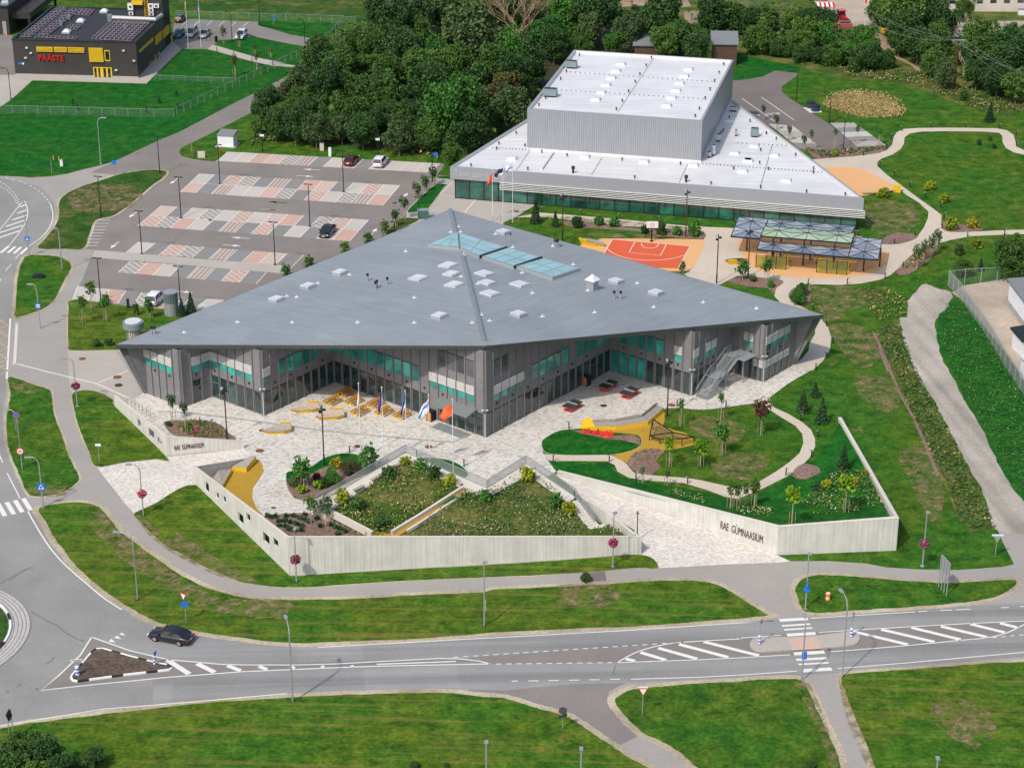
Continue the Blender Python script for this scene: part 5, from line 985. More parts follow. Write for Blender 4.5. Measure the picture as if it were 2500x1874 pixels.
for s0, s1 in (('A 1070 405', 'A 1103 355'), ('A 1105 372', 'A 1137 325'), ('A 1140 345', 'A 1170 290'), ('A 1193 350', 'A 1233 240'), ('A 1250 300', 'A 1292 190'), ('A 1318 190', 'A 1343 140')): louvpanel(s0, s1, f1, sdir2, fb)
mb = MB(); facebox(mb, f0, fd, 'A 718 518', 'A 868 604', 'yellow_paint', .1); fr_ = fb(mb, 'door'); mb = MB()
for s0, s1 in (('A 727 524', 'A 750 596'), ('A 757 524', 'A 778 596'), ('A 796 525', 'A 822 596'), ('A 830 525', 'A 857 596')): facebox(mb, f0, fd, s0, s1, 'glass_dark', .13)
fb(mb, 'panes', None, fr_); mb = MB(); facebox(mb, f0, fd, 'A 803 388', 'A 852 472', 'yellow_paint', .1); o = fb(mb, 'window'); mb = MB(); facebox(mb, f0, fd, 'A 810 395', 'A 846 462', 'glass_dark', .13); fb(mb, 'pane', None, o)
mb = MB(); facebox(mb, f1, sdir2, 'A 1195 480', 'A 1225 395', 'yellow_paint', .1); facebox(mb, f1, sdir2, 'A 1201 468', 'A 1218 400', 'glass_dark', .13); fb(mb, 'side_door')
mb = MB(); facebox(mb, f1, sdir2, 'A 1145 490', 'A 1168 470', 'yellow_paint', .15); fb(mb, 'window_sill')
mb = MB(); facebox(mb, f1, sdir2, 'A 1322 360', 'A 1362 238', 'yellow_paint', .1); facebox(mb, f1, sdir2, 'A 1328 345', 'A 1357 245', 'glass_hall', .13); fb(mb, 'stair_window')
mb = MB()
for s in ('A 208 368', 'A 240 408', 'A 200 445', 'A 955 390', 'A 898 540', 'A 1035 468'):
 a = onface(s, f0, fd); q = f0 + fd * a[0] + fn_ * .25; mb.box((q.x, q.y, a[1]), (.42, .45, .26), .5)
fb(mb, 'wall_lamps', 'white_metal'); mb = MB(); facebox(mb, f0, fd, 'A 140 484', 'A 185 498', 'blue_paint', .06); facebox(mb, f0, fd, 'A 172 484', 'A 186 499', 'white_metal', .08); fb(mb, 'street_name_plate')
a = onface('A 299 464', f0, fd); b_ = onface('A 492 464', f0, fd); o = text_mesh('PÄÄSTE', 1.55, 'red_paint', f0 + fd * a[0] + fn_ * .22 + Vector((0, 0, a[1])) - fr0, fd, (0, 0, 1), .1, 1.0, 'lettering', fs, .008)
wd = max(v_.co.dot(fd) for v_ in o.data.vertices) - min(v_.co.dot(fd) for v_ in o.data.vertices); k_ = (b_[0] - a[0]) / wd; x0 = min(v_.co.dot(fd) for v_ in o.data.vertices)
for v_ in o.data.vertices: v_.co += fd * (v_.co.dot(fd) - x0) * (k_ - 1)
# solar panels on the roof
pr = [G(s, FZ - .3) for s in ('A 148 285', 'A 232 285')]
def panels(sA, sB, sC, nx, ny):
 A_, B_, C_ = G(sA, FZ - .1), G(sB, FZ - .1), G(sC, FZ - .1)
 for j in range(ny):
  mb = MB()
  for i in range(nx):
   u, v = (B_ - A_) / nx, (C_ - A_) / ny; o_ = A_ + u * (i + .04) + v * (j + .08); w_, h_ = u * .93, v * .80; up = Vector((0, 0, .3))
   mb.m('panel_frame').poly([o_, o_ + w_, o_ + w_ + h_ + up, o_ + h_ + up]); t = .045; z = Vector((0, 0, .012)); 
   mb.m('solar_cell').poly([o_ + w_ * t + h_ * t + up * t + z, o_ + w_ * (1 - t) + h_ * t + up * t + z, o_ + w_ * (1 - t) + (h_ + up) * (1 - t) + z, o_ + w_ * t + (h_ + up) * (1 - t) + z])
  fb(mb, 'solar_panel_row')
panels('A 148 285', 'A 238 287', 'A 440 62', 3, 12); panels('A 258 290', 'A 350 292', 'A 535 70', 3, 11); panels('A 352 293', 'A 580 303', 'A 372 283', 7, 1); panels('A 570 115', 'A 690 122', 'A 610 72', 4, 3); panels('A 510 225', 'A 590 232', 'A 545 195', 3, 2)
panels('A 700 303', 'A 1010 318', 'A 855 165', 9, 9)
def fdome(s):
 q = G(s, FZ - .3); ca, sa = math.cos(math.atan2(fd.y, fd.x)), math.sin(math.atan2(fd.y, fd.x)); rg_ = lambda w_, z_: [(q.x + x * ca - y * sa, q.y + x * sa + y * ca, FZ - .3 + z_) for x, y in ((-w_, -w_), (w_, -w_), (w_, w_), (-w_, w_))]
 mb = MB().m('galvanised').hexa(rg_(.85, 0) + rg_(.8, .35)); o = fb(mb, 'roof_window'); mb = MB().m('dome_white').hexa(rg_(.8, .35) + rg_(.35, .8)); fb(mb, 'dome', None, o)
for s in ('A 515 255', 'A 623 172', 'A 805 97'): fdome(s)
mb = MB()
for s in ('A 470 205', 'A 532 155', 'A 965 235'): q = G(s, FZ - .3); mb.box((q.x, q.y, FZ + .3), (.5, .5, 1.1), .2)
fb(mb, 'roof_vents', 'unit_green'); mb = MB()
zz = FZ + .6; P_ = [G('A 845 135', zz), G('A 1200 150', zz), G('A 1245 118', zz)]; mb.m('light_steel').tube(P_, .42, 10); q = P_[0]; mb.m('unit_green').box((q.x, q.y, zz - .1), (.9, 1.3, 1.3), .1); fb(mb, 'air_duct')
# tower at the back right
tb0, tb1 = G('A 1000 118', FZ - .3), G('A 1272 130', FZ - .3)
t0 = tb0; t1 = f1 + sN * ((tb1 - f1).dot(sN)); t1.z = 0; t0 = t1 - fd * ((t1 - tb0).dot(fd)); TZ = FZ + 7; t4 = [t0, t1, t1 + sN * 5.5, t0 + sN * 5.5]
mb = MB().prism([(q.x, q.y) for q in t4], [0] * 4, TZ)
mb.v = [(v_[0], v_[1], v_[2]) for v_ in mb.v]; tw = fb(mb, 'tower', 'charcoal_cladding')
f2_ = Vector((t0.x, t0.y, 0))
for s0, s1 in (('A 990 75', 'A 1028 25'), ('A 998 115', 'A 1030 90'), ('A 1148 58', 'A 1183 28'), ('A 1190 58', 'A 1228 30'), ('A 1152 90', 'A 1186 62'), ('A 1155 118', 'A 1188 95')):
 mb = MB(); xa, xb, za, zb = facebox(mb, f2_, fd, s0, s1, 'white_metal', .5); q = f2_ + fd * (xa + xb) / 2 + fn_ * .52; mb.m('dark_fan').box((q.x, q.y, (za + zb) / 2), (.5, .04, .5), math.atan2(fd.y, fd.x)); fb(mb, 'cooling_unit', None, tw)
mb = MB(); xa, _ = onface('A 1122 110', f2_, fd)
for dx in (0, .75): q = f2_ + fd * (xa + dx) + fn_ * .35; mb.bar((q.x, q.y, FZ - .3), (q.x, q.y, TZ), .1, .1, (1, 0, 0))
for k in range(16): q = f2_ + fd * xa + fn_ * .35; mb.bar((q.x, q.y, FZ + k * .42), (q.x + fd.x * .75, q.y + fd.y * .75, FZ + k * .42), .06, .06)
fb(mb, 'ladder', 'yellow_paint', tw); mb = MB(); facebox(mb, f2_, fd, 'A 1022 30', 'A 1105 5', 'yellow_paint', 1.0); fb(mb, 'balcony', None, tw)
# neighbour wing at the far left
ga = empty('garage_wing', G('A 80 270'), 0, 'dark garage wing behind the fire station, cut by the left edge', 'garage'); gr0 = G('A 80 270')
def gb(mb, name, mat=None, parent=None): return loc_build(mb, name, mat, parent or ga, gr0)
z1 = 6.2; A0, A1 = G('A -500 262'), G('A 78 270'); mb = MB(); nn = sN
mb.prism([(q.x, q.y) for q in (A0, A1, A1 + nn * 22, A0 + nn * 22)], 0, z1); gb(mb, 'wall', 'charcoal_cladding')
mb = MB(); oq = offset([(q.x, q.y) for q in (A0, A1, A1 + nn * 22, A0 + nn * 22)], .1)
for i in range(4): a, b_ = oq[i], oq[(i + 1) % 4]; mb.bar((a.x, a.y, z1 + .05), (b_.x, b_.y, z1 + .05), .4, .3)
gb(mb, 'parapet', 'charcoal_trim')
mb = MB(); facebox(mb, A1, fd * 1, 'A -60 262', 'A 45 165', 'hall_fascia', .06); gb(mb, 'garage_door', 'charcoal_trim')
B0, B1 = G('A 82 262') + nn * 1.0, G('A 235 262') + nn * 1.0; z2 = 4.4; mb = MB().prism([(q.x, q.y) for q in (B0 + fd * .2, B1, B1 + nn * 20, B0 + nn * 20 + fd * .2)], z2 - 1.3, z2); gb(mb, 'carport_roof', 'charcoal_cladding')
mb = MB(); 
for q in (B1, B1 + nn * 19): mb = MB(); mb.box((q.x - fd.x * .3, q.y - fd.y * .3, (z2 - 1.3) / 2), (.5, .5, z2 - 1.3)); gb(mb, 'carport_post', 'charcoal_trim')
mb = MB()
mb.bar(Vector((B0.x, B0.y, 0)) + nn * 6 + Vector((0, 0, 1.6)), Vector((B1.x, B1.y, 0)) + nn * 6 + Vector((0, 0, 1.6)), .2, 3.0); gb(mb, 'carport_back_wall', 'charcoal_trim')
q = G('A 40 38', z1); mb = MB().m('galvanised').box((q.x, q.y, z1 + .3), (1.7, 1.7, .5), .1).m('dome_white').box((q.x, q.y, z1 + .65), (1.3, 1.3, .3), .1); gb(mb, 'roof_window')
mb = MB(); q = G('A 200 120', z2); 
for dx, dy in ((-.9, -.6), (.9, -.6), (0, .9)): mb.bar((q.x + dx, q.y + dy, z2), (q.x, q.y, z2 + 9), .07, .07)
gb(mb, 'antenna_mast', 'black_steel')
# ================================================================== OTHER BUILDINGS
def house(name, lab, cat, pts, z, roofmat, wallmat, plinth=.0, over=.35, slope=(0, 0), extra=None):
 """pts: ground corners"""
 r0 = Vector((pts[0].x, pts[0].y, 0)); o = empty(name, r0, 0, lab, cat); n = len(pts); zs = z if isinstance(z, list) else [z] * n
 mb = MB(); mb.prism([(q.x, q.y) for q in pts], 0, zs); loc_build(mb, 'wall', wallmat, o, r0)
 oq = offset([(q.x, q.y) for q in pts], over); mb = MB().prism([(q.x, q.y) for q in oq], [q + .01 for q in zs], [q + .3 for q in zs]); loc_build(mb, 'roof', roofmat, o, r0)
 if plinth: oq = offset([(q.x, q.y) for q in pts], .04); mb = MB().prism([(q.x, q.y) for q in oq], 0, plinth); loc_build(mb, 'plinth', 'plinth_grey', o, r0)
 return o, r0
# white warehouse right
a, b_ = G('H 2082 935', 0), G('H 2211 1110', 0); dW = (b_ - a).normalized(); nW = Vector((-dW.y, dW.x, 0)); c_ = a + dW * 40
zz = hgt('H 2082 935', 'H 2095 745')
house('white_warehouse', 'large white warehouse with a grey roof at the right edge', 'warehouse', [a, a + dW * 16, a + dW * 16 + nW * 26, a + nW * 26], [zz, zz, zz + 1.6, zz + 1.6], 'shed_roof', 'plaster_white', 1.0)
a = G('H 2115 1255'); zz = hgt('H 2115 1255', 'H 2110 1120'); b_ = G('H 2211 1345'); dW = (b_ - a).normalized(); nW = Vector((-dW.y, dW.x, 0))
house('white_shed', 'small white shed with a dark flat roof at the right edge', 'shed', [a, a + dW * 3.6, a + dW * 3.6 + nW * 14, a + nW * 14], [zz, zz - .3, zz + .7, zz + 1.0], 'charcoal_trim', 'plaster_white')
a = G('H 2175 1475'); house('white_shed', 'low white shed with a pale roof, nearest at the right edge', 'shed', [a, a + dW * 3, a + dW * 3 + nW * 12, a + nW * 12], 2.9, 'membrane_upstand', 'plaster_white')
# barn top right
a = G('D 1608 90', 0); zz = hgt('D 1608 90', 'D 1575 -20'); b_ = G('D 2211 92'); dW = (b_ - a).normalized(); nW = Vector((-dW.y, dW.x, 0))
o, r0 = house('cream_barn', 'long cream barn with a row of small dark windows at the top right', 'barn', [a, a + dW * 60, a + dW * 60 + nW * 14, a + nW * 14], [zz, zz, zz + 3.5, zz + 3.5], 'charcoal_trim', 'plaster_cream')
for s0, s1 in (('D 1632 30', 'D 1686 2'), ('D 1740 28', 'D 1790 2'), ('D 1845 28', 'D 1895 2'), ('D 1950 25', 'D 2000 0'), ('D 2055 25', 'D 2105 0'), ('D 2160 23', 'D 2211 -2')):
 mb = MB(); facebox(mb, a, dW, s0, s1, 'glass_dark', .05); loc_build(mb, 'window', None, o, r0)
a = G('D 1002 38'); o, r0 = house('farm_shed', 'farm shed corner with a rusty red door by the farmyard', 'shed', [a, a + Vector((9, .5, 0)), a + Vector((9, 9, 0)), a + Vector((0, 9, 0))], 3.2, 'shed_roof', 'plaster_cream')
mb = MB(); mb.box((a.x - .06, a.y + 1.4, 1.2), (.1, 2.2, 2.3)); loc_build(mb, 'door', 'pink_red', o, r0)
# timber houses behind the wood
def shedroof(name, lab, s, w_, d_, z0_, z1_, ang=-.06):
 a = G(s); ca, sa = Vector((math.cos(ang), math.sin(ang), 0)), Vector((-math.sin(ang), math.cos(ang), 0)); return house(name, lab, 'house', [a, a + ca * w_, a + ca * w_ + sa * d_, a + sa * d_], [z0_, z0_, z1_, z1_], 'shed_roof', 'brown_timber')
shedroof('timber_house', 'dark timber house with a grey roof at the right end of the trees', 'C 1700 505', 5, 6, 4.4, 5.4)
shedroof('timber_house', 'dark timber house half hidden by trees behind the hall block', 'C 1100 470', 6, 6, 3.2, 4.0)
# ================================================================== CONCRETE WALLS
def wall(name, lab, pts, hs, th=.42, holes=(), mat='board_concrete'):
 """pts ground xy of the outer face, hs heights; th inward thickness (left of travel)"""
 r0 = Vector((pts[0].x, pts[0].y, 0)); o = empty(name, r0, 0, lab, 'wall')
 n = len(pts); inn = []
 for i in range(n):
  d_a = (pts[i] - pts[i - 1]).normalized() if i else (pts[1] - pts[0]).normalized(); d_b = (pts[i + 1] - pts[i]).normalized() if i < n - 1 else d_a
  nn_ = Vector((-(d_a.y + d_b.y), d_a.x + d_b.x, 0)); nn_.normalize(); kk = 1 / max(.4, nn_.dot(Vector((-d_a.y, d_a.x, 0)))); inn.append(pts[i] + nn_ * th * kk)
 for i in range(n - 1):
  A_, B_, Ai, Bi = [Vector((q.x, q.y, 0)) for q in (pts[i], pts[i + 1], inn[i], inn[i + 1])]; h0, h1 = hs[i], hs[i + 1]; L = (B_ - A_).length
  hl_ = sorted([hh for hh in holes if hh[0] == i], key=lambda q: q[1]); mb = MB()
  Z = lambda z: Vector((0, 0, z)); top = lambda t: h0 + (h1 - h0) * t
  def seg(t0, t1, z0a, z1a=None, z1b=None):
   a, b2, ai, bi = A_.lerp(B_, t0), A_.lerp(B_, t1), Ai.lerp(Bi, t0), Ai.lerp(Bi, t1); za = z0a; zt0 = top(t0) if z1a is None else z1a; zt1 = top(t1) if z1a is None else z1a
   mb.hexa([a + Z(za), b2 + Z(za), bi + Z(za), ai + Z(za), a + Z(zt0), b2 + Z(zt1), bi + Z(zt1), ai + Z(zt0)])
  t = 0
  for _, ta, tb2, z0_, z1_ in hl_:
   seg(t, ta, 0); seg(ta, tb2, 0, z0_); seg(ta, tb2, z1_); t = tb2
  seg(t, 1, 0)
  loc_build(mb, 'wall_segment', mat, o, r0)
  mb = MB(); e = .03; ou = (A_ - Ai).normalized() * e
  mb.hexa([A_ + ou + Z(h0 + .005), B_ + ou + Z(h1 + .005), Bi - ou + Z(h1 + .005), Ai - ou + Z(h0 + .005), A_ + ou + Z(h0 + .06), B_ + ou + Z(h1 + .06), Bi - ou + Z(h1 + .06), Ai - ou + Z(h0 + .06)]); loc_build(mb, 'coping', 'terrace_concrete', o, r0)
 return o, r0, inn
def wface(i0, i1, s0, s1):
 d_ = (i1 - i0).normalized(); L = (i1 - i0).length; a = onface(s0, i0, d_); b_ = onface(s1, i0, d_); xs = sorted((a[0], b_[0])); zs = sorted((a[1], b_[1])); return xs[0] / L, xs[1] / L, max(.15, zs[0]), zs[1]
# main wall: west arm, front, return
m0, m1, m2, m3 = G('J -60 0') if False else G('I 1965 720'), G('I 1505 890'), G('J 335 1595'), G('K 1153 1430')
m0 = G('I 1950 700'); h0_, h1_, h2_, h3_ = .35, hgt('I 1505 890', 'I 1500 755'), hgt('J 335 1595', 'J 318 1300'), hgt('K 1153 1430', 'K 1150 1297')
holes = []
for s0, s1 in (('I 1568 848', 'I 1614 966'), ('I 1656 932', 'I 1690 1014'), ('I 1710 962', 'I 1744 1046'), ('I 1830 1092', 'I 1880 1212'), ('I 1897 1100', 'I 1932 1190'), ('I 2028 1250', 'I 2080 1370'), ('I 2108 1295', 'I 2147 1388')):
 holes.append((1, *wface(m1, m2, s0, s1)))
cw, cr0, inn = wall('concrete_wall', 'long pale concrete wall with square openings in front of the planted mound', [m0, m1, m2, m3], [h0_, h1_, h2_, h3_], .24, holes)
m4 = G('K 1120 1296', h3_ - .15); q_ = GL('K 1120 1290', 2.1)[0]
back = [G('K 1145 1297', h3_).xy.to_3d(), G('K 905 1110', 1.9).xy.to_3d(), G('K 760 1018', 1.5).xy.to_3d(), G('K 705 1008', 1.4).xy.to_3d()]
wall('concrete_wall', 'low concrete side wall along the right ramp beside the stairs', [q for q in back], [h3_, 1.9, 1.5, 1.4], .3)
w0, w1, w2 = G('I 885 290'), G('I 1290 675'), G('I 1885 615'); ww = [hgt('I 885 290', 'I 880 208'), hgt('I 1290 675', 'I 1280 527'), hgt('I 1885 615', 'I 1885 562')]
holes = [(0, *wface(w0, w1, s0, s1)) for s0, s1 in (('I 1060 380', 'I 1088 460'), ('I 1146 448', 'I 1192 553'), ('I 1216 520', 'I 1250 596'))]
lw, lr0, _ = wall('concrete_wall', 'low pale concrete wall with the left RAE GÜMNAASIUM lettering', [w0, w1, w2], ww, .24, holes)
g0_, g1_, g2_, g3_ = G('K 505 815'), G('L 305 1435'), G('L 1225 1400'), G('L 800 400'); gh = [hgt('K 505 815', 'K 500 792'), hgt('L 305 1435', 'L 305 1222'), hgt('L 1225 1400', 'L 1240 1152'), hgt('L 800 400', 'L 795 375')]
rw, rr0, _ = wall('concrete_wall', 'tall pale concrete wall with the right RAE GÜMNAASIUM lettering', [g0_, g1_, g2_, g3_], gh, .42)
def walltext(body, i0, i1, sa, sb, hpx, par, r0):
 d_ = (i1 - i0).normalized(); a = onface(sa, i0, d_); b_ = onface(sb, i0, d_); n = Vector((d_.y, -d_.x, 0)); sl_ = (b_[1] - a[1]) / (b_[0] - a[0]); t_ = onface(hpx, i0, d_); size = (t_[1] - a[1]) / .70
 o = text_mesh(body, size, 'rust_steel', i0 + d_ * a[0] + n * .05 + Vector((0, 0, a[1])) - r0, d_, (0, 0, 1), .03, 1.0, 'lettering', par, -.012)
 xs = [v_.co.dot(d_) for v_ in o.data.vertices]; x0 = min(xs); k_ = (b_[0] - a[0]) / (max(xs) - x0)
 for v_ in o.data.vertices: t = (v_.co.dot(d_) - x0); v_.co += d_ * t * (k_ - 1) + Vector((0, 0, t * k_ * sl_))
walltext('RAE  GÜMNAASIUM', w1, w2, 'I 1340 628', 'I 1565 604', 'I 1340 590', lw, lr0); walltext('RAE  GÜMNAASIUM', g0_, g1_, 'K 1760 1226', 'K 2085 1342', 'K 1760 1166', rw, rr0)
# ================================================================== MOUNDS
PATCH = []
def terrain(name, pts, mat, lab, kind='structure', skirt=0.0):
 """pts: list of (photo point, z, edge?) -> triangulated land"""
 P3 = [G(s, z) for s, z, e in pts]; ed = [i for i, q in enumerate(pts) if q[2]]
 ne = len(ed); edges = [(ed[i], ed[(i + 1) % ne]) for i in range(ne)]
 r_ = delaunay_2d_cdt([q.xy for q in P3], edges, [], 1, 1e-4); vs, fs = r_[0], r_[2]; ov = r_[3]
 z = [P3[o_[0]].z if o_ else 0 for o_ in ov]
 me = bpy.data.meshes.new(name); V = [(v_.x, v_.y, z[i]) for i, v_ in enumerate(vs)]; F = [list(f_) for f_ in fs]
 if skirt:
  E_ = [P3[i] for i in ed]
  for i in range(ne):
   a, b_ = E_[i], E_[(i + 1) % ne]; k = len(V); V += [(a.x, a.y, a.z), (b_.x, b_.y, b_.z), (b_.x, b_.y, 0), (a.x, a.y, 0)]; F.append([k, k + 1, k + 2, k + 3])
 me.from_pydata(V, [], F); me.materials.append(MATS[mat]); me.update(); o = bpy.data.objects.new(name, me); C.objects.link(o); tag(o, lab, None, None, kind)
 PATCH.append(BVHTree.FromPolygons([Vector(v_) for v_ in V], F)); return o
def hit(s, drop=0.0):
 x, y = pxs(s)[0][0] - 1250, 937 - pxs(s)[0][1]; r_ = Vector((x, FPX * CT + y * ST_, -FPX * ST_ + y * CT)).normalized(); best = G(s, 0.02); bd = 1e9
 for b_ in PATCH:
  l_, n_, i_, d_ = b_.ray_cast(Vector((0, 0, CAMH)), r_)
  if l_ and d_ < bd: bd = d_; best = l_
 return best
def zat(x, y):
 z = 0.02
 for b_ in PATCH:
  l_, n_, i_, d_ = b_.ray_cast(Vector((x, y, 30)), Vector((0, 0, -1)))
  if l_: z = max(z, l_.z)
 return z
TZ_ = 2.1
terrain('garden_mound', [('K 1045 1292', 1.7, 1), ('K 0 1302', 1.2, 1), ('J 1200 1302', .9, 1), ('J 1000 1290', .8, 1), ('J 970 1255', .9, 1), ('J 660 1080', 1.5, 1), ('J 1200 722', TZ_, 1), ('J 1240 722', TZ_, 1), ('J 1650 905', TZ_ - .1, 1), ('J 1690 950', TZ_ - .2, 1), ('J 1862 985', TZ_, 1), ('K 280 812', TZ_, 1), ('K 300 815', TZ_, 1), ('K 600 1045', TZ_, 1), ('K 765 1232', 1.0, 1), ('K 840 1225', 1.1, 1), ('K 905 1195', 1.4, 1), ('J 1300 1000', 1.9, 0), ('J 900 1080', 1.6, 0), ('K 200 1050', 1.8, 0), ('K 500 1200', 1.2, 0)], 'rough_grass', 'planted grassy mound behind the long concrete wall', skirt=1)
terrain('terrace', [('J 545 1047', 1.75, 1), ('J 1232 648', TZ_ + .04, 1), ('J 1860 922', TZ_ + .04, 1), ('K 265 733', TZ_ + .04, 1), ('K 640 985', TZ_ + .04, 1), ('K 605 1050', TZ_ + .04, 1), ('K 290 812', TZ_ + .04, 1), ('J 1865 985', TZ_ + .04, 1), ('J 1240 722', TZ_ + .04, 1), ('J 655 1085', 1.75, 1)], 'terrace_concrete', 'pale concrete terrace path along the mound', skirt=1)
terrain('ramp_walk', [('J 920 1262', 1.0, 1), ('J 1000 1290', 1.0, 1), ('J 1170 1293', 1.1, 1), ('J 1320 1195', 1.5, 1), ('J 1700 955', TZ_ - .02, 1), ('J 1668 925', TZ_ - .02, 1), ('J 1180 1235', 1.2, 1), ('J 1100 1262', 1.1, 1), ('J 980 1255', 1.0, 1)], 'rubber_ochre', 'ochre walk cutting through the mound', skirt=1)
terrain('garden_bank', [('K 510 800', .1, 1), ('K 1130 965', gh[0] * .55 + gh[1] * .45 * .75, 1), ('K 2190 1225', gh[1] - .35, 1), ('L 312 1222', gh[1] - .35, 1), ('L 1180 1150', gh[2] - .6, 1), ('L 1050 900', gh[2] * .65, 1), ('L 800 400', .2, 1), ('L 700 560', .12, 1), ('L 600 700', .12, 1), ('L 520 780', .12, 1), ('L 200 930', .12, 1), ('K 2050 985', .12, 1), ('K 1900 1020', .12, 1), ('K 1650 950', .12, 1), ('K 1300 885', .12, 1), ('K 1000 835', .1, 1), ('K 890 735', .1, 1), ('K 600 722', .1, 1), ('K 470 722', .05, 1), ('L 900 1050', 2.4, 0), ('L 600 1100', 2.2, 0), ('L 800 800', 1.3, 0), ('L 450 1000', 1.4, 0), ('K 2100 1120', 2.0, 0), ('K 1600 1010', .9, 0)], 'lawn_fresh', 'grassy bank rising inside the walled garden')
# low concrete upstands on the mound
def curbline(name, lab, sz, wd=.28, ht=.5, mat='terrace_concrete', cat='low wall'):
 P_ = [G(s, z) for s, z in sz]; mb = MB(); r0 = P_[0].copy()
 for a, b_ in zip(P_[:-1], P_[1:]): mb.bar(a - Vector((0, 0, ht / 2)), b_ - Vector((0, 0, ht / 2)), wd, ht)
 mb.v = [(v_[0] - r0.x, v_[1] - r0.y, v_[2] - r0.z) for v_ in mb.v]; return tag(mb.build(name, mat, None, r0), lab, cat)
curbline('low_wall', 'low white parapet on the left edge of the mound', [('J 655 1085', 2.0), ('J 800 1160', 1.7), ('J 945 1235', 1.5), ('J 975 1253', 1.45)], .35, .9)
curbline('low_wall', 'low white parapet left of the ochre walk', [('J 1125 1248', 1.6), ('J 1320 1130', 2.0), ('J 1672 905', 2.5)], .3, .9); curbline('low_wall', 'thin white kerb right of the ochre walk', [('J 1245 1240', 1.4), ('J 1320 1195', 1.7), ('J 1690 955', 2.25)], .25, .4)
curbline('low_wall', 'thin white kerb between terrace and left planting', [('J 660 1078', 1.75), ('J 1232 716', 2.2), ('J 1655 900', 2.2)], .2, .3); curbline('low_wall', 'thin white kerb between terrace and right planting', [('J 1862 985', 2.2), ('K 288 808', 2.2), ('K 605 1040', 2.2), ('K 770 1235', 1.1)], .22, .3)
# brown slatted screen below the parapet
A_, B_ = G('J 525 1130'), G('J 912 1292'); sc_ = MB(); n = 60
for k in range(n): q = A_.lerp(B_, k / (n - 1)); sc_.box((q.x, q.y, .68), (.07, .07, 1.3))
sc_.bar(A_ + Vector((0, 0, 1.3)), B_ + Vector((0, 0, 1.3)), .08, .08); sc_.poly([A_ + Vector((.1, .1, .05)), B_ + Vector((.1, .1, .05)), B_ + Vector((.1, .1, 1.25)), A_ + Vector((.1, .1, 1.25))])
r0 = A_.copy(); sc_.v = [(v_[0] - r0.x, v_[1] - r0.y, v_[2]) for v_ in sc_.v]; tag(sc_.build('slatted_screen', 'fence_slats', None, (r0.x, r0.y, 0)), 'brown slatted screen along the left foot of the mound', 'screen')
# railing of the terrace
RLs = [('J 545 1047', 1.75), ('J 1232 648', TZ_), ('J 1860 922', TZ_), ('K 265 733', TZ_), ('K 640 985', TZ_), ('K 792 1188', .9)]
rp_ = [G(s, z) for s, z in RLs]; rl = empty('terrace_railing', rp_[0], 0, 'zigzag grey bar railing around the mound terrace', 'railing')
for i in range(5):
 a, b_ = rp_[i], rp_[i + 1]; mb = MB(); n = int((b_ - a).length / .17)
 for k in range(n + 1): q = a.lerp(b_, k / n); mb.bar(q, q + Vector((0, 0, 1.12)), .055, .055, (1, 0, 0))
 mb.bar(a + Vector((0, 0, 1.13)), b_ + Vector((0, 0, 1.13)), .08, .05); mb.bar(a + Vector((0, 0, .1)), b_ + Vector((0, 0, .1)), .05, .04)
 loc_build(mb, 'railing_panel', 'galvanised', rl, rp_[0])
# stairs on the mound
A_, B_ = G('K 620 1015', TZ_), G('K 785 1215', .9); mb = MB(); sd_ = (B_ - A_); Lh = sd_.xy.length; dd_ = Vector((sd_.x, sd_.y, 0)).normalized()
for k in range(11):
 q = A_.lerp(B_, (k + .5) / 11); z = A_.z + (B_.z - A_.z) * (k + 1) / 11; mb.box((q.x - A_.x, q.y - A_.y, z / 2), (Lh / 11 * .98, 1.7, z), math.atan2(dd_.y, dd_.x))
q = B_ + dd_ * 1.6; mb.box((q.x - A_.x, q.y - A_.y, .45), (3.2, 3.0, .9), math.atan2(dd_.y, dd_.x))
tag(mb.build('stairs', 'terrace_concrete', None, (A_.x, A_.y, 0)), 'pale concrete steps at the right end of the terrace', 'stairs')
# terrace benches (flat wooden slabs)
for k, (s0, s1, lab) in enumerate((('J 700 1018', 'J 775 978', 'lowest on the left arm'), ('J 832 937', 'J 910 897', 'second up the left arm'), ('J 970 855', 'J 1048 815', 'third up the left arm'), ('J 1113 767', 'J 1190 729', 'topmost on the left arm'), ('J 1275 722', 'J 1360 752', 'right after the left peak'), ('J 1450 795', 'J 1520 823', 'halfway down to the valley'), ('J 1585 855', 'J 1665 888', 'beside the ochre walk top'), ('J 1780 945', 'J 1865 978', 'in the valley left of the corner'), ('J 1900 965', 'J 1975 920', 'just right of the valley corner'))):
 a, b_ = G(s0, TZ_ + .3), G(s1, TZ_ + .3); mb = MB(); mb.bar(a - a, b_ - a, .45, .1); mb.bar((b_ - a) * .1 - Vector((0, 0, .15)), (b_ - a) * .9 - Vector((0, 0, .15)), .2, .22); tag(mb.build('terrace_bench', 'grey_wood', None, a), 'flat grey terrace bench, ' + lab, 'bench', 'flat benches along the mound terrace')
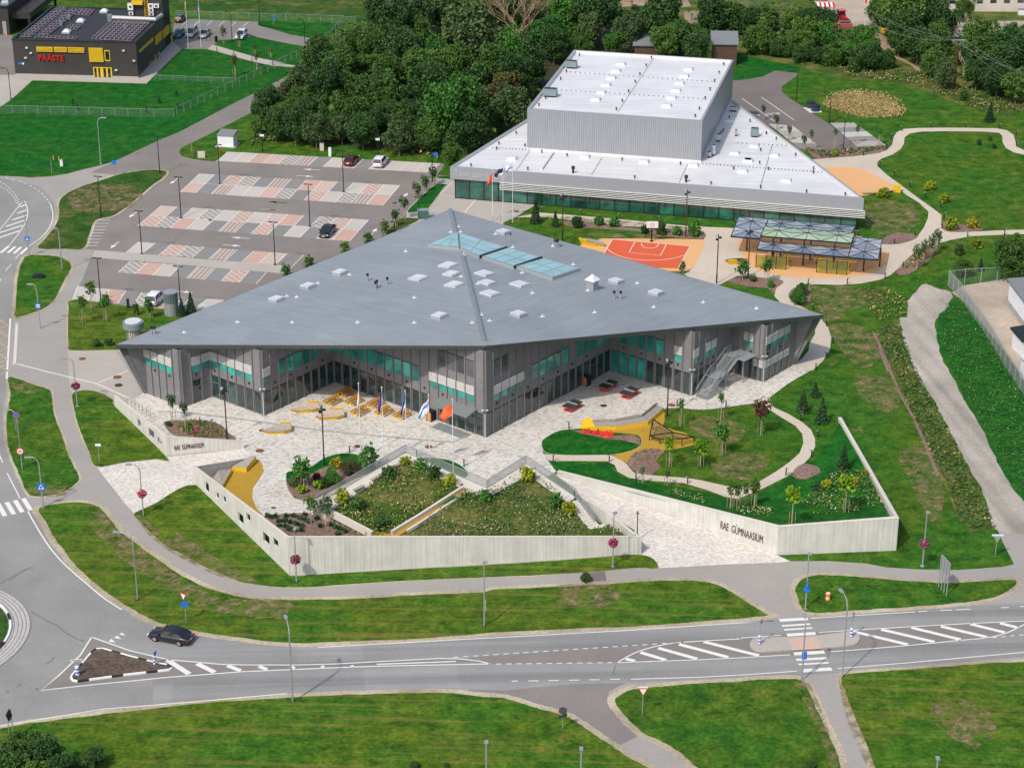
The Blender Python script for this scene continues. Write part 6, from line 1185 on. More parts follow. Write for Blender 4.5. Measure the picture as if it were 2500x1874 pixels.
# ================================================================== STREET FURNITURE
def polelamp(name, s, h, label, group, kind='black', arm=None, cat='street lamp', z=None):
 b0 = hit(s) if z is None else G(s, z); t = empty(name, (b0.x, b0.y, b0.z - .02), 0, label, cat, group); mb = MB()
 mt = {'black': 'black_steel', 'silver': 'galvanised', 'rust': 'rust_steel'}[kind]; r_ = .075
 if arm:
  ax, ay, ln_ = arm; d = Vector((ax, ay, 0)).normalized(); P_ = [(0, 0, 0), (0, 0, h - .9), tuple(d * ln_ * .18 + Vector((0, 0, h - .35))), tuple(d * ln_ * .6 + Vector((0, 0, h))), tuple(d * ln_ + Vector((0, 0, h)))]
  mb.tube(P_, [r_ * 1.2, r_, r_ * .8, r_ * .7, r_ * .7], 6)
 else: mb.tube([(0, 0, 0), (0, 0, h)], [r_ * 1.2, r_ * .75], 6)
 mb.cyl((0, 0, 0), .26, .1, 8); mb.build('pole', mt, t); hd = MB()
 if arm: q = d * (ln_ + .25) + Vector((0, 0, h)); hd.box(tuple(q), (.75, .34, .13), math.atan2(d.y, d.x))
 elif kind == 'silver': hd.box((.12, 0, h), (.5, .34, .16), rnd.uniform(0, 3))
 else:
  for sg in (-1, 1): hd.box((sg * .42 * math.cos(BAYA), sg * .42 * math.sin(BAYA), h), (.6, .26, .1), BAYA)
 hd.build('lamp_head', 'galvanised' if kind == 'silver' else mt, t); return t
LG = 'tall black double-headed lamps of the car park'
def lampT(s, top, lab, grp=LG, kind='black', arm=None, name='street_lamp', cat='street lamp'): return polelamp(name, s, hgt(s, top), lab, grp, kind, arm, cat)
for s, tp, lab in (('A 1232 1335', 'A 1218 1050', 'on the tip of the grass island at the car park entrance'), ('E 780 250', 'A 745 1360', 'on the dry grass between roundabout and car park'), ('E 1397 260', 'A 1375 1365', 'second bay row, beside its third bay from the left'),
 ('E 1095 535', 'E 1068 205', 'at the left end of the row above the pale walkway'), ('E 778 900', 'E 750 568', 'standing in the lowest bay row at left'), ('E 1395 970', 'E 1365 630', 'beside the grey vent tower'), ('E 2122 620', 'E 2103 290', 'at the right of the row above the pale walkway'),
 ('A 1697 1418', 'A 1690 1115', 'in the top double row at left'), ('B 755 1480', 'B 742 1165', 'in the top double row at right'), ('F 495 325', 'B 480 1420', 'near the dark parked sedan'), ('F 1335 265', 'B 1330 1520', 'on the paved strip by the hall square'), ('F 1148 360', 'F 1148 290', 'short one with a blue sign by the young trees')):
 lampT(s, tp, 'black twin lamp ' + lab)
for s, tp, lab in (('B 130 1165', 'B 118 885', 'dark lamp with small white boxes near the white kiosk'), ('B 1020 1195', 'B 1012 925', 'dark lamp with a white box between the bushes'), ('B 1440 1400', 'B 1437 1105', 'dark lamp by the young trees at the hall corner')):
 t = lampT(s, tp, lab, 'dark lamps along the wood edge', 'black', (-1, 0, .6)); MB().box((0, -.12, 3), (.75, .2, .35)).build('sign_box', 'white_metal', t)
for s, tp, lab in (('D 456 765', 'D 462 540', 'farthest black lamp by the bus road'), ('D 710 945', 'D 718 710', 'black lamp in front of the dry reed bed'), ('D 818 1145', 'D 832 905', 'black lamp between the bus road bays'), ('A 85 765', 'A 45 525', 'black lamp left of the fire station lawn'), ('A 1790 310', 'A 1780 90', 'black lamp beside the white police car'), ('B 458 360', 'B 455 150', 'black lamp at the wood corner by the station fence')):
 lampT(s, tp, lab, 'black arm lamps', 'black', (-1, 0, .8))
polelamp('street_lamp', 'A 2005 185', 11, 'black lamp cut by the top edge above the station car park', 'black arm lamps', 'black', (-1, 0, .8))
SLP = 'silver street lamps'
def basket(t, h, mat='petal_magenta'):
 n = 260; rng = np.random.default_rng(int(h * 1000)); P_ = rng.normal(size=(n, 3)); P_ /= np.linalg.norm(P_, axis=1)[:, None]; P_ *= np.array([.5, .5, .42]) * rng.uniform(.7, 1, (n, 1))
 o = quads('flower_ball', P_ + np.array([0, 0, h]), .16, rng, [mat, 'petal_pink', 'leaf_bright'], [.75, .12, .13]); o.parent = t
def quads(name, C_, size, rng, mats, probs=None, up=0.0, tall=1.0, smooth=False):
 n = len(C_); N_ = rng.normal(size=(n, 3)); N_[:, 2] = np.abs(N_[:, 2]) + up; N_ /= np.linalg.norm(N_, axis=1)[:, None]
 T_ = np.cross(N_, rng.normal(size=(n, 3))); T_ /= np.linalg.norm(T_, axis=1)[:, None] + 1e-9; B_ = np.cross(N_, T_)
 s_ = (size * rng.uniform(.6, 1.3, n))[:, None] if np.isscalar(size) else (size * rng.uniform(.6, 1.3, n))[:, None]
 mi = rng.choice(len(mats), n, p=probs) if len(mats) > 1 else None
 if mi is not None: s_ = s_ * np.array([.6 if 'petal_w' in q else 1 for q in mats])[mi][:, None]
 V = np.stack([C_ - T_ * s_ - B_ * s_ * tall, C_ + T_ * s_ * .9 - B_ * s_ * .6 * tall, C_ + T_ * s_ + B_ * s_ * tall, C_ - T_ * s_ * .8 + B_ * s_ * .9 * tall], 1).reshape(-1, 3)
 me = bpy.data.meshes.new(name); me.vertices.add(4 * n); me.vertices.foreach_set('co', V.ravel()); me.loops.add(4 * n); me.loops.foreach_set('vertex_index', np.arange(4 * n)); me.polygons.add(n)
 me.polygons.foreach_set('loop_start', np.arange(0, 4 * n, 4)); 
 for q in mats: me.materials.append(MATS[q])
 if mi is not None: me.polygons.foreach_set('material_index', mi)
 me.update(calc_edges=True); o = bpy.data.objects.new(name, me); C.objects.link(o); return o
def sign(t, h, shape, mat, w_=.7, back=None, face=(0, -1), border=None):
 mb = MB(); fx = Vector((face[0], face[1], 0)).normalized(); rx = Vector((-fx.y, fx.x, 0)); c_ = Vector((0, 0, h)) + fx * .12
 P_ = {'sq': [(-1, -1), (1, -1), (1, 1), (-1, 1)], 'tri': [(0, -1), (1, .85), (-1, .85)], 'triup': [(0, 1), (-1, -.85), (1, -.85)]}.get(shape) or [(math.cos(q), math.sin(q)) for q in np.linspace(0, 2 * math.pi, 17)[:-1]]
 f = lambda k, o_: [c_ + fx * o_ + rx * x * k * w_ / 2 + Vector((0, 0, y * k * w_ / 2)) for x, y in P_]
 a, b_ = f(1, 0), f(1, .04); n = len(a); mb.m(border or mat).faces(a + b_, [tuple(range(n)), tuple(range(2 * n - 1, n - 1, -1))] + [(i, (i + 1) % n, n + (i + 1) % n, n + i) for i in range(n)])
 mb.m(mat).poly(f(.76 if border else .96, .045)[::1]); return mb, fx, rx, c_
def addsign(t, *a, **k):
 mb, fx, rx, c_ = sign(t, *a, **k); o = mb.build('sign_plate', None, t); return o, fx, rx, c_
def crossing(t, h, w_=.8, f=(0, -1)):
 o, fx, rx, c_ = addsign(t, h, 'sq', 'blue_paint', w_, face=f); mb = MB(); P_ = [(0, .75), (-.7, -.6), (.7, -.6)]; mb.m('white_paint').poly([c_ + fx * .052 + rx * x * w_ / 2 + Vector((0, 0, y * w_ / 2)) for x, y in P_])
 mb.m('black_steel').poly([c_ + fx * .058 + rx * x * w_ / 2 + Vector((0, 0, y * w_ / 2)) for x, y in ((-.1, .35), (-.3, -.5), (-.1, -.5), (0, -.1), (.15, -.5), (.3, -.5), (.1, .35))]); mb.build('pictogram', None, o)
lampT('A 778 1265', 'A 770 908', 'silver curved lamp on the far lawn left of the access road', SLP, 'silver', (1, 0, 1))
lampT('E 480 665', 'E 452 338', 'silver lamp on the bean-shaped verge by the walkway', SLP, 'silver', (-1, 0, .3))
t = lampT('E 312 1110', 'E 262 768', 'silver lamp with the blue bus stop sign', SLP, 'silver', (-1, 0, .7)); o, fx, rx, c_ = addsign(t, 3.6, 'sq', 'blue_paint', .75); MB().m('white_paint').poly([c_ + fx * .05 + rx * x + Vector((0, 0, y)) for x, y in ((-.26, .02), (.26, .02), (.26, .2), (-.26, .2))]).poly([c_ + fx * .05 + rx * x + Vector((0, 0, y)) for x, y in ((-.26, -.25), (.26, -.25), (.26, -.1), (-.26, -.1))]).build('pictogram', None, o)
t = lampT('E 225 555', 'E 182 230', 'silver lamp with a blue crossing sign at the western crossing', SLP, 'silver', (-1, 0, .3)); crossing(t, 3.0)
for s, tp, lab, a_ in (('I 597 290', 'E 560 1340', 'silver lamp with a magenta flower ball near the west tip of the school', (-1, 0, .7)), ('I 1107 1135', 'I 1070 735', 'silver lamp with a magenta flower ball on the lower left ramp corner', (-1, 0, 1)), ('N 392 230', 'J 360 1230', 'silver lamp with a magenta flower ball at the corner of the concrete wall', None), ('K 935 1525', 'K 945 1108', 'silver lamp with a magenta flower ball before the right end of the long wall', None), ('L 1427 1520', 'L 1468 1105', 'silver lamp with a pink flower ball on the right lawn', None)):
 t = lampT(s, tp, lab, 'silver lamps with flower balls', 'silver', a_); basket(t, hgt(s, {'I 597 290': 'I 585 130', 'I 1107 1135': 'I 1095 960', 'N 392 230': 'N 385 48', 'K 935 1525': 'K 942 1340', 'L 1427 1520': 'L 1443 1345'}[s]))
t = lampT('I 172 775', 'I 95 318', 'silver lamp with round no-parking and forty limit signs', SLP, 'silver', (-1, .1, 1)); addsign(t, hgt('I 172 775', 'I 110 352'), 'round', 'blue_paint', .85, border='red_paint'); o, fx, rx, c_ = addsign(t, hgt('I 172 775', 'I 153 630'), 'round', 'white_paint', .95, border='red_paint')
text_mesh('40', .45, 'black_steel', c_ + fx * .06 - rx * .25 + Vector((0, 0, -.16)), rx, (0, 0, 1), .005, 1, 'lettering', t)
t = lampT('I 335 1070', 'I 292 680', 'silver lamp with a blue crossing sign at the lower left crossing', SLP, 'silver', (-1, 0, 1)); crossing(t, hgt('I 335 1070', 'I 320 905'), .95)
lampT('M 1062 365', 'I 990 1268', 'silver curved lamp on the long verge left of the dark sedan', SLP, 'silver', (-1, .2, 1.6)); lampT('N 362 1150', 'N 296 556', 'tall silver curved lamp below the main road', SLP, 'silver', (-.3, 1, 1.4)); t = lampT('N 1840 570', 'N 1834 72', 'silver lamp standing on the long middle verge', SLP, 'silver'); MB().box((.14, 0, 2.7), (.1, .3, 1.3)).build('sign_plate', 'galvanised', t)
t = lampT('Q 525 435', 'Q 540 5', 'silver lamp with a round blue sign left of the orange barrel', SLP, 'silver'); addsign(t, hgt('Q 525 435', 'Q 530 275'), 'round', 'blue_paint', .75); MB().box((0, -.15, hgt('Q 525 435', 'Q 530 235')), (.12, .5, .8)).build('sign_plate', 'blue_paint', t)
t = lampT('Q 497 985', 'Q 518 515', 'silver lamp with a sign at the lower crossing', SLP, 'silver', (0, 1, .6)); MB().box((.1, 0, hgt('Q 497 985', 'Q 505 790')), (.5, .12, .85)).build('sign_plate', 'blue_paint', t)
lampT('Q 808 960', 'Q 842 350', 'tall silver curved lamp right of the lower crossing', SLP, 'silver', (-.3, 1, 1.4))
for tp, lab in (('N 1855 1465', 'leftmost lamp head peeking over the bottom edge'), ('O 692 1515', 'middle lamp head peeking over the bottom edge'), ('Q 1547 1590', 'right lamp head peeking over the bottom edge')):
 q = G(tp, 8.8); t = empty('street_lamp', (q.x, q.y, 0), 0, lab, 'street lamp', SLP); MB().tube([(0, 0, 0), (0, 0, 8.8)], [.11, .08], 6).build('pole', 'galvanised', t); MB().box((0, .1, 8.85), (.34, .5, .14)).build('lamp_head', 'galvanised', t)
PLZ = 'slim plaza masts with spotlights'
for s, tp, lab in (('J 605 745', 'J 588 285', 'dark mast with spotlights on the oval lawn bed'), ('I 1752 545', 'I 1742 140', 'dark red mast by the west flower bed'), ('K 1355 365', 'G 1362 1345', 'dark mast at the end of the yellow bench'), ('G 1735 765', 'G 1747 385', 'dark red mast right of the basketball court'), ('G 1497 405', 'C 1517 1460', 'dark mast behind the basketball hoop'), ('G 547 435', 'C 545 1495', 'dark mast left of the basketball court'), ('H 82 715', 'H 92 340', 'dark mast before the glass canopies')):
 h = hgt(s, tp); q = hit(s); t = empty('light_mast', (q.x, q.y, q.z - .02), 0, lab, 'light mast', PLZ); MB().m('black_steel').tube([(0, 0, 0), (0, 0, 1.6)], .11, 6).m('rust_steel').tube([(0, 0, 1.6), (0, 0, h * .8)], .085, 6).m('black_steel').tube([(0, 0, h * .8), (0, 0, h)], .07, 6).build('pole', None, t)
 for k, (dx, dz) in enumerate(((-.28, -.1), (.28, -.45), (-.22, -.75))): MB().bar((0, 0, h + dz), (dx, -.1, h + dz), .05, .05).box((dx, -.15, h + dz), (.24, .34, .26), k).build('spotlight', 'black_steel' if k else 'light_steel', t)
q = G('K 1120 1292', 0); h = hgt('K 1122 1290', 'K 1122 1110'); tag(MB().tube([(0, 0, 0), (0, 0, 3.9)], .06, 6).box((0, 0, 3.6), (.3, .12, .12)).build('slim_mast', 'rust_steel', None, G('K 1122 1325')), 'slim reddish mast behind the right end of the long wall', 'mast')
# flags
def flagpole(s, tp, lab, cols, hang, grp, fl=2.9):
 q = G(s); h = hgt(s, tp); t = empty('flagpole', (q.x, q.y, q.z), 0, lab, 'flagpole', grp); MB().tube([(0, 0, 0), (0, 0, h)], [.06, .04], 6).ball((0, 0, h + .05), .09).build('pole', 'white_metal', t)
 if not cols: return t
 n, m_ = 10, 6; mb = MB(); dx, dz = hang; W_ = 1.6
 g_ = [[(dx * W_ * (i / n) * (1 + .12 * math.sin(j)), -.25 * math.sin(i / n * 7 + j * .7) * (i / n + .2), h - .25 - fl * .52 * (j / m_) - dz * fl * (i / n) - .12 * math.sin(i * .9)) for i in range(n + 1)] for j in range(m_ + 1)]
 for j in range(m_):
  for i in range(n):
   mb.m(cols[j * len(cols) // m_] if cols[0] != 'v' else cols[1 + (i + j) % (len(cols) - 1)]); mb.poly([g_[j][i], g_[j][i + 1], g_[j + 1][i + 1], g_[j + 1][i]])
 mb.build('flag', None, t, smooth=True); return t
FG = 'five white flagpoles on the plaza'
flagpole('J 888 700', 'J 865 115', 'leftmost plaza flagpole, white drooping flag', ['white_metal'], (-.15, .8), FG); flagpole('J 1065 735', 'J 1040 145', 'second plaza flagpole, dark violet flag', ['navy_cloth'], (-.3, .75), FG); flagpole('J 1242 738', 'J 1218 172', 'middle plaza flagpole, blue black and white flag', ['blue_paint', 'black_plastic', 'white_metal'], (-.35, .75), FG)
flagpole('J 1420 790', 'J 1397 205', 'fourth plaza flagpole, white flag with blue marks', ['white_metal', 'white_metal', 'blue_paint', 'white_metal', 'white_metal', 'white_metal'], (-.75, .6), FG, 3.2); flagpole('J 1600 805', 'J 1590 240', 'rightmost plaza flagpole, orange flag with white marks', ['orange_cloth', 'orange_cloth', 'orange_cloth', 'orange_cloth', 'orange_cloth'], (-.9, .42), FG, 3.2)
FH = 'three white flagpoles before the sports hall'
flagpole('F 1903 285', 'B 1898 1310', 'flagpole with a red flag before the sports hall', ['orange_cloth', 'red_paint'], (-.5, .7), FH, 2.4); flagpole('F 1984 305', 'B 1982 1275', 'flagpole with a blue black and white flag before the sports hall', ['navy_cloth', 'black_plastic', 'white_metal'], (-.8, .45), FH, 2.2); flagpole('F 2058 295', 'B 2060 1245', 'flagpole with a white flag before the sports hall', ['white_metal', 'white_metal', 'blue_paint', 'white_metal', 'white_metal'], (-.8, .35), FH, 2.2)
flagpole('A 1452 370', 'A 1425 -30', 'left flagpole by the fire station', ['yellow_paint', 'black_plastic'], (-.15, .8), 'two flagpoles by the fire station'); flagpole('A 1552 370', 'A 1528 -10', 'right flagpole by the fire station', ['blue_paint', 'black_plastic', 'white_metal'], (-.2, .75), 'two flagpoles by the fire station')
# bollards
bo = empty('path_bollard', (0, 0, 0)); MB().m('black_steel').box((0, 0, .5), (.14, .12, 1.0)).m('galvanised').box((.12, 0, .97), (.34, .16, .06)).build('post', None, bo)
BL = {'D': ('far loop path', '1268 1010,1490 985,1755 982,2020 992,2150 1045,2150 1120,1185 1075,1152 1140,972 1200,713 1218,1100 1280,1210 1355,1332 1445,1452 1525,1568 1605'), 'H': ('gravel path near the canopies', '1593 260,1577 340,1775 405,2060 388,1555 460,1370 398,1210 457,1278 640,1138 728,847 770,546 775,418 875,584 970,688 1092,737 1225,685 1340,605 1430,908 400,933 400'), 'K': ('walled garden path', '597 462,475 715,907 718,1113 850,1512 885,1430 290,1807 298'), 'L': ('garden bend', '620 530,572 680,375 820,488 400'), 'J': ('plaza lawn ovals', '800 648,1683 750,1318 675'), 'G': ('path before the sports hall', '382 215,690 240,988 268,1280 290,1593 315,1880 320'), 'A': ('fire station path', '1673 400,1805 430,1943 470,2103 505')}
ords = 'first second third fourth fifth sixth seventh eighth ninth tenth eleventh twelfth thirteenth fourteenth fifteenth sixteenth seventeenth eighteenth nineteenth twentieth'.split()
first = True
for tk, (where, lst) in BL.items():
 pts = sorted([tuple(map(float, q.split())) for q in lst.split(',')])
 for k, (x, y) in enumerate(pts):
  q = hit('%s %f %f' % (tk, x, y)); lab = 'black bollard light, %s from the left along the %s' % (ords[k], where)
  if first: bo.location = q; tag(bo, lab, 'bollard', 'black bollard lights along the paths'); first = False
  else: dup(bo, q, rnd.choice((0, 0, 3.14)), lab)
# signs
def signpost(name, s, tp, lab, cat='road sign', mat='galvanised'):
 q = hit(s); h = hgt(s, tp); t = empty(name, q, 0, lab, cat); MB().tube([(0, 0, 0), (0, 0, h)], .045, 6).build('post', mat, t); return t, h
t, h = signpost('road_sign', 'O 1163 1262', 'O 1173 1040', 'red and white give way sign on the triangular lawn'); addsign(t, h - .35, 'tri', 'white_paint', .95, border='red_paint'); MB().box((0, -.1, h + .1), (.95, .05, .22)).build('name_plate', 'white_metal', t)
t, h = signpost('road_sign', 'M 1435 535', 'M 1415 320', 'give way triangle over round blue roundabout sign by the dark sedan'); addsign(t, h - .2, 'tri', 'white_paint', .9, border='red_paint', face=(-.7, -1)); addsign(t, h - 1.15, 'round', 'blue_paint', .8)
t, h = signpost('road_sign', 'O 548 1360', 'O 540 1190', 'back of a round grey sign at the side road'); addsign(t, h - .3, 'round', 'zinc_fascia', .85); MB().box((0, -.1, h - .95), (.95, .05, .35), .5).build('name_plate', 'zinc_fascia', t)
t, h = signpost('road_sign', 'L 1988 1450', 'L 2010 1280', 'white-topped triangular sign at the gravel track mouth'); addsign(t, h - .45, 'tri', 'galvanised', .95); MB().box((0, -.1, h + .02), (1.3, .05, .2)).build('name_plate', 'white_metal', t)
t, h = signpost('road_sign', 'I 768 720', 'I 757 585', 'small white plate on a post at the left ramp'); MB().box((0, -.05, h), (.7, .05, .32)).build('sign_plate', 'white_metal', t)
t, h = signpost('road_sign', 'A 888 1355', 'A 878 1245', 'blue square sign beside the access road'); addsign(t, h - .1, 'sq', 'blue_paint', .75)
t, h = signpost('road_sign', 'A 401 1345', 'A 397 1235', 'thin grey post on the far left lawn', 'post'); t, h = signpost('road_sign', 'A 1483 1210', 'A 1483 1105', 'thin pale post on the grass near the white kiosk', 'post')
t, h = signpost('road_sign', 'A 2108 190', 'A 2108 130', 'blue square sign behind the station car park'); addsign(t, h, 'sq', 'blue_paint', .6); t, h = signpost('road_sign', 'B 1467 1235', 'B 1467 1215', 'small blue sign by the hall corner bushes'); addsign(t, h + .6, 'sq', 'blue_paint', .7)
t, h = signpost('road_sign', 'I 125 485', 'I 118 350', 'thin second post behind the no-parking sign', 'post')
def bluepost(s, tp, lab, plate=None, top=None, wd=.24):
 t, h = signpost('traffic_island_post', s, tp, lab, 'marker post'); mb = MB()
 for k in range(6): mb.m('blue_paint' if k % 2 == 0 else 'white_paint').cyl((0, 0, .02 + k * .2), wd / 2 + .02, .2, 8)
 mb.build('striped_sleeve', None, t)
 if plate: MB().m('white_metal').box((0, -.06, h), (1.15, .05, .22), .12).m('black_steel').box((0, -.09, h), (.95, .02, .07), .12).build('name_plate', None, t)
 if top: addsign(t, h - .2, 'round', top, .55, face=(1, -.3)); addsign(t, h - .9, 'sq', 'galvanised', .3, face=(1, 0))
bluepost('M 600 950', 'M 588 825', 'blue and white striped post with a name plate on the triangular island', True, None, .4); bluepost('M 1193 868', 'M 1188 760', 'slim blue and white post with a round sign on the triangular island', None, 'blue_paint'); bluepost('O 2063 712', 'O 2073 512', 'striped post at the left end of the refuge', None, 'black_steel'); bluepost('Q 877 655', 'Q 892 460', 'striped post at the right end of the refuge', None, 'black_steel')
# billboard
q = hit('Q 1560 265'); b_ = hit('Q 1620 335'); t = empty('billboard', q, 0, 'large grey three-panel billboard seen from behind at right', 'billboard'); d = (b_ - q); L = d.length; d.normalize(); hB = hgt('Q 1620 335', 'Q 1668 85')
for k in range(3):
 mb = MB(); a_, c_ = d * L * (k / 3 + .01), d * L * ((k + 1) / 3 - .01); mb.bar(a_ + Vector((0, 0, (hB + 2.4) / 2)), c_ + Vector((0, 0, (hB + 2.4) / 2)), .1, hB - 2.4); mb.build('board_panel', 'hall_fascia', t)
for k in range(4): q2 = d * L * k / 3 + Vector((d.y, -d.x, 0)) * .12; MB().tube([q2, q2 + Vector((0, 0, hB))], .07, 6).build('post', 'galvanised', t)
t, h = signpost('direction_board', 'M 78 1455', 'M 55 1300', 'dark double board on two posts at the lower left edge', 'sign board'); q2 = hit('M 105 1425') - hit('M 78 1455'); MB().tube([q2, q2 + Vector((0, 0, 3.4))], .05, 6).build('post', 'galvanised', t); MB().bar((0, 0, 2.7), q2 + Vector((0, 0, 3.0)), .08, 1.1).build('board', 'charcoal_trim', t)
def lbox(name, s, sz, mat, lab, cat, rz=0, z=.0, top=None):
 q = hit(s); mb = MB().m(mat).box((0, 0, sz[2] / 2), sz); 
 if top: mb.m(top).box((0, 0, sz[2] + .05), (sz[0] * 1.08, sz[1] * 1.08, .1))
 o = mb.build(name, None, None, (q.x, q.y, q.z + z)); o.rotation_euler = (0, 0, rz); return tag(o, lab, cat)
q = hit('Q 697 365'); ob_ = tag(MB().m('orange_plastic').cyl((0, 0, 0), .42, .4, 12).m('white_paint').cyl((0, 0, .4), .38, .3, 12).m('orange_plastic').cyl((0, 0, .7), .40, .5, 12).cyl((0, 0, 1.2), .46, .12, 12).m('white_paint').cyl((0, 0, 1.32), .3, .03, 12).build('barrel', None, None, q), 'orange and white barrel on the grass island', 'barrel'); ob_.scale = (.62, .62, .68)
q = hit('A 1745 1130'); t = empty('transformer_kiosk', q, BAYA, 'white box kiosk with a dark sloping roof at the wood edge', 'kiosk'); MB().box((0, .9, 1.05), (3.0, 2.4, 2.1)).build('body', 'white_metal', t); MB().hexa([(-1.6, -.45, 2.1), (1.6, -.45, 2.1), (1.6, 2.25, 2.1), (-1.6, 2.25, 2.1), (-1.6, -.45, 2.2), (1.6, -.45, 2.2), (1.6, 2.25, 2.6), (-1.6, 2.25, 2.6)]).build('roof', 'shed_roof', t); MB().box((0, .9, .04), (3.8, 3.2, .1)).build('base_slab', 'plinth_grey', t)
lbox('cable_cabinet', 'A 1555 1215', (1.3, .5, 1.1), 'plaster_cream', 'cream cable cabinet on the grass by the car park corner', 'cabinet'); lbox('cable_cabinet', 'B 588 1160', (.75, .5, 1.35), 'plaster_cream', 'cream cabinet at the wood edge', 'cabinet'); lbox('cable_cabinet', 'B 650 1205', (.5, .5, 1.6), 'white_metal', 'slim white cabinet at the edge of the top bay row', 'cabinet'); lbox('cable_cabinet', 'A 476 1280', (.5, .4, 1.1), 'plaster_white', 'small white cabinet on the far left lawn', 'cabinet', top='plinth_grey')
for s, lab in (('A 413 1235', 'left yellow and black marker stick'), ('A 456 1240', 'right yellow and black marker stick')): tag(MB().m('yellow_paint').cyl((0, 0, 0), .09, .9, 6).m('black_plastic').cyl((0, 0, .9), .09, .2, 6).build('marker_stick', None, None, hit(s)), lab + ' on the far left lawn', 'marker post', 'yellow marker sticks')
tag(MB().cyl((0, 0, 0), .16, .7, 8).build('fire_hydrant', 'red_paint', None, hit('A 1700 1180')), 'red hydrant at the car park corner', 'hydrant'); tag(MB().cyl((0, 0, 0), .12, 1.2, 6).build('safety_post', 'yellow_paint', None, hit('A 52 278')), 'yellow safety post by the garage wing', 'bollard')
for s, lab in (('D 567 830', 'left'), ('D 603 855', 'right')): q = hit(s); t = empty('waste_container', q, 0, lab + ' round dark blue waste container by the bus road', 'waste container', 'sunken waste containers'); MB().cyl((0, 0, 0), .85, 1.0, 14).build('body', 'bluegrey_bin', t); MB().cyl((0, 0, 1.0), .9, .14, 14).cyl((0, 0, 1.14), .75, .3, 14, .3).build('lid', 'charcoal_trim', t)
S('container_pad', 'D 505 828,640 835,655 868,560 870', .034, 'terrace_concrete', 'concrete pad under the waste containers')
tag(MB().box((0, 0, .3), (1.6, .8, .6)).box((.2, 0, .65), (.8, .6, .2)).build('rubble_lump', 'charcoal_trim', None, hit('E 297 722')), 'black lump on the bean-shaped verge', 'cover')
lbox('litter_bin', 'D 1230 1480', (1.3, .8, 1.3), 'yellow_paint', 'yellow kiosk box beside the sand court', 'box', -.2); lbox('litter_bin', 'E 990 955', (.35, .35, 1.5), 'black_plastic', 'black post box on the lawn below the car park', 'post'); lbox('bike_stand_sign', 'A 1668 325', (.15, .7, 1.3), 'black_plastic', 'black info panel by the station bike racks', 'sign', -.6)
lbox('litter_bin', 'D 1125 250', (1.0, .6, .8), 'yellow_paint', 'yellow box at the edge of the farm trees', 'box'); lbox('yellow_digger', 'B 810 310', (2.2, 1.2, .9), 'yellow_paint', 'small yellow machine at the wood corner', 'machine', .3, top='black_plastic')
lbox('feed_box', 'D 2195 115', (1.8, 1.0, 1.2), 'white_metal', 'white box at the far right farm road', 'box', 0, 0, 'shed_roof')
for k, (s, lab) in enumerate((('F 1370 262', 'grey bike shelter glass box behind the roof peak'),)): lbox('bike_shelter', s, (1.8, 1.0, 1.5), 'glass_hall', lab, 'shelter', 0, 0, 'galvanised')
mb = MB()
for k in range(6): mb.tube([(k * .9, 0, 0), (k * .9, 0, .8), (k * .9 + .3, .1, .8), (k * .9 + .3, .1, 0)], .035, 5, False)
tag(mb.build('bike_rack', 'black_steel', None, hit('A 1520 318')), 'row of black bike hoops at the fire station', 'bike rack')
mb = MB()
for k in range(7): mb.tube([(k * .62, -k * .75, 0), (k * .62, -k * .75, .8), (k * .62 + .5, -k * .75 + .2, .8), (k * .62 + .5, -k * .75 + .2, 0)], .035, 5, False)
tag(mb.build('bike_rack', 'galvanised', None, hit('I 985 270')), 'thin bike hoops behind the left concrete wall', 'bike rack')
mb = MB()
for k in range(3): mb.tube([(k * 1.6, k * .2, 0), (k * 1.6, k * .2, 1.0), (k * 1.6 + 1.2, k * .2, 1.0), (k * 1.6 + 1.2, k * .2, 0)], .04, 5, False)
tag(mb.build('bike_rack', 'light_steel', None, G('G 5 285', 0.03)), 'pale bike hoops beside the hall flagpoles', 'bike rack')
for s, m_, lab, r_ in (('J 108 632', 'manhole', 'brown manhole cover at the left ramp head', .55), ('J 863 598', 'manhole', 'brown manhole cover left of the flagpoles', .45), ('J 1412 602', 'manhole', 'brown manhole cover between the flagpoles', .5), ('J 128 475', 'manhole', 'orange manhole cover beside the nearest lounger', .45), ('J 215 1072', 'manhole', 'tiny brown cover on the lower plaza', .3), ('K 864 285', 'manhole_dark', 'dark manhole cover near the table tennis tables', .45), ('K 1390 280', 'manhole', 'orange manhole cover by the bench end', .5), ('I 905 65', 'manhole', 'brown cover nearer the school prow', .6), ('I 915 127', 'manhole_dark', 'dark cover in the west forecourt', .55), ('E 635 1345', 'manhole', 'brown cover beside the flower bed path', .5), ('F 1148 145', 'manhole_dark', 'dark cover by the car park exit arrow', .4), ('G 195 210', 'manhole_dark', 'dark cover before the sports hall', .4), ('E 1622 277', 'manhole_dark', 'dark cover in the second bay row', .35)):
 q = hit(s); tag(MB().cyl((0, 0, 0), r_, .025, 16).build('manhole_cover', m_, None, (q.x, q.y, .036)), lab, 'manhole cover', 'manhole covers')
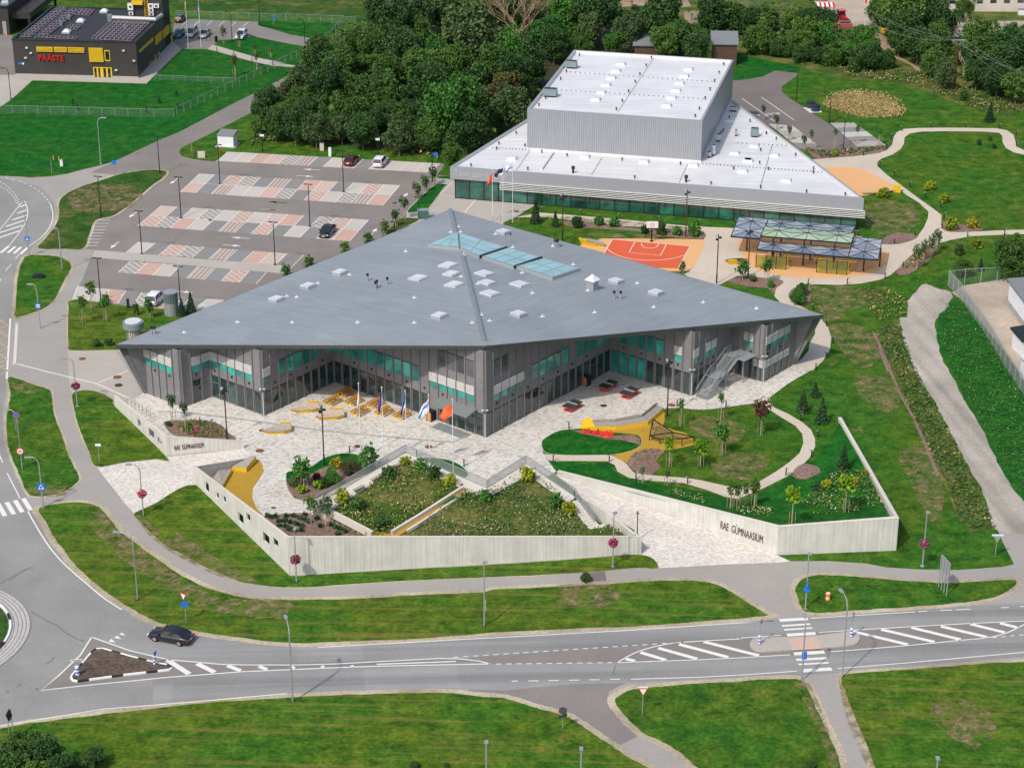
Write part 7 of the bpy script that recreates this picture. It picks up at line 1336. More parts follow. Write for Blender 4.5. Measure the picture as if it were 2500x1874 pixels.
# fences
def fence(name, lab, s, h, step, mat='wire_mesh', post='galvanised', wd=.06):
 P_ = GL(s); r0 = P_[0].copy(); t = empty(name, r0, 0, lab, 'fence'); P_ = [q - r0 for q in P_]; mb = MB()
 for a, b_ in zip(P_[:-1], P_[1:]): mb.poly([a, b_, b_ + Vector((0, 0, h)), a + Vector((0, 0, h))])
 mb.build('mesh_panel', mat, t); rl_ = MB()
 for a, b_ in zip(P_[:-1], P_[1:]): rl_.bar(a + Vector((0, 0, h)), b_ + Vector((0, 0, h)), .05, .05)
 rl_.build('top_rail', post, t); done = set(); ref = None
 for a, b_ in zip(P_[:-1], P_[1:]):
  n = max(1, round((b_ - a).length / step))
  for k in range(n + 1):
   q = a.lerp(b_, k / n); key = (round(q.x, 1), round(q.y, 1))
   if key in done or len(done) > 95: continue
   done.add(key)
   if ref is None: ref = MB().box((0, 0, h / 2 + .05), (wd, wd, h + .1)).build('fence_post', post, t); ref.location = q
   else: c_ = ref.copy(); C.objects.link(c_); c_.parent = t; c_.location = q
fence('mesh_fence', 'green wire mesh fence with pale posts around the station lawn', 'A -160 868,0 874,590 888,1188 905,1338 903,1365 888,1680 740,2120 532; B 260 512,395 450,440 425', 1.6, 2.6)
fence('mesh_fence', 'low wire fence crossing the station lawn', 'A 1195 612,1235 617,1820 640', 1.0, 2.6); fence('mesh_fence', 'wire fence behind the station car park', 'A 1360 135,1440 140,2211 165; B 310 160,755 178,650 300,620 310', 1.6, 2.8); fence('mesh_fence', 'short fence gate behind the station corner', 'B 755 178,845 180', 1.4, 2.8)
fence('wire_fence', 'tall grey wire fence running down the right edge', 'H 1625 780,1735 900,1900 1130,2060 1400,2300 1760', 2.4, 2.4, 'grey_mesh', 'light_steel', .06); fence('wire_fence', 'tall wire fence at the back of the bare yard', 'H 1632 782,1750 768,1875 760,2000 755,2125 750,2400 745', 2.4, 6, 'wire_mesh', 'light_steel')
fence('paddock_fence', 'thin white paddock fence beyond the trees', 'C 930 18,1480 10,2100 35', 1.1, 9, 'wire_mesh', 'trunk_bark', .1); fence('paddock_fence', 'weathered farm road rail fence', 'D 1650 200,1710 200,1875 198,2060 197,2400 196', 1.4, 5, 'wire_mesh', 'trunk_bark', .12); fence('paddock_fence', 'pale wire stakes at the farmyard edge', 'D 780 215,893 215,980 205,1075 200', 1.5, 3.4, 'wire_mesh', 'white_metal', .08)
# power pole with lines
q = hit('D 1672 690'); hP = hgt('D 1672 690', 'D 1690 310'); t = empty('power_pole', q, 0, 'tall brown wooden power pole with a crossarm at upper right', 'power pole'); MB().tube([(0, 0, 0), (0, 0, hP)], [.2, .14], 8).build('pole', 'rust_steel', t); MB().bar((-1.4, 0, hP), (1.4, 0, hP), .1, .12).bar((-1.3, 0, hP), (0, 0, hP - 1.2), .06, .06).bar((1.3, 0, hP), (0, 0, hP - 1.2), .06, .06).build('crossarm', 'light_steel', t)
for dx, e0, e1 in ((-1.3, 'D 1020 85', 'D 2600 640'), (1.3, 'D 1015 75', 'D 2600 700'), (0, 'D 1060 195', 'D 2600 900')):
 a_, c_ = G(e0, 9) - q, G(e1, 9) - q; m_ = Vector((dx, 0, hP + .05)); P_ = [a_.lerp(m_, k / 8) - Vector((0, 0, 1.2 * math.sin(math.pi * k / 8))) for k in range(9)] + [m_.lerp(c_, k / 8) - Vector((0, 0, 1.5 * math.sin(math.pi * k / 8))) for k in range(1, 9)]; MB().tube(P_, .02, 4, False).build('power_line', 'galvanised', t)
# ================================================================== PLAZA FURNITURE
def rotz(o, a): o.rotation_euler = (0, 0, a); return o
pt = empty('picnic_table', (0, 0, 0), 0, None, 'picnic table', 'yellow picnic tables on the plaza'); MB().box((0, 0, .76), (2.15, .7, .07)).build('tabletop', 'table_wood', pt)
for sg in (-1, 1): MB().box((0, sg * .66, .46), (2.15, .3, .06)).build('bench', 'table_wood', pt)
for sg in (-1, 1):
 mb = MB(); x = sg * .92
 for y0, y1, z1 in ((-.3, .3, .72), (-.78, -.5, .43), (.5, .78, .43)): mb.bar((x, y0, 0), (x, y0, z1), .09, .09, (1, 0, 0)).bar((x, y1, 0), (x, y1, z1), .09, .09, (1, 0, 0)).bar((x, y0, z1), (x, y1, z1), .09, .09).bar((x, y0, .05), (x, y1, .05), .09, .09)
 mb.build('frame', 'yellow_paint', pt)
TA = pxang('b 960 925,1150 830')
for k, (s, lab) in enumerate((('b 1230 790', 'farthest yellow picnic table, in the shade of the roof'), ('b 1060 900', 'leftmost yellow picnic table beside the wooden loungers'), ('b 1350 900', 'yellow picnic table behind the first flagpole'), ('b 1430 1040', 'yellow picnic table in the front row at left'), ('b 1640 935', 'yellow picnic table below the violet flag'), ('b 1755 1045', 'yellow picnic table in the middle of the front row'), ('b 2000 1085', 'rightmost yellow picnic table, nearest the entrance'))):
 q = hit(s)
 if k == 0: pt.location = q; pt.rotation_euler = (0, 0, TA); pt['label'] = lab
 else: dup(pt, q, TA, lab)
def lounger(s, lab, rz, wood='bench_wood', sc=1.0, grp='faceted yellow and wood loungers'):
 q = hit(s); t = empty('faceted_lounger', q, rz, lab, 'lounger', grp); t.scale = (sc,) * 3
 o_ = [(-2.1, -.2), (-1.3, -.95), (.9, -.9), (1.9, -.35), (1.7, .75), (.2, 1.0), (-1.0, .5)]; zz_ = [.3, .38, .42, .5, .75, .7, .45]; n = 7; V = [(x * .82, y * .8, 0) for x, y in o_] + [(x, y, z) for (x, y), z in zip(o_, zz_)]
 MB().faces(V, [(i, (i + 1) % n, n + (i + 1) % n, n + i) for i in range(n)]).build('yellow_shell', 'yellow_paint', t)
 I_ = [(x * .97, y * .97, z + .04) for (x, y), z in zip(o_, zz_)]; MB().m(wood).faces(I_ + [(.1, 0, .52)], [(i, (i + 1) % n, n) for i in range(n)]).build('timber_deck', None, t); MB().m('yellow_paint').faces([(1.75, .8, .7), (.2, 1.05, .66), (.3, 1.05, .95), (1.6, .85, .98)], [(0, 1, 2, 3)]).bar((.3, 1.02, .9), (1.65, .8, .95), .12, .12).build('back_rim', None, t)
lounger('b 700 1005', 'far yellow and wood lounger near the glass corner', .05); lounger('b 1035 1100', 'yellow and wood lounger behind the dark mast', .05); lounger('b 320 1290', 'nearest grey wood and yellow lounger on the open plaza', .02, 'grey_wood'); lounger('G 775 465', 'large yellow hexagon lounger at the basketball court', 2.6, 'grey_wood', 1.15); lounger('G 1885 605', 'yellow and brown lounger on the gravel before the canopies', 3.4, 'brown_timber', .95)
tt_ = empty('table_tennis_table', (0, 0, 0), 0, None, 'table tennis table', 'red-legged table tennis tables'); MB().m('table_top_dark').box((0, 0, .76), (2.7, 1.5, .05)).m('red_paint').box((0, 0, .72), (2.78, 1.58, .05)).build('tabletop', None, tt_); MB().box((0, 0, .87), (.06, 1.6, .16)).build('net', 'light_steel', tt_)
for sg in (-1, 1): MB().bar((sg * .9, -.6, .7), (sg * 1.05, -.5, 0), .1, .1).bar((sg * .9, .6, .7), (sg * 1.05, .5, 0), .1, .1).bar((sg * 1.05, -.55, .08), (sg * 1.05, .55, .08), .1, .1).build('leg_frame', 'red_paint', tt_)
TTA = pxang('d 870 940,1000 850'); TTA = pxang('d 1000 990,1170 890')
for k, (s, lab) in enumerate((('d 1020 935', 'farthest table tennis table, in the roof shadow'), ('d 1305 1030', 'right table tennis table near the dark mast'), ('d 535 1205', 'left table tennis table nearest the flags'))):
 q = hit(s)
 if k == 0: tt_.location = q; tt_.rotation_euler = (0, 0, TTA); tt_['label'] = lab
 else: dup(tt_, q, TTA, lab)
for s, lab in (('J 1428 395', 'dark display cube with an orange side at the entrance'), ('G 730 1545', 'dark display cube with an orange side by the east glass wall')): q = hit(s); t = empty('display_cube', q, -.69, lab, 'litter bin', 'dark cubes with orange sides'); MB().box((0, 0, .7), (1.0, .9, 1.4)).build('body', 'black_plastic', t); MB().box((0, -.47, .68), (.85, .04, 1.15)).build('orange_panel', 'table_wood', t)
# long yellow bench
BP = [G(s, 0) for s in ('d 840 1490', 'd 1130 1490', 'd 1560 1425', 'd 1780 1240')]; r0 = BP[0].copy(); t = empty('long_bench', r0, 0, 'long bent timber bench with a bright yellow front', 'bench'); BP = [q - r0 for q in BP]
bk = [Vector((-.25, 1.15, 0)), Vector((-.15, 1.3, 0)), Vector((-.75, 1.3, 0)), Vector((-1.0, .75, 0))]; BB = [a + b_ for a, b_ in zip(BP, bk)]
for i in range(3):
 a, b_, c_, d = BP[i], BP[i + 1], BB[i + 1], BB[i]; Z = lambda z: Vector((0, 0, z))
 MB().poly([a, b_, b_ + Z(.55), a + Z(.55)]).build('yellow_front', 'yellow_paint', t)
 mb = MB(); 
 for k in range(4): mb.hexa([p_ + Z(z) for z in (.50, .58) for p_ in (a.lerp(d, k / 4 + .02), b_.lerp(c_, k / 4 + .02), b_.lerp(c_, k / 4 + .23), a.lerp(d, k / 4 + .23))])
 mb.build('seat', 'grey_wood', t); mb = MB()
 for k in range(2): mb.bar(d + Z(.72 + k * .2), c_ + Z(.72 + k * .2), .08, .16)
 mb.poly([d, c_, c_ + Z(.95), d + Z(.95)]); mb.build('backrest', 'grey_wood', t)
l_ = [G(s, 0) - r0 for s in ('d 640 1470', 'd 840 1490', 'd 790 1400', 'd 700 1380')]; MB().prism([(q.x, q.y) for q in l_], 0, [.15, .5, .8, .55]).build('yellow_end', 'yellow_paint', t)
# wall seats in ochre corner
def deck(lab, ss, zs, mat, front=None):
 P_ = [G(s, z) for s, z in zip(ss, zs)]; r0 = Vector((P_[0].x, P_[0].y, 0)); t = empty('wall_seat', r0, 0, lab, 'bench', 'timber seats at the west wall'); P_ = [q - r0 for q in P_]; n = len(P_); MB().faces(P_ + [q - Vector((0, 0, .08)) for q in P_], [tuple(range(n))[::-1] if False else tuple(range(n)), tuple(range(2 * n - 1, n - 1, -1))] + [(i, (i + 1) % n, n + (i + 1) % n, n + i) for i in range(n)]).build('timber_deck', mat, t)
 if front: i, j = front; MB().poly([P_[i] + Vector((0, -.03, 0)), P_[j] + Vector((0, -.03, 0)), Vector((P_[j].x, P_[j].y - .03, 0)), Vector((P_[i].x, P_[i].y - .03, 0))]).build('yellow_front', 'yellow_paint', t)
 return t, P_
t, P_ = deck('yellow-fronted timber seat at the head of the wall', ('I 1790 752', 'I 1900 762', 'I 1975 672', 'I 1940 668'), (.6, .6, .9, .9), 'grey_wood', (0, 1)); MB().poly([P_[1], P_[2], Vector((P_[2].x, P_[2].y, 0)), Vector((P_[1].x, P_[1].y, 0))]).build('yellow_front', 'yellow_paint', t)
deck('grey stepped timber seat against the west wall', ('I 1635 845', 'I 1712 905', 'I 1790 768', 'I 1685 780'), (.7, .5, .5, 1.0), 'grey_wood', (1, 2))
# triangular net frame
FP = [G(s, 0) for s in ('K 1218 553', 'K 1243 470', 'K 1398 545', 'K 1562 580', 'K 1468 597', 'K 1297 583')]; HT = [hgt('K 1218 553', 'K 1218 515'), 1.5, 1.0, hgt('K 1562 580', 'K 1560 525'), 1.1, .7]; r0 = FP[0].copy(); t = empty('net_frame', r0, 0, 'dark triangular frame with nets on the ochre surface', 'play frame'); FP = [q - r0 for q in FP]; TT = [q + Vector((0, 0, h)) for q, h in zip(FP, HT)]
mb = MB()
for q, h in zip(FP, HT): mb.bar(q, q + Vector((0, 0, h)), .1, .1, (1, 0, 0))
for i, j in ((0, 1), (1, 2), (2, 3), (3, 4), (0, 5), (4, 5), (0, 2)): mb.bar(TT[i], TT[j], .12, .12)
mb.build('frame', 'black_steel', t); MB().poly([TT[0], TT[1], TT[2]]).poly([TT[0], TT[2], TT[5]]).poly([TT[2], TT[3], TT[4], TT[5]]).build('net', 'net_mesh', t)
# basketball hoop
q = hit('G 1234 440'); t = empty('basketball_hoop', q, 0, 'white basketball backboard on a black post', 'basketball hoop'); hH = hgt('G 1234 440', 'G 1225 272'); MB().tube([(0, 0, 0), (0, 0, hH - .6)], .12, 8).bar((0, 0, hH - .8), (0, -.8, hH - .6), .12, .12).box((0, 0, .05), (.5, .5, .1)).build('post', 'black_steel', t); MB().m('white_metal').box((0, -.85, hH - .55), (1.85, .06, 1.1)).m('black_steel').box((0, -.89, hH - .75), (.62, .02, .04)).box((0, -.89, hH - .4), (.62, .02, .04)).box((-.3, -.89, hH - .58), (.04, .02, .36)).box((.3, -.89, hH - .58), (.04, .02, .36)).build('backboard', None, t); MB().tube([(.23 * math.cos(a), -1.15 + .23 * math.sin(a), hH - .95) for a in np.linspace(0, 6.28, 13)], .02, 4).build('ring', 'orange_plastic', t)
# red spikes
for k, (x, y, lab) in enumerate(((708, 497, 'leftmost, leaning pair'), (748, 497, 'second from the left'), (785, 505, 'third from the left'), (820, 510, 'tallest, in the middle'), (848, 512, 'just right of the tallest'), (887, 515, 'slim one right of the middle'), (898, 535, 'lowest one in front'), (920, 512, 'rightmost slim one'))):
 h = (.55, .8, .7, 1.0, .7, .85, .5, .75)[k]; tag(MB().tube([(0, 0, 0), (.05, 0, h * .35), (0, 0, h * .7), (0, 0, h)], [.24, .3, .18, .03], 7).tube([(.3, .05, 0), (.3, .05, h * .5)], [.2, .04], 6).tube([(-.28, -.1, 0), (-.28, -.1, h * .4)], [.18, .04], 6).build('red_plant_spike', 'petal_red', None, hit('K %d %d' % (x, y))), 'bright red plant spike, ' + lab, 'flower', 'red plant spikes in the mulch')
# vent towers
q = hit('E 1325 1000'); t = empty('vent_tower', q, 0, 'grey cylindrical vent tower with green slats beside the white car', 'vent tower'); hV = hgt('E 1325 1000', 'E 1318 828'); MB().cyl((0, 0, 0), 1.05, hV * .55, 24).build('shaft', 'ribbed_grey', t, smooth=False); mb = MB()
for a in np.linspace(0, 2 * math.pi, 29)[:-1]: mb.box((1.0 * math.cos(a), 1.0 * math.sin(a), hV * .77), (.1, .12, hV * .42), a)
mb.build('slats', 'unit_green', t); MB().cyl((0, 0, hV * .55), .85, hV * .42, 16).build('core', 'charcoal_trim', t); MB().cyl((0, 0, hV * .98), 1.06, .12, 24).build('cap', 'galvanised', t)
q = G('E 1038 1215'); t = empty('vent_tower', q, 0, 'short vent tower with a wide steel collar behind the roof tip', 'vent tower'); hV = hgt('E 1038 1215', 'E 1030 1060'); MB().cyl((0, 0, 0), 1.1, hV, 20).build('shaft', 'fence_slats', t); MB().cyl((0, 0, hV * .72), 1.5, hV * .34, 24).m('dome_white').cyl((0, 0, hV * 1.0), 1.2, .12, 20).build('collar', None, t) if False else MB().m('unit_green').cyl((0, 0, hV * .74), 1.5, hV * .28, 24).m('dome_white').cyl((0, 0, hV * 1.025), 1.15, .12, 20).build('collar', None, t)
# ================================================================== GLASS CANOPIES
def canopy(lab, cs, z, nx, ny, m1, m2, posts):
 P4 = [G(s, z) for s in cs]; r0 = Vector((P4[0].x, P4[0].y, 0)); t = empty('glass_canopy', r0, 0, lab, 'canopy', 'glass canopies on dark posts'); P4 = [q - r0 for q in P4]
 f = lambda u, v: P4[0].lerp(P4[1], u).lerp(P4[3].lerp(P4[2], u), v)
 for i in range(nx):
  for j in range(ny):
   a, b_, c_, d = f(i / nx, j / ny), f((i + 1) / nx, j / ny), f((i + 1) / nx, (j + 1) / ny), f(i / nx, (j + 1) / ny); m_ = (a + c_) / 2 + Vector((0, 0, .28)); mb = MB()
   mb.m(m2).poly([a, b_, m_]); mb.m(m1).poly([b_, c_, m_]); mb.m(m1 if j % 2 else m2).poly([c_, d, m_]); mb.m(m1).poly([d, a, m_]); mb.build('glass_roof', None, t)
   fr_ = MB()
   for p0, p1 in ((a, m_), (b_, m_), (c_, m_), (d, m_), ((a + b_) / 2, m_), ((c_ + d) / 2, m_), ((a + d) / 2, m_), ((b_ + c_) / 2, m_)): fr_.bar(p0 + Vector((0, 0, .02)), p1 + Vector((0, 0, .02)), .07, .07)
   fr_.build('frame', 'black_steel', t)
 mb = MB()
 for i in range(4): mb.bar(P4[i] - Vector((0, 0, .05)), P4[(i + 1) % 4] - Vector((0, 0, .05)), .12, .2)
 mb.build('edge_beam', 'black_steel', t)
 for s in posts: q = G(s) - r0; MB().box((q.x, q.y, z / 2 - .05), (.2, .2, z - .1)).build('post', 'black_steel', t)
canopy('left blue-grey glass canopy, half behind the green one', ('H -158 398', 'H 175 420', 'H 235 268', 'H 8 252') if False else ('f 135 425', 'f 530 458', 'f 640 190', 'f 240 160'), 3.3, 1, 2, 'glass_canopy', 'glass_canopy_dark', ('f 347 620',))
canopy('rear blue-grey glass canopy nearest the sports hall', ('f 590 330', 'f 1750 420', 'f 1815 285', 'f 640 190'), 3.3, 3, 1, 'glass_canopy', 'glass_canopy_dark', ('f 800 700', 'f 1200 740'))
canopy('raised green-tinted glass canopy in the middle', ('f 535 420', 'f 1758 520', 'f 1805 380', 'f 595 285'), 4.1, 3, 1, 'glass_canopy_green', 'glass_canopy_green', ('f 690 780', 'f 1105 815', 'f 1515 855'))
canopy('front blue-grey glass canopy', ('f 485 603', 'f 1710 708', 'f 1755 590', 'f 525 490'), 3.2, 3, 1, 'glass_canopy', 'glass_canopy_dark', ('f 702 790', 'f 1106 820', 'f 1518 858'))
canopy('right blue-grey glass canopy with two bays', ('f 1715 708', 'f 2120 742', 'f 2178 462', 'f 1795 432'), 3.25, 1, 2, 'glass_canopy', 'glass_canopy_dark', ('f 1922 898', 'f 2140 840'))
for sset, lab in ((('f 470 845', 'f 605 855', 'f 740 865', 'f 875 878'), 'left row of yellowish glass screens below the canopies'), (('f 1288 912', 'f 1423 925', 'f 1560 938', 'f 1697 948'), 'right row of yellowish glass screens below the canopies')):
 P_ = [G(s) for s in sset]; r0 = P_[0].copy(); t = empty('glass_screen', r0, 0, lab, 'glass screen', 'glass screens under the canopies'); P_ = [q - r0 for q in P_]
 for q in P_: MB().box((q.x, q.y, 1.15), (.1, .1, 2.3)).build('post', 'black_steel', t)
 for a, b_ in zip(P_[:-1], P_[1:]): MB().poly([a + Vector((0, 0, .1)), b_ + Vector((0, 0, .1)), b_ + Vector((0, 0, 2.1)), a + Vector((0, 0, 2.1))]).build('pane', 'glass_screen', t)
for k, (s, lab) in enumerate((('f 897 830', 'yellow fitness machine at the end of the left screens'), ('f 940 690', 'yellow fitness machine behind the left screens'), ('f 1305 865', 'yellow fitness machine before the right screens'), ('f 1345 725', 'yellow fitness machine under the front canopy middle'), ('f 1715 905', 'yellow fitness machine at the end of the right screens'), ('f 1750 755', 'yellow fitness machine near the right canopy'))):
 t = empty('fitness_machine', hit(s), k * .7, lab, 'fitness machine', 'yellow fitness machines'); MB().box((0, 0, .9), (.16, .14, 1.8)).box((0, 0, .05), (.9, .4, .08)).bar((-.45, 0, 1.6), (.45, .1, 1.7), .08, .08).bar((0, 0, 1.2), (.5, .3, .8), .08, .08).build('frame', 'yellow_paint', t); MB().box((.45, .25, .75), (.35, .35, .1)).box((-.25, .1, 1.1), (.12, .3, .12)).build('pads', 'black_plastic', t)
for s, lab in (('D 1020 1500', 'left yellow bench beside the sand court'), ('D 1155 1485', 'right yellow bench beside the sand court')): t = empty('park_bench', hit(s), .1, lab, 'bench', 'yellow benches at the sand court'); MB().box((0, 0, .45), (2.4, .5, .08)).build('seat', 'bench_wood', t); MB().box((-1.2, 0, .3), (.12, .6, .6)).box((1.2, 0, .3), (.12, .6, .6)).box((0, .28, .3), (2.3, .06, .2)).build('frame', 'yellow_paint', t)
# ================================================================== CARS
def car(name, lab, cat, s, rz, paint_, kind='sedan', rear=False, tint=None):
 L, Wd, H_ = {'sedan': (4.8, 1.84, 1.42), 'suv': (4.65, 1.88, 1.68), 'van': (4.6, 1.85, 1.85), 'hatch': (4.1, 1.76, 1.5)}[kind]; q = hit(s); t = empty(name, (q.x, q.y, .04), rz, lab, cat, 'parked cars' if 'moving' not in lab and 'driving' not in lab else None)
 # side profile, x forward: (x, z_sill, z_belt), and cabin
 xs = [-.5, -.485, -.44, -.30, -.15, 0, .15, .28, .40, .47, .497, .5]; top = {'sedan': [.62, .86, .93, .95, .94, .93, .92, .90, .82, .74, .62, .5], 'suv': [.7, .98, 1.02, 1.04, 1.03, 1.02, 1.01, .98, .92, .84, .68, .55], 'van': [.8, 1.0, 1.05, 1.06, 1.05, 1.04, 1.03, 1.02, .96, .84, .68, .55], 'hatch': [.7, .9, .95, .97, .96, .95, .93, .9, .84, .76, .64, .5]}[kind]
 hw = [.80, .88, .94, .98, 1, 1, 1, .99, .96, .88, .80, .72]; V = []; n = len(xs)
 for x, tz_, w_ in zip(xs, top, hw):
  b_ = .22 if abs(x) < .48 else .34; y = Wd / 2 * w_
  V += [(x * L, -y * .93, b_), (x * L, -y, .48), (x * L, -y * .985, tz_ * .82), (x * L, -y * .90, tz_), (x * L, y * .90, tz_), (x * L, y * .985, tz_ * .82), (x * L, y, .48), (x * L, y * .93, b_)]
 F = [tuple(range(7, -1, -1)), tuple((n - 1) * 8 + k for k in range(8))]
 for i in range(n - 1):
  for k in range(8): F.append((i * 8 + k, i * 8 + (k + 1) % 8, (i + 1) * 8 + (k + 1) % 8, (i + 1) * 8 + k))
 body = MB().faces(V, F).build('body', paint_, t, smooth=True)
 cab = {'sedan': [(-.42, .93, 0), (-.26, 1.33, 1), (-.10, 1.42, 1), (.05, 1.40, 1), (.24, .92, 0)], 'suv': [(-.49, 1.0, 0), (-.43, 1.58, 1), (-.2, 1.68, 1), (.06, 1.63, 1), (.25, .99, 0)], 'van': [(-.5, 1.02, 0), (-.475, 1.78, 1), (-.2, 1.85, 1), (.12, 1.78, 1), (.34, .98, 0)], 'hatch': [(-.49, .94, 0), (-.42, 1.4, 1), (-.2, 1.5, 1), (.06, 1.46, 1), (.25, .92, 0)]}[kind]
 yb, yt = Wd / 2 * .90, Wd / 2 * .70; R_ = [(x * L, (yb if not u else yt), z) for x, z, u in cab]; g_ = MB().m('glass_car'); b0 = [(x, y, z - .01) for x, y, z in R_]; m_ = [(x, -y, z) for x, y, z in b0]
 g_.poly([m_[0], m_[1], b0[1], b0[0]]); g_.poly([b0[4], b0[3], m_[3], m_[4]]); 
 for sd in (b0, m_): base = [(sd[1][0], sd[0][1] * 1.0, sd[0][2]), (sd[3][0], sd[0][1], sd[4][2])]; g_.poly([sd[0], base[0], sd[1]]); g_.poly([base[0], base[1], sd[3], sd[2], sd[1]]); g_.poly([base[1], sd[4], sd[3]])
 g_.build('windows', None, t); rf = MB(); 
 for i in (1, 2): rf.poly([(R_[i][0], R_[i][1] + .02, R_[i][2] + .02), (R_[i + 1][0], R_[i + 1][1] + .02, R_[i + 1][2] + .02), (R_[i + 1][0], -R_[i + 1][1] - .02, R_[i + 1][2] + .02), (R_[i][0], -R_[i][1] - .02, R_[i][2] + .02)])
 for sg in (-1, 1):
  for i, j in ((0, 1), (1, 2), (2, 3), (3, 4)): rf.bar((R_[i][0], sg * (R_[i][1] + .02), R_[i][2] + .02), (R_[j][0], sg * (R_[j][1] + .02), R_[j][2] + .02), .07, .05)
  rf.bar((-.10 * L, sg * (yb + .01), cab[0][1] - .02), (-.10 * L, sg * (yt + .02), cab[2][1]), .08, .04); rf.box((.2 * L, sg * (Wd / 2 + .1), 1.0), (.2, .22, .14))
 rf.build('roof', paint_, t)
 for sx_, sy_ in ((.31, 1), (.31, -1), (-.29, 1), (-.29, -1)):
  y = sy_ * (Wd / 2 - .13); wt = MB().m('tyre').tube([(sx_ * L, y - .12 * sy_, .33), (sx_ * L, y + .14 * sy_, .33)], .34, 14).m('rim').tube([(sx_ * L, y + .13 * sy_, .33), (sx_ * L, y + .155 * sy_, .33)], .22, 10); wt.build('wheel', None, t)
 for sg in (-1, 1): MB().box((.475 * L, sg * Wd * .36, .66), (.16, .34, .14), -sg * .3).build('headlight', 'head_lamp', t); MB().box((-.487 * L, sg * Wd * .37, .76), (.12, .42, .15), sg * .2).build('tail_light', 'tail_lamp', t)
 MB().box((-.503 * L, 0, .62), (.02, .52, .12)).box((.503 * L, 0, .45), (.02, .52, .12)).build('number_plate', 'number_plate', t); return t
a_ = G('M 1170 650'); b_ = G('M 1490 690'); CA = pxang('M 1495 650,1180 590')
car('dark_sedan', 'dark navy sedan driving towards the roundabout', 'car', 'M 1320 672', CA, 'paint_navy'); BD = pxang('F 640 400,720 300')
bd = pxang('E 1155 243,1245 165')
car('black_sedan', 'black sedan parked alone in the second bay row', 'car', 'F 630 385', bd + math.pi, 'paint_black'); car('maroon_sedan', 'dark red sedan parked in the top row', 'car', 'B 815 1258', bd, 'paint_maroon'); car('white_suv', 'white SUV parked beside the dark red sedan', 'car', 'B 1040 1272', bd, 'paint_white', 'suv'); car('white_suv', 'white SUV with glass roof beside the grey vent tower', 'car', 'E 1205 905', bd, 'paint_white', 'suv')
sd_ = pxang('A 1500 300,1535 265'); car('dark_hatchback', 'dark car at the far left of the station car park', 'car', 'A 1390 165', sd_, 'paint_black', 'hatch'); car('blue_hatchback', 'blue car half hidden by the fire station', 'car', 'A 1382 282', sd_ + math.pi, 'paint_blue', 'hatch'); car('silver_van', 'silver van parked behind the left flagpole', 'van', 'A 1478 278', sd_ + math.pi, 'paint_silver', 'van'); car('grey_car', 'grey car parked behind the right flagpole', 'car', 'A 1580 282', sd_ + math.pi, 'paint_grey', 'sedan')
t = car('police_car', 'white car with blue bonnet stripes near the station lawn', 'car', 'A 1862 292', sd_ + math.pi, 'paint_white', 'suv'); MB().box((1.55, 0, .96), (.7, 1.2, .03)).box((0, .95, .7), (2.6, .03, .25)).box((0, -.95, .7), (2.6, .03, .25)).build('blue_stripe', 'blue_paint', t); car('white_van', 'white van cut by the top edge at the farmyard', 'van', 'D 620 2', 0, 'paint_white', 'van')
q = hit('D 805 172'); t = empty('tractor', q, R(-78), 'red tractor parked in the farmyard', 'tractor'); MB().box((1.1, 0, 1.25), (2.0, .85, .8)).box((-.3, 0, .9), (1.8, .8, .6)).box((-.9, .75, 1.35), (1.3, .5, .15)).box((-.9, -.75, 1.35), (1.3, .5, .15)).build('body', 'paint_red', t); MB().prism([(-1.3, -.7), (.2, -.65), (.2, .65), (-1.3, .7)], 1.4, 2.5).build('cab', 'glass_car', t); MB().box((-.55, 0, 2.6), (1.8, 1.6, .22)).build('cab_roof', 'paint_red', t)
for x, y, r_ in ((-.95, .85, .82), (-.95, -.85, .82), (1.5, .75, .55), (1.5, -.75, .55)): MB().m('tyre').tube([(x, y - .22, r_), (x, y + .22, r_)], r_, 14).m('rim').tube([(x, y - .24, r_), (x, y + .24, r_)], r_ * .5, 10).build('wheel', None, t)
MB().box((2.6, .0, .8), (.9, 1.9, .5)).tube([(.6, .3, 1.6), (.6, .3, 2.6)], .05, 6).build('loader', 'black_steel', t)
lbox('pallet_stack', 'D 800 208', (5.2, 1.0, .7), 'pink_red', 'low reddish stack in front of the tractor', 'stack', -.03); 
q = hit('D 680 100'); t = empty('market_umbrella', q, 0, 'red and white striped awning in the farmyard', 'awning'); mb = MB()
for k in range(8): mb.m('red_paint' if k % 2 else 'white_paint').hexa([(-2 + k * .5, -1, 1.6), (-1.5 + k * .5, -1, 1.6), (-1.5 + k * .5, 1, 2.1), (-2 + k * .5, 1, 2.1), (-2 + k * .5, -1, 1.65), (-1.5 + k * .5, -1, 1.65), (-1.5 + k * .5, 1, 2.15), (-2 + k * .5, 1, 2.15)])
mb.build('canopy', None, t); MB().tube([(-1.9, -.9, 0), (-1.9, -.9, 1.6)], .05, 5).tube([(1.9, -.9, 0), (1.9, -.9, 1.6)], .05, 5).tube([(-1.9, .9, 0), (-1.9, .9, 2.1)], .05, 5).tube([(1.9, .9, 0), (1.9, .9, 2.1)], .05, 5).build('legs', 'rust_steel', t)
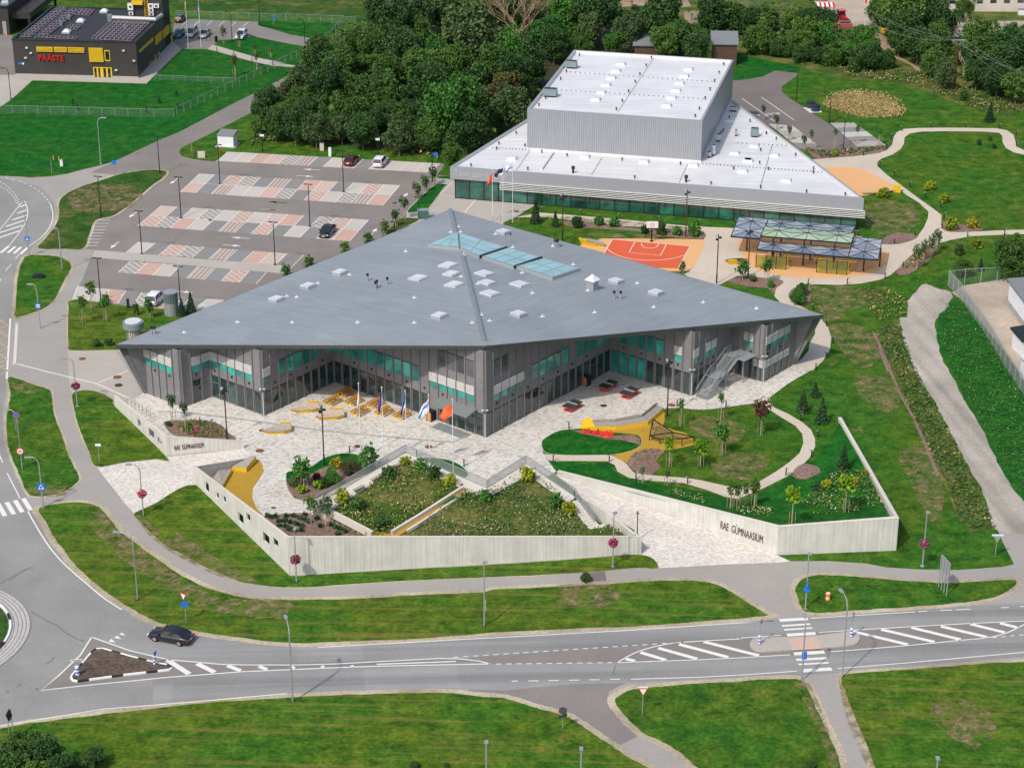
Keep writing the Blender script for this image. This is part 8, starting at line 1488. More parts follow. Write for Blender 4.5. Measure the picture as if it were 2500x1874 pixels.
# ================================================================== HORSES
def skinned(name, joints, edges, mat, parent, root=0):
 me = bpy.data.meshes.new(name); me.from_pydata([j[:3] for j in joints], edges, []); o = bpy.data.objects.new(name, me); C.objects.link(o); sk = o.modifiers.new('s', 'SKIN'); sk.use_smooth_shade = True
 lay = me.skin_vertices[0].data
 for k, j in enumerate(joints): lay[k].radius = (j[3], j[3] if len(j) < 5 else j[4]); lay[k].use_root = (k == root)
 o.modifiers.new('u', 'SUBSURF').levels = 1; o.modifiers['u'].render_levels = 1; me.materials.append(MATS[mat]); o.parent = parent; return o
def horse(s, rz, lab, mat, graze, sc=1.0):
 t = empty('horse', hit(s), rz, lab, 'horse', 'horses in the paddock'); t.scale = (sc,) * 3
 J = [(-.15, 0, 1.12, .27, .33), (.35, 0, 1.12, .25, .34), (.62, 0, 1.2, .2, .28), (-.6, 0, 1.15, .24, .3), (-.8, 0, 1.05, .12, .16)]
 if graze: J += [(.95, 0, 1.0, .13, .17), (1.2, 0, .6, .1, .13), (1.35, 0, .35, .09, .11), (1.42, 0, .12, .07, .08)]
 else: J += [(.85, 0, 1.45, .13, .17), (1.05, 0, 1.75, .1, .12), (1.2, 0, 1.72, .09, .11), (1.45, 0, 1.5, .06, .07)]
 E_ = [(0, 1), (1, 2), (0, 3), (3, 4), (2, 5), (5, 6), (6, 7), (7, 8)]
 for x, b_ in ((.5, 2), (-.65, 3)):
  for y in (-.16, .16): k = len(J); fwd = .06 if x > 0 else -.1; J += [(x, y, .85, .11), (x + fwd, y, .48, .06), (x, y, .22, .045), (x + .03, y, .03, .06)]; E_ += [(b_, k), (k, k + 1), (k + 1, k + 2), (k + 2, k + 3)]
 skinned('body', J, E_, mat, t); MB().tube([(-.85, 0, 1.2), (-1.0, 0, .95), (-1.0, 0, .5)], [.06, .08, .03], 6).build('tail', 'mane_pale', t)
 n0, n1 = Vector(J[5][:3]), Vector(J[6][:3]); MB().bar(n0 + Vector((-.12, 0, .14)), n1 + Vector((-.1, 0, .12)), .06, .14).build('mane', 'mane_pale', t)
horse('C 1075 45', R(-80), 'tan horse standing at the top edge of the paddock', 'skin_horse_tan', False, 1.1); horse('C 1105 112', R(200), 'grey-brown horse grazing by the tree tops', 'horse_grey', True, 1.15); horse('C 985 118', R(215), 'pale tan horse half behind the dark trees', 'skin_horse_tan', True, 1.0); horse('C 1680 82', R(175), 'pale horse with a dark head beyond the bushes', 'mane_pale', True, 1.0)
# ================================================================== VEGETATION
def inpoly(P_, n, rng):
 P_ = np.array([(q.x, q.y) for q in P_]); lo, hi = P_.min(0), P_.max(0); out = np.zeros((0, 2))
 while len(out) < n:
  X = rng.uniform(lo, hi, (n * 2, 2)); ins_ = np.zeros(len(X), bool); j = len(P_) - 1
  for i in range(len(P_)):
   xi, yi = P_[i]; xj, yj = P_[j]; c_ = ((yi > X[:, 1]) != (yj > X[:, 1])) & (X[:, 0] < (xj - xi) * (X[:, 1] - yi) / (yj - yi + 1e-12) + xi); ins_ ^= c_; j = i
  out = np.vstack([out, X[ins_]])
 return out[:n]
def area(P_): return abs(sum(P_[i].x * P_[(i + 1) % len(P_)].y - P_[(i + 1) % len(P_)].x * P_[i].y for i in range(len(P_)))) / 2
SEED = [1]
def scatter(name, s, dens, size, mats, probs, zr, lab, z0=0.0, ground=True, clump=0.0):
 SEED[0] += 1; rng = np.random.default_rng(SEED[0]); P_ = GL(s, z0); n = int(area(P_) * dens * (2.0 if size < .5 else 1)); X = inpoly(P_, n, rng)
 if clump:      # plants gather in clumps
  f = np.sin(X[:, 0] * .9 + 3 * np.sin(X[:, 1] * .23)) + np.sin(X[:, 1] * .7 + 2 * np.sin(X[:, 0] * .31)); X = X[f > rng.uniform(-2, 2, n) * 1.0 - .3 + clump * 0]
 Z = np.array([zat(x, y) for x, y in X]) if ground else np.zeros(len(X)); Z = Z + rng.uniform(zr[0], zr[1], len(X))
 return tag(quads(name, np.column_stack([X, Z]), size * .62, rng, mats, probs, .9, 1.0), lab, None, None, 'stuff')
GR = ['leaf_mid', 'leaf_bright', 'straw', 'leaf_meadow', 'petal_white', 'leaf_meadow', 'leaf_gold']
scatter('meadow_plants', 'J 665 1085,1200 728,1640 905,1120 1240,970 1250', 18, .14, GR, [.22, .1, .08, .32, .09, .16, .03], (.05, .7), 'wild meadow plants with white flowers on the left mound', 1.9, True, 1)
scatter('meadow_plants', 'J 1700 960,1862 990; K 285 815,600 1050,765 1240,900 1200,1020 1285,0 1295; J 1300 1290,1330 1200', 18, .14, GR, [.22, .12, .07, .30, .11, .15, .03], (.05, .7), 'wild meadow plants with white flowers on the right mound', 1.7, True, 1)
scatter('meadow_plants', 'J 1230 1270; K -40 1180,100 1230,300 1200,500 1120,700 1180,780 1230,1030 1285,0 1290; J 1300 1290', 9, .13, ['petal_white', 'leaf_dark', 'leaf_mid'], [.4, .35, .25], (.2, .5), 'band of white daisies at the foot of the right mound', 1.2, True, 1)
scatter('meadow_plants', 'L 690 800,850 760,1000 850,1160 1120,1000 1150,620 1180,480 1060,600 900', 12, .14, GR, [.22, .22, .1, .18, .1, .14, .04], (.05, .5), 'flowering plants on the garden bank', 1.8, True, 1)
scatter('meadow_plants', 'L 0 1060,150 1050,260 1100,270 1200,100 1170,0 1140; K 1880 1130,1900 1080', 20, .13, GR, [.2, .2, .05, .1, .3, .13, .02], (.05, .5), 'white flowering plants beside the wall lettering', 1.5, True, 1); scatter('meadow_plants', 'K 1340 960,1420 915,1520 960,1630 970,1650 1070,1500 1030,1370 990', 20, .13, GR, [.2, .2, .05, .1, .3, .13, .02], (.05, .5), 'white flowering plants behind the middle of the right wall', .8, True, 1)
scatter('weeds', 'H 1070 1150,1110 1090,1250 1060,1290 1200,1350 1370,1440 1560,1500 1658; L 1500 220,1640 500,1760 730,1880 950,1990 1230,1800 1240,1700 1120,1600 870,1500 670,1400 450,1300 250; H 1230 1480', 6, .22, ['leaf_mid', 'leaf_meadow', 'straw', 'leaf_olive', 'petal_white', 'leaf_bright'], [.22, .55, .06, .09, .01, .07], (.0, .3), 'tall weeds and dry grass along the gravel track')
scatter('weeds', 'H 950 800,1200 810,1310 900,1300 1010,1100 1060,1000 960', 5, .2, ['leaf_meadow', 'straw', 'leaf_mid'], [.6, .15, .25], (0, .4), 'dry weeds near the gravel track head'); scatter('weeds', 'H 1630 900,1750 960,2060 1350,2211 1560; L 2211 1000,2050 720,1850 350,1680 60; H 1600 1280,1550 1110', 4, .16, ['leaf_mid', 'leaf_bright', 'petal_white', 'leaf_meadow'], [.4, .3, .03, .27], (0, .4), 'rough weeds between gravel track and fence')
scatter('dry_grass', 'D 655 800,700 735,800 702,980 692,1150 722,1270 782,1308 850,1280 895,1150 912,950 910,780 865,680 830', 9, .2, ['straw', 'leaf_meadow', 'leaf_mid', 'petal_white'], [.8, .12, .06, .02], (0, .25), 'tall golden grass in the round reed bed')
scatter('dry_grass', 'D 480 520,620 500,900 600,1250 640,1500 700,1700 790,1900 860,2211 870,2211 780,1900 740,1700 650,1450 560,1200 540,900 560,650 470', 5, .2, ['straw', 'leaf_meadow', 'leaf_mid', 'petal_white', 'leaf_olive'], [.25, .38, .22, .02, .13], (0, .7), 'rough flowering grass between bushes and lawn'); scatter('undergrowth', 'B 30 1130,200 1090,700 1090,1020 1130,1330 1190,1500 1230,1500 1000,100 960', 4, .3, ['leaf_mid', 'leaf_olive', 'straw', 'leaf_bright'], [.35, .3, .12, .23], (0, .8), 'weedy undergrowth along the wood edge')
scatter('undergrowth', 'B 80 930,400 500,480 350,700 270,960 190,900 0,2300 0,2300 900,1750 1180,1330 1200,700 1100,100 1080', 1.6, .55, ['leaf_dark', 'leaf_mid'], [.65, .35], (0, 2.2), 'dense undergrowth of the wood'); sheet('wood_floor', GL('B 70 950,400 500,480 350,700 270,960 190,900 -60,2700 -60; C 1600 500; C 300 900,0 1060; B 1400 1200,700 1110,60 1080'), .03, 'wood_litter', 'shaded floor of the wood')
scatter('undergrowth', 'C 1500 130,2211 60; D 700 110,830 260,1100 400,1190 520,900 530,500 480,250 420,0 380; C 1800 330', 1.2, .5, ['leaf_dark', 'leaf_mid'], [.5, .5], (0, 1.5), 'undergrowth between the bushes'); scatter('undergrowth', 'D 1020 -50,1600 -50,1680 250,2300 260,2300 780,1950 700,1500 560,1250 380,1080 200', 1.2, .5, ['leaf_dark', 'leaf_mid'], [.6, .4], (0, 1.8), 'undergrowth of the farm trees')
FL = ['leaf_mid', 'leaf_bright', 'petal_magenta', 'petal_pink', 'leaf_gold', 'leaf_olive']
scatter('flower_bed', 'I 1360 430,1460 400,1620 410,1720 470,1760 535,1600 540,1450 520,1380 470', 22, .13, FL, [.35, .25, .08, .08, .04, .2], (0, .7), 'mixed flowers in the west bed', 0, False); scatter('flower_bed', 'D 540 1155,700 1165,1100 1135,1160 1145,1000 1180,850 1195,650 1215', 8, .2, FL, [.4, .25, .03, .1, .04, .18], (0, .5), 'low flowers behind the sports hall', 0, False)
scatter('flower_bed', 'K 1070 660,1200 622,1320 625,1270 700,1230 790,1100 760', 3, .13, ['leaf_olive', 'leaf_mid'], [.6, .4], (0, .3), 'sparse low plants in the round mulch bed', 0, False); scatter('flower_bed', 'H 1250 660,1400 520,1530 470,1490 550,1370 640', 5, .2, ['leaf_olive', 'straw', 'petal_white', 'leaf_mid'], [.4, .25, .05, .3], (0, .5), 'weedy plants along the sapling strip', 0, False)
# ---- crowns
def crownmesh(name, seed, n, mat, leaf, kind='round'):
 rng = np.random.default_rng(seed); P_ = []
 if kind == 'cone':
  z = rng.uniform(0, 1, n) ** 1.3; a = rng.uniform(0, 2 * math.pi, n); r_ = (1 - z) * .62 * (1 + .25 * np.sin(z * 40)) * rng.uniform(.7, 1, n) + .02; P_ = np.column_stack([r_ * np.cos(a), r_ * np.sin(a), z * 2.4 - 1.1])
 else:
  nl = 36; lc = rng.normal(size=(nl, 3)); lc /= np.linalg.norm(lc, axis=1)[:, None]; lc *= rng.uniform(.35, .80, (nl, 1)); lr = rng.uniform(.14, .42, nl); k = rng.integers(0, nl, n)
  d = rng.normal(size=(n, 3)); d[:, 2] += .25; d /= np.linalg.norm(d, axis=1)[:, None]; P_ = lc[k] + d * (lr[k] * rng.uniform(.72, 1.06, n))[:, None]
  if kind == 'open': P_ = P_[rng.uniform(size=n) > .0]
 o = quads(name, P_, leaf, rng, [mat], None, .3); me = o.data; bpy.data.objects.remove(o)
 if kind == 'round':
  core = MB().ball((0, 0, -.1), .42, .9, 10).build('x', mat); bm = bmesh.new(); bm.from_mesh(me); bm.from_mesh(core.data); bm.to_mesh(me); bm.free(); bpy.data.objects.remove(core)
 return me
def trunkmesh(h, r_, mat, limbs=4, seed=0):
 rg_ = random.Random(seed); mb = MB().tube([(0, 0, 0), (0, 0, h * .5), (.05 * h, 0, h)], [r_, r_ * .7, r_ * .35], 7)
 for k in range(limbs): a = k * 2 * math.pi / max(1, limbs) + rg_.random(); z = h * rg_.uniform(.45, .75); mb.tube([(0, 0, z), (h * .22 * math.cos(a), h * .22 * math.sin(a), z + h * .28)], [r_ * .45, r_ * .15], 5)
 o = mb.build('trunk', mat); me = o.data; bpy.data.objects.remove(o); return me
PROTO = {}
KM = dict(d=('leaf_dark', 'dark green'), m=('leaf_mid', 'green'), b=('leaf_bright', 'bright green'), o=('leaf_olive', 'grey-green'), y=('leaf_brown', 'yellowish'), w=('leaf_brown', 'brownish thin'), c=('leaf_conifer', 'dark conifer'))
def bigtree(kind, p_, R_, lab, group, bush=False, name=None):
 v_ = rnd.randrange(3) if kind in 'dm' else rnd.randrange(2); key = (kind, v_, bush)
 zc = R_ * (.72 if bush else 1.25)
 if kind == 'c': zc = R_ * 1.15
 q = gp(p_, zc)
 if key not in PROTO:
  t = empty(name or ('bush' if bush else 'tree'), (0, 0, 0)); c_ = bpy.data.objects.new('crown', crownmesh('crown', hash(kind) % 7 * 0 + ord(kind) * 3 + v_, 9000, KM[kind][0], .036, 'cone' if kind == 'c' else 'round')); C.objects.link(c_); c_.parent = t; c_.location = (0, 0, .72 if bush else 1.15 if kind == 'c' else 1.25)
  tr = bpy.data.objects.new('trunk', trunkmesh(1.0 if not bush else .5, .06, 'trunk_bark', 4, v_)); C.objects.link(tr); tr.parent = t; PROTO[key] = t
 else: t = dup(PROTO[key])
 t.name = name or ('bush' if bush else 'tree'); t.location = (q.x, q.y, 0); t.rotation_euler = (0, 0, rnd.uniform(0, 6.28)); t.scale = (R_, R_, R_ * rnd.uniform(.9, 1.2)); tag(t, lab, 'bush' if bush else 'tree', group); return t
def pxr(p_, r_full, z): q = gp(p_, z); d = (q - Vector((0, 0, CAMH))); return r_full / (FPX / (d.y * CT - d.z * ST_))
def wood(region, lst, group, bush=False):
 it = []
 for tk, seg in lst.items():
  for e_ in seg.split(','):
   x, y, r_, k_ = e_.split(); o_ = TL[tk]; it.append((o_[0] + float(x) * o_[2], o_[1] + float(y) * o_[2], float(r_) * o_[2], k_))
 it.sort(key=lambda q: q[1]); nb = max(1, math.ceil(len(it) / 12)); per = math.ceil(len(it) / nb); names = ['back', 'second', 'third', 'fourth', 'fifth', 'front'] if nb > 2 else (['back', 'front'] if nb == 2 else ['only'])
 for b_ in range(nb):
  row = sorted(it[b_ * per:(b_ + 1) * per]); rn = names[b_] if b_ < nb - 1 else ('front' if nb > 1 else 'only')
  for k, (x, y, r_, kd_) in enumerate(row): R_ = pxr((x, y), r_, 5) * rnd.uniform(.95, 1.3); bigtree(kd_, (x, y), R_, '%s %s, %s from left, %s row of %s' % (KM[kd_][1], 'bush' if bush else 'tree', ords[k], rn, region), group, bush)
wood('the wood behind the car park', {'B': '1000 80 120 d,1150 170 175 d,1390 110 140 o,1560 90 130 d,1780 50 120 m,1950 40 110 d,2130 50 100 m,1700 270 225 o,1230 370 150 d,1000 380 130 d,850 340 110 m,700 400 100 m,560 340 80 d,560 480 120 d,440 620 110 o,750 520 140 d,930 520 130 m,1080 560 120 d,1190 550 70 y,1350 500 140 m,1480 460 150 b,1620 520 150 m,1700 640 140 d,1420 640 150 d,320 680 90 w,180 740 110 d,620 700 150 d,800 680 140 m,960 720 140 d,1100 740 130 m,1600 850 250 b,1250 780 120 d,130 860 90 d,300 880 110 m,480 860 120 d,680 860 130 m,860 880 120 d,1020 900 110 d,1160 880 110 m,1180 1040 135 o,900 1000 110 d,740 980 90 o,540 1000 95 o,380 980 100 d,230 970 90 d,1780 780 120 d,1900 560 150 d,2050 400 150 b,2060 620 140 d,1990 700 110 w,2060 830 140 o,1930 900 90 d,1590 1170 90 m,1400 1020 120 m,1330 260 120 m,1850 420 130 m,430 740 120 m,1500 700 130 m,1700 1000 140 d,1350 900 120 d,90 960 70 m'}, 'trees of the wood behind the car park')
wood('the trees behind the sports hall', {'C': '560 130 140 b,430 250 140 b,480 340 120 d,310 520 130 d,800 90 160 d,880 50 130 d,750 240 110 o,940 330 90 b,700 340 90 m,300 50 110 d,620 40 110 m,1080 250 110 o,1180 150 100 m,1340 150 180 d,1460 260 150 m,1580 350 120 d,1340 330 130 m,1110 120 80 d,1000 140 60 d,560 330 100 b,150 640 120 d,60 500 120 d,1560 420 90 d'}, 'trees behind the sports hall')
wood('the bush belt beyond the bus road', {'C': '1700 150 120 d,1850 140 120 d,1980 170 110 d,2100 190 110 m,2060 320 110 m,1820 350 50 m,2180 380 70 d', 'D': '30 190 80 d,230 150 100 d,180 310 110 m,330 370 80 d,440 160 100 m,540 150 110 d,640 180 90 d,470 320 100 m,560 250 120 m,690 280 110 b,560 390 100 d,480 430 80 d,760 420 100 m,850 390 110 b,920 330 110 m,1010 360 100 b,1040 460 110 d,930 470 110 d,1140 460 80 m,650 430 80 d,700 140 70 d'}, 'bushes beyond the bus road', True)
wood('the farm trees at upper right', {'D': '1080 80 80 m,1180 130 130 m,1320 90 160 m,1450 70 150 d,1560 180 130 d,1300 240 140 d,1400 320 140 d,1500 490 90 m,1250 310 100 d,1750 70 70 m,1560 300 110 m,1860 290 120 m,1900 420 150 d,2060 340 140 d,2190 320 110 m,2090 480 150 d,2010 600 130 d,2160 640 140 m,1850 560 110 d,1600 580 80 o,1500 400 110 m,1740 400 90 m,1250 170 110 d,1980 500 110 m'}, 'farm trees at upper right')
wood('the lower left corner trees', {'M': '180 1480 150 m,340 1550 150 d,480 1610 120 b,50 1590 150 m,730 1560 95 d,660 1650 80 d,250 1640 130 m,480 1690 120 d,200 1430 80 b'}, 'trees in the lower left corner')
BS = 'single bushes'
for s, r_, k_, lab in (('D 1950 870', 60, 'c', 'dark pointed conifer at the edge of the loop lawn'), ('H 2110 550', 170, 'd', 'big dark tree at the right edge above the fence'), ('H 2200 480', 110, 'm', 'green tree cut by the right edge')): p_ = pxs(s)[0]; bigtree(k_, p_, pxr(p_, r_ * KT, 3), lab, None)
for s, r_, k_, lab in (('H 1740 650', 85, 'd', 'dark bush behind the wire fence corner'), ('H 1880 610', 50, 'c', 'small dark conifer by the fence bushes'), ('K 730 1610', 48, 'd', 'lone round bush at the dark footway patch'), ('N 1300 1640', 45, 'd', 'left dark bush cut by the bottom edge'), ('N 1548 1640', 28, 'd', 'small dark bush cut by the bottom edge'), ('Q 565 1650', 60, 'd', 'dark bush cut by the bottom edge at right'), ('D 1745 745', 45, 'd', 'round bush in the white flowers near the power pole'), ('H 470 870', 75, 'b', 'green shrub at the path bend'), ('H 500 810', 60, 'm', 'green shrub above the path bend'), ('G 660 295', 55, 'd', 'round dark shrub in the mulch, left'), ('G 1185 345', 42, 'd', 'dark shrub left of the backboard post'), ('G 1310 350', 55, 'd', 'dark shrub right of the backboard post'), ('E 745 1225', 40, 'm', 'left round shrub by the slim lamp'), ('E 840 1215', 42, 'm', 'right round shrub by the slim lamp'), ('H 120 725', 35, 'm', 'round shrub beside the young canopy tree'), ('I 1300 425', 28, 'b', 'round shrub at the left end of the west bed'), ('D 1865 1103', 24, 'd', 'left tiny dark shrub on the loop lawn'), ('D 1948 1070', 22, 'd', 'upper tiny dark shrub on the loop lawn'), ('D 1980 1128', 22, 'd', 'lower tiny dark shrub on the loop lawn'), ('J 380 860', 60, 'o', 'grey-green shrub at the left of the oval bed'), ('J 670 840', 75, 'b', 'large bright shrub in the oval bed'), ('J 800 770', 70, 'w', 'reddish brown shrub in the oval bed'), ('J 600 890', 45, 'd', 'dark shrub low in the oval bed'), ('K 1640 380', 8, 'm', 'tiny shrub')):
 if r_ < 10: continue
 p_ = pxs(s)[0]; bigtree(k_, p_, pxr(p_, r_ * KT, .8), lab, BS, True)
def smallplant(name, s, R_, mat, lab, grp, n=420, lift=.7, leaf=.13, cat='shrub', zs=1.0, seed=[5]):
 seed[0] += 1; q = hit(s); R_ *= .8; me_key = ('sp', mat, n)
 if me_key not in PROTO: PROTO[me_key] = crownmesh('foliage', seed[0], n, mat, leaf, 'open')
 o = bpy.data.objects.new(name, PROTO[me_key]); C.objects.link(o); o.location = (q.x, q.y, q.z + R_ * lift * zs); o.scale = (R_, R_, R_ * zs); o.rotation_euler = (0, 0, seed[0]); return tag(o, lab, cat, grp)
YB = 'yellow-green bushes'
for s, R_, mt, lab in (('D 1480 1465', 1.3, 'leaf_gold', 'yellow-green bush high on the loop lawn'), ('D 1590 1560', 1.2, 'leaf_gold', 'slim yellow-green bush by the loop path'), ('H 1650 345', 1.6, 'leaf_gold', 'left yellow bush in the mulch at the fork'), ('H 1810 335', 1.4, 'leaf_yellow', 'right yellow bush in the mulch at the fork'), ('H 1840 490', 1.3, 'leaf_gold', 'right yellow-green bush below the fork'), ('H 1710 540', 1.3, 'leaf_olive', 'left faded bush below the fork'), ('D 1120 1525', 1.4, 'leaf_gold', 'yellow bush before the park benches'), ('D 750 1205', .9, 'leaf_gold', 'yellow bush in the flower strip'), ('J 700 760', 1.1, 'leaf_yellow', 'yellow flowering bush in the oval bed'), ('J 560 930', .9, 'leaf_lime', 'yellow-green shrub along the oval bed'), ('J 440 960', .9, 'leaf_lime', 'low lime shrub at the oval bed corner'), ('J 548 860', .8, 'leaf_purple', 'purple shrub in the oval bed'), ('J 1230 745', 1.0, 'leaf_gold', 'yellow bush at the peak of the left mound'), ('J 1570 895', 1.1, 'leaf_gold', 'yellow bush at the right of the left mound'), ('J 745 1030', 1.3, 'leaf_gold', 'yellow bush at the left of the left mound'), ('K 280 860', 1.4, 'leaf_gold', 'yellow bush at the peak of the right mound'), ('K 600 1110', 1.2, 'leaf_gold', 'yellow bush beside the mound steps'), ('K 500 1060', 1.3, 'leaf_bright', 'bright bush beside the mound steps'), ('J 1350 780', 1.2, 'leaf_bright', 'bright green shrub high on the left mound'), ('J 1450 840', 1.3, 'leaf_mid', 'green shrub right on the left mound'), ('J 1100 850', 1.3, 'leaf_dark', 'dark shrub high on the left mound'), ('J 1850 1020', 1.2, 'leaf_bright', 'bright shrub on the right mound beside the ochre walk'), ('J 870 1090', 1.2, 'leaf_dark', 'dark shrub low on the left mound'), ('J 1050 1235', 1.3, 'leaf_dark', 'dark shrub at the lower tip of the left mound'), ('I 1440 470', .9, 'leaf_bright', 'leafy green plant in the west bed'), ('I 1520 500', .7, 'petal_magenta', 'magenta flower clump in the west bed'), ('G 1560 395', 1.6, 'leaf_bright', 'fern-like green shrub beside the dark mast'), ('G 1430 390', 1.2, 'leaf_bright', 'fern-like green shrub left of the dark mast'), ('G 830 315', 1.2, 'leaf_bright', 'left light green shrub in the mulch strip'), ('G 950 325', 1.3, 'leaf_bright', 'right light green shrub in the mulch strip'), ('H 260 790', .9, 'leaf_bright', 'low shrub in the canopy mulch bed'), ('L 680 920', .9, 'leaf_gold', 'yellow flower clump on the garden bank'), ('L 910 890', .8, 'leaf_yellow', 'golden flower clump near the garden wall'), ('L 985 820', .6, 'leaf_yellow', 'small golden clump at the garden wall'), ('L 620 945', .8, 'leaf_conifer', 'blue-dark shrub on the garden bank'), ('G 1990 0', 0, 'leaf_mid', '')):
 if R_: smallplant('shrub', s, R_, mt, lab, YB, 420)
k = 0
for x, y in ((370, 1140), (310, 1142), (255, 1180), (300, 1178), (345, 1190), (390, 1202), (432, 1218), (305, 1220), (258, 1215), (335, 1242), (430, 1252), (372, 1255), (420, 1160), (460, 1170), (455, 1130), (490, 1185), (577, 1220), (655, 1210), (690, 1228), (728, 1242), (765, 1262), (712, 1280), (200, 1150), (230, 1145), (170, 1140), (550, 1160)):
 smallplant('small_shrub', 'J %d %d' % (x, y), .48, 'leaf_conifer', 'small round dark shrub in the corner mulch bed', 'small round shrubs in the wall corner', 90, .5, .26); k += 1
# young trees
def youngtree(s, h, R_, mat, lab, zs=1.2, stakes=True, conif=False):
 q = hit(s); h *= .88; R_ *= .9; t = empty('young_tree', q, rnd.uniform(0, 3), lab, 'young tree', None); key = ('y', mat, conif)
 if key not in PROTO: PROTO[key] = crownmesh('crown', len(PROTO), 300 if not conif else 900, mat, .10 if not conif else .07, 'cone' if conif else 'open')
 if conif: c_ = bpy.data.objects.new('crown', PROTO[key]); C.objects.link(c_); c_.parent = t; c_.scale = (R_, R_, h / 2.4); c_.location = (0, 0, h / 2.4 * 1.15 + .1); MB().tube([(0, 0, 0), (0, 0, h * .8)], [.07, .03], 5).build('trunk', 'trunk_bark', t)
 else: c_ = bpy.data.objects.new('crown', PROTO[key]); C.objects.link(c_); c_.parent = t; c_.scale = (R_, R_, R_ * zs); c_.location = (0, 0, h - R_ * zs); MB().tube([(0, 0, 0), (0, 0, h - R_ * .6)], [.06, .03], 5).build('trunk', 'pale_bark', t)
 if stakes:
  for a in (.5, 2.6, 4.7): MB().tube([(.4 * math.cos(a), .4 * math.sin(a), 0), (.4 * math.cos(a), .4 * math.sin(a), min(1.7, h * .45))], .035, 5).build('stake', 'stake_wood', t)
 return t
LB = ('above', 'below')
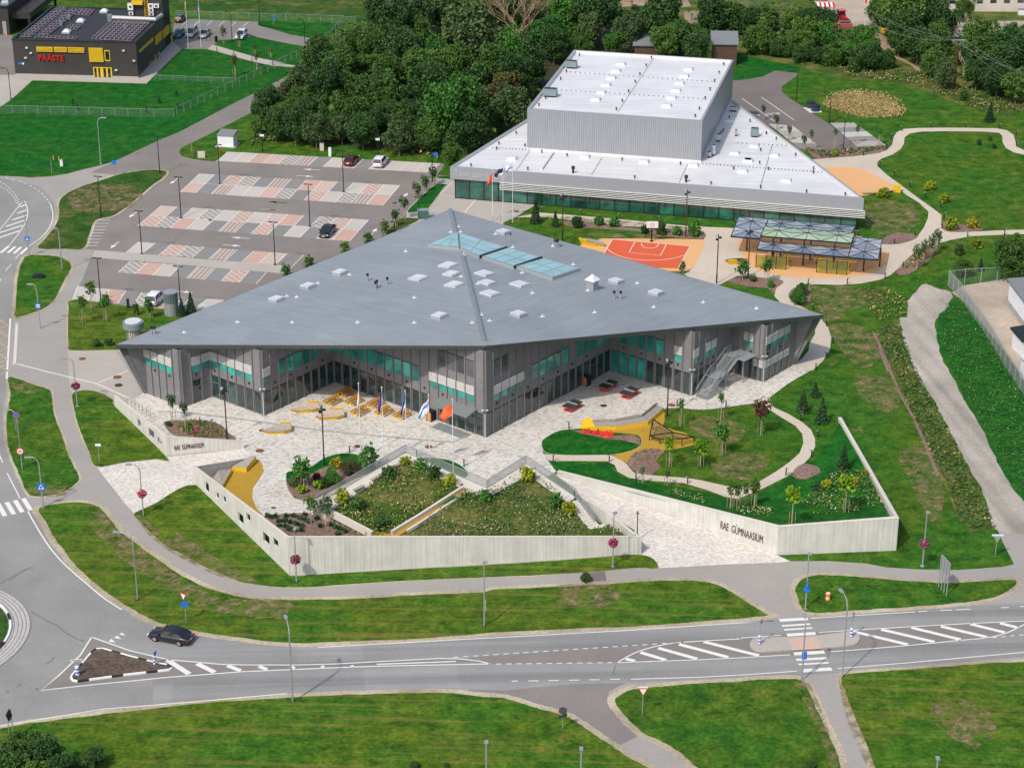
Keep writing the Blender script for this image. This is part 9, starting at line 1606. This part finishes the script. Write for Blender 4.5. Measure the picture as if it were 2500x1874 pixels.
for s, h, R_, mt, lab in (('E 710 965', 5.5, 1.3, 'leaf_mid', 'young tree nearest the left end of the lowest bays'), ('E 640 1075', 5.2, 1.1, 'leaf_mid', 'young tree at the left of the vent tower lawn'), ('E 820 1050', 5.0, 1.2, 'leaf_bright', 'young tree in the middle of the vent tower lawn'), ('E 1050 1010', 2.5, .8, 'leaf_mid', 'small young tree behind the steel collar tower'), ('E 1160 1035', 4.0, 1.0, 'leaf_bright', 'young tree in front of the white car'), ('B 1447 1430', 4.6, 1.0, 'leaf_dark', 'young tree nearest the hall corner'), ('B 1388 1480', 4.0, 1.0, 'leaf_dark', 'young tree second from the hall corner'), ('B 1325 1530', 3.8, 1.0, 'leaf_dark', 'young tree third from the hall corner'), ('F 1225 270', 4.8, 1.1, 'leaf_dark', 'young tree fourth from the hall corner'), ('F 1155 330', 4.0, 1.1, 'leaf_dark', 'young tree fifth from the hall corner'), ('F 1073 385', 3.0, 1.2, 'leaf_mid', 'young tree left of the roof peak'), ('F 945 450', 2.4, 1.3, 'leaf_mid', 'round young tree behind the rear eave, top'), ('F 765 530', 2.6, 1.3, 'leaf_mid', 'round young tree behind the rear eave, middle'), ('F 490 640', 2.4, 1.3, 'leaf_mid', 'round young tree behind the rear eave, third'), ('F 320 705', 2.4, 1.2, 'leaf_bright', 'round young tree behind the rear eave, lowest'),
 ('I 1335 410', 5.0, .8, 'leaf_dark', 'slim young tree at the west bed'), ('I 1432 490', 5.2, .7, 'leaf_dark', 'slim young tree inside the west bed'), ('J 450 915', 5.0, 1.7, 'leaf_bright', 'feathery young tree at the left of the oval bed'), ('J 940 780', 4.2, 1.9, 'leaf_bright', 'feathery young tree behind the terrace railing'), ('J 505 1190', 4.4, 1.1, 'leaf_mid', 'young tree in the corner mulch beside the terrace'), ('J 620 1210', 4.6, 1.2, 'leaf_olive', 'pale young tree before the slatted screen'), ('K 1370 750', 5.0, 1.2, 'leaf_lime', 'lime young tree below the net frame'), ('K 1610 750', 4.6, 1.4, 'leaf_lime', 'lime young tree in the middle of the garden lawn'), ('K 1778 670', 5.6, 1.5, 'leaf_bright', 'taller young tree at the centre of the garden lawn'), ('K 1460 440', 4.6, .6, 'leaf_bright', 'slim young tree beside the bench end'), ('K 1768 400', 4.8, .6, 'leaf_bright', 'slim young tree near the staircase'), ('K 2075 510', 6.2, 1.5, 'leaf_purple', 'purple-leaved young tree at the path bend'), ('K 1160 880', 2.6, .4, 'leaf_olive', 'bare little tree with a dark bag at the garden path, left'), ('K 1355 900', 2.6, .4, 'leaf_olive', 'bare little tree with a dark bag at the garden path, right'), ('K 1840 1080', 4.2, .7, 'leaf_mid', 'first thin sapling behind the right wall'), ('K 1890 1075', 4.0, .7, 'leaf_mid', 'second thin sapling behind the right wall'), ('K 1955 1060', 4.0, .7, 'leaf_mid', 'third thin sapling behind the right wall'), ('K 2030 1055', 4.2, .8, 'leaf_mid', 'fourth thin sapling behind the right wall'), ('L 130 1050', 4.2, .8, 'leaf_mid', 'sapling left of the lime garden tree'),
 ('L 420 1200', 6.0, 1.4, 'leaf_lime', 'lime young tree just behind the right wall'), ('L 830 1105', 6.0, 1.5, 'leaf_lime', 'lime young tree in the flowering garden bank'), ('H 225 755', 4.6, 1.2, 'leaf_bright', 'young tree in the mulch before the canopies'), ('H 40 735', 4.0, 1.4, 'leaf_bright', 'leafy young tree beside the dark canopy mast'), ('H 1380 650', 4.8, 1.0, 'leaf_olive', 'first sapling of the strip right of the canopies'), ('H 1430 590', 4.2, .8, 'leaf_olive', 'second sapling of the strip right of the canopies'), ('H 1490 560', 4.6, .9, 'leaf_olive', 'third sapling of the strip right of the canopies'), ('H 1540 520', 4.6, .9, 'leaf_olive', 'fourth sapling of the strip right of the canopies'), ('G 1470 690', 2.6, .7, 'leaf_bright', 'little tree at the court corner behind the eave'), ('D 200 930', 3.8, .6, 'leaf_dark', 'first little tree along the hall edge'), ('D 302 1005', 3.8, .7, 'leaf_dark', 'second little tree along the hall edge'), ('D 402 1085', 3.8, .7, 'leaf_dark', 'third little tree along the hall edge'), ('D 514 1165', 3.8, .7, 'leaf_dark', 'fourth little tree along the hall edge'), ('D 570 1160', 4.6, .6, 'leaf_bright', 'thin sapling in the flower strip, left'), ('D 750 1150', 4.6, .5, 'leaf_olive', 'thin sapling in the flower strip, middle'), ('D 922 1110', 4.4, .6, 'leaf_bright', 'thin sapling in the patterned bay corner'), ('D 1095 1120', 4.2, .6, 'leaf_bright', 'thin sapling at the right end of the bays'),
 ('A 1725 340', 4.8, .9, 'leaf_olive', 'thin birch near the station info panel'), ('A 1845 365', 3.6, .6, 'leaf_olive', 'thin sapling under the police car'), ('A 1812 590', 5.5, .9, 'leaf_brown', 'rust-leaved young tree on the station lawn'), ('A 1980 540', 4.6, .7, 'leaf_olive', 'thin sapling by the station path'), ('A 1968 420', 2.8, .5, 'leaf_olive', 'staked sapling above the station path, left'), ('A 2088 440', 2.4, .4, 'leaf_olive', 'staked sapling above the station path, right')):
 youngtree(s, h, R_, mt, lab, 1.7 if R_ < 1.1 else 1.2)
for s, h, R_, lab in (('E 1405 1020', 3.6, 1.4, 'small conifer right of the vent tower'), ('E 1475 990', 4.2, 1.5, 'second conifer right of the vent tower'), ('G 340 300', 5.2, 1.9, 'conifer before the sports hall at left'), ('G 492 325', 3.4, 1.3, 'smaller conifer before the sports hall'), ('L 505 335', 4.2, 1.6, 'dark staked conifer on the garden lawn, left'), ('L 600 215', 2.6, 1.4, 'dark staked conifer on the garden lawn, top'), ('L 650 415', 4.6, 1.8, 'dark staked conifer on the garden lawn, lowest'), ('L 815 790', 4.6, 1.7, 'dark conifer on the garden bank'), ('A 1228 795', 1.6, .7, 'tiny conifer on the station lawn, middle'), ('A 1130 870', 1.6, .7, 'tiny conifer by the station fence'), ('A 600 850', 1.6, .6, 'tiny conifer by the fence at left'), ('A 562 800', 1.4, .5, 'tiny conifer inside the fence at left'), ('A 1370 835', 1.4, .6, 'tiny conifer at the fence corner'), ('A 1360 735', 1.2, .6, 'tiny conifer high on the station lawn')):
 youngtree(s, h * .85, R_ * .85, 'leaf_conifer', lab, conif=True, stakes='staked' in lab)
# bare dead tree
q = G('C 210 362'); t = empty('dead_tree', q, 0, 'large bare pale tree without leaves in the wood', 'tree'); rg_ = random.Random(4); mb = MB()
def branch(p_, d, L, r_, lv):
 e_ = p_ + d * L; mb.tube([p_, p_.lerp(e_, .5) + Vector((rg_.uniform(-.1, .1) * L, 0, .03 * L)), e_], [r_, r_ * .8, r_ * .6], 5, False)
 if lv:
  for k in range(3): dd = (d + Vector((rg_.uniform(-.8, .8), rg_.uniform(-.8, .8), rg_.uniform(-.15, .55)))).normalized(); branch(p_.lerp(e_, rg_.uniform(.6, 1)), dd, L * rg_.uniform(.6, .8), r_ * .55, lv - 1)
mb.tube([(0, 0, 0), (0, 0, 3)], [.4, .3], 8)
for k in range(6): a = k * 1.05; branch(Vector((0, 0, 2.4)), Vector((math.cos(a) * .75, math.sin(a) * .75, .8)).normalized(), 4.6, .17, 4)
mb.build('branches', 'stake_wood', t)
for s, hh, lab in (('D 1790 280', 5, 'bare thin tree before the sandy arena'), ('D 1745 590', 5, 'thin bare birch under the power lines')):
 mb = MB(); rg_ = random.Random(9); mb.tube([(0, 0, 0), (0, 0, 1.5)], .12, 6)
 for k in range(4): a = k * 1.6; branch(Vector((0, 0, 1.2)), Vector((math.cos(a) * .4, math.sin(a) * .4, 1)).normalized(), 2.2, .08, 2)
 t = empty('dead_tree', hit(s), 0, lab, 'tree'); mb.build('branches', 'pale_bark', t)
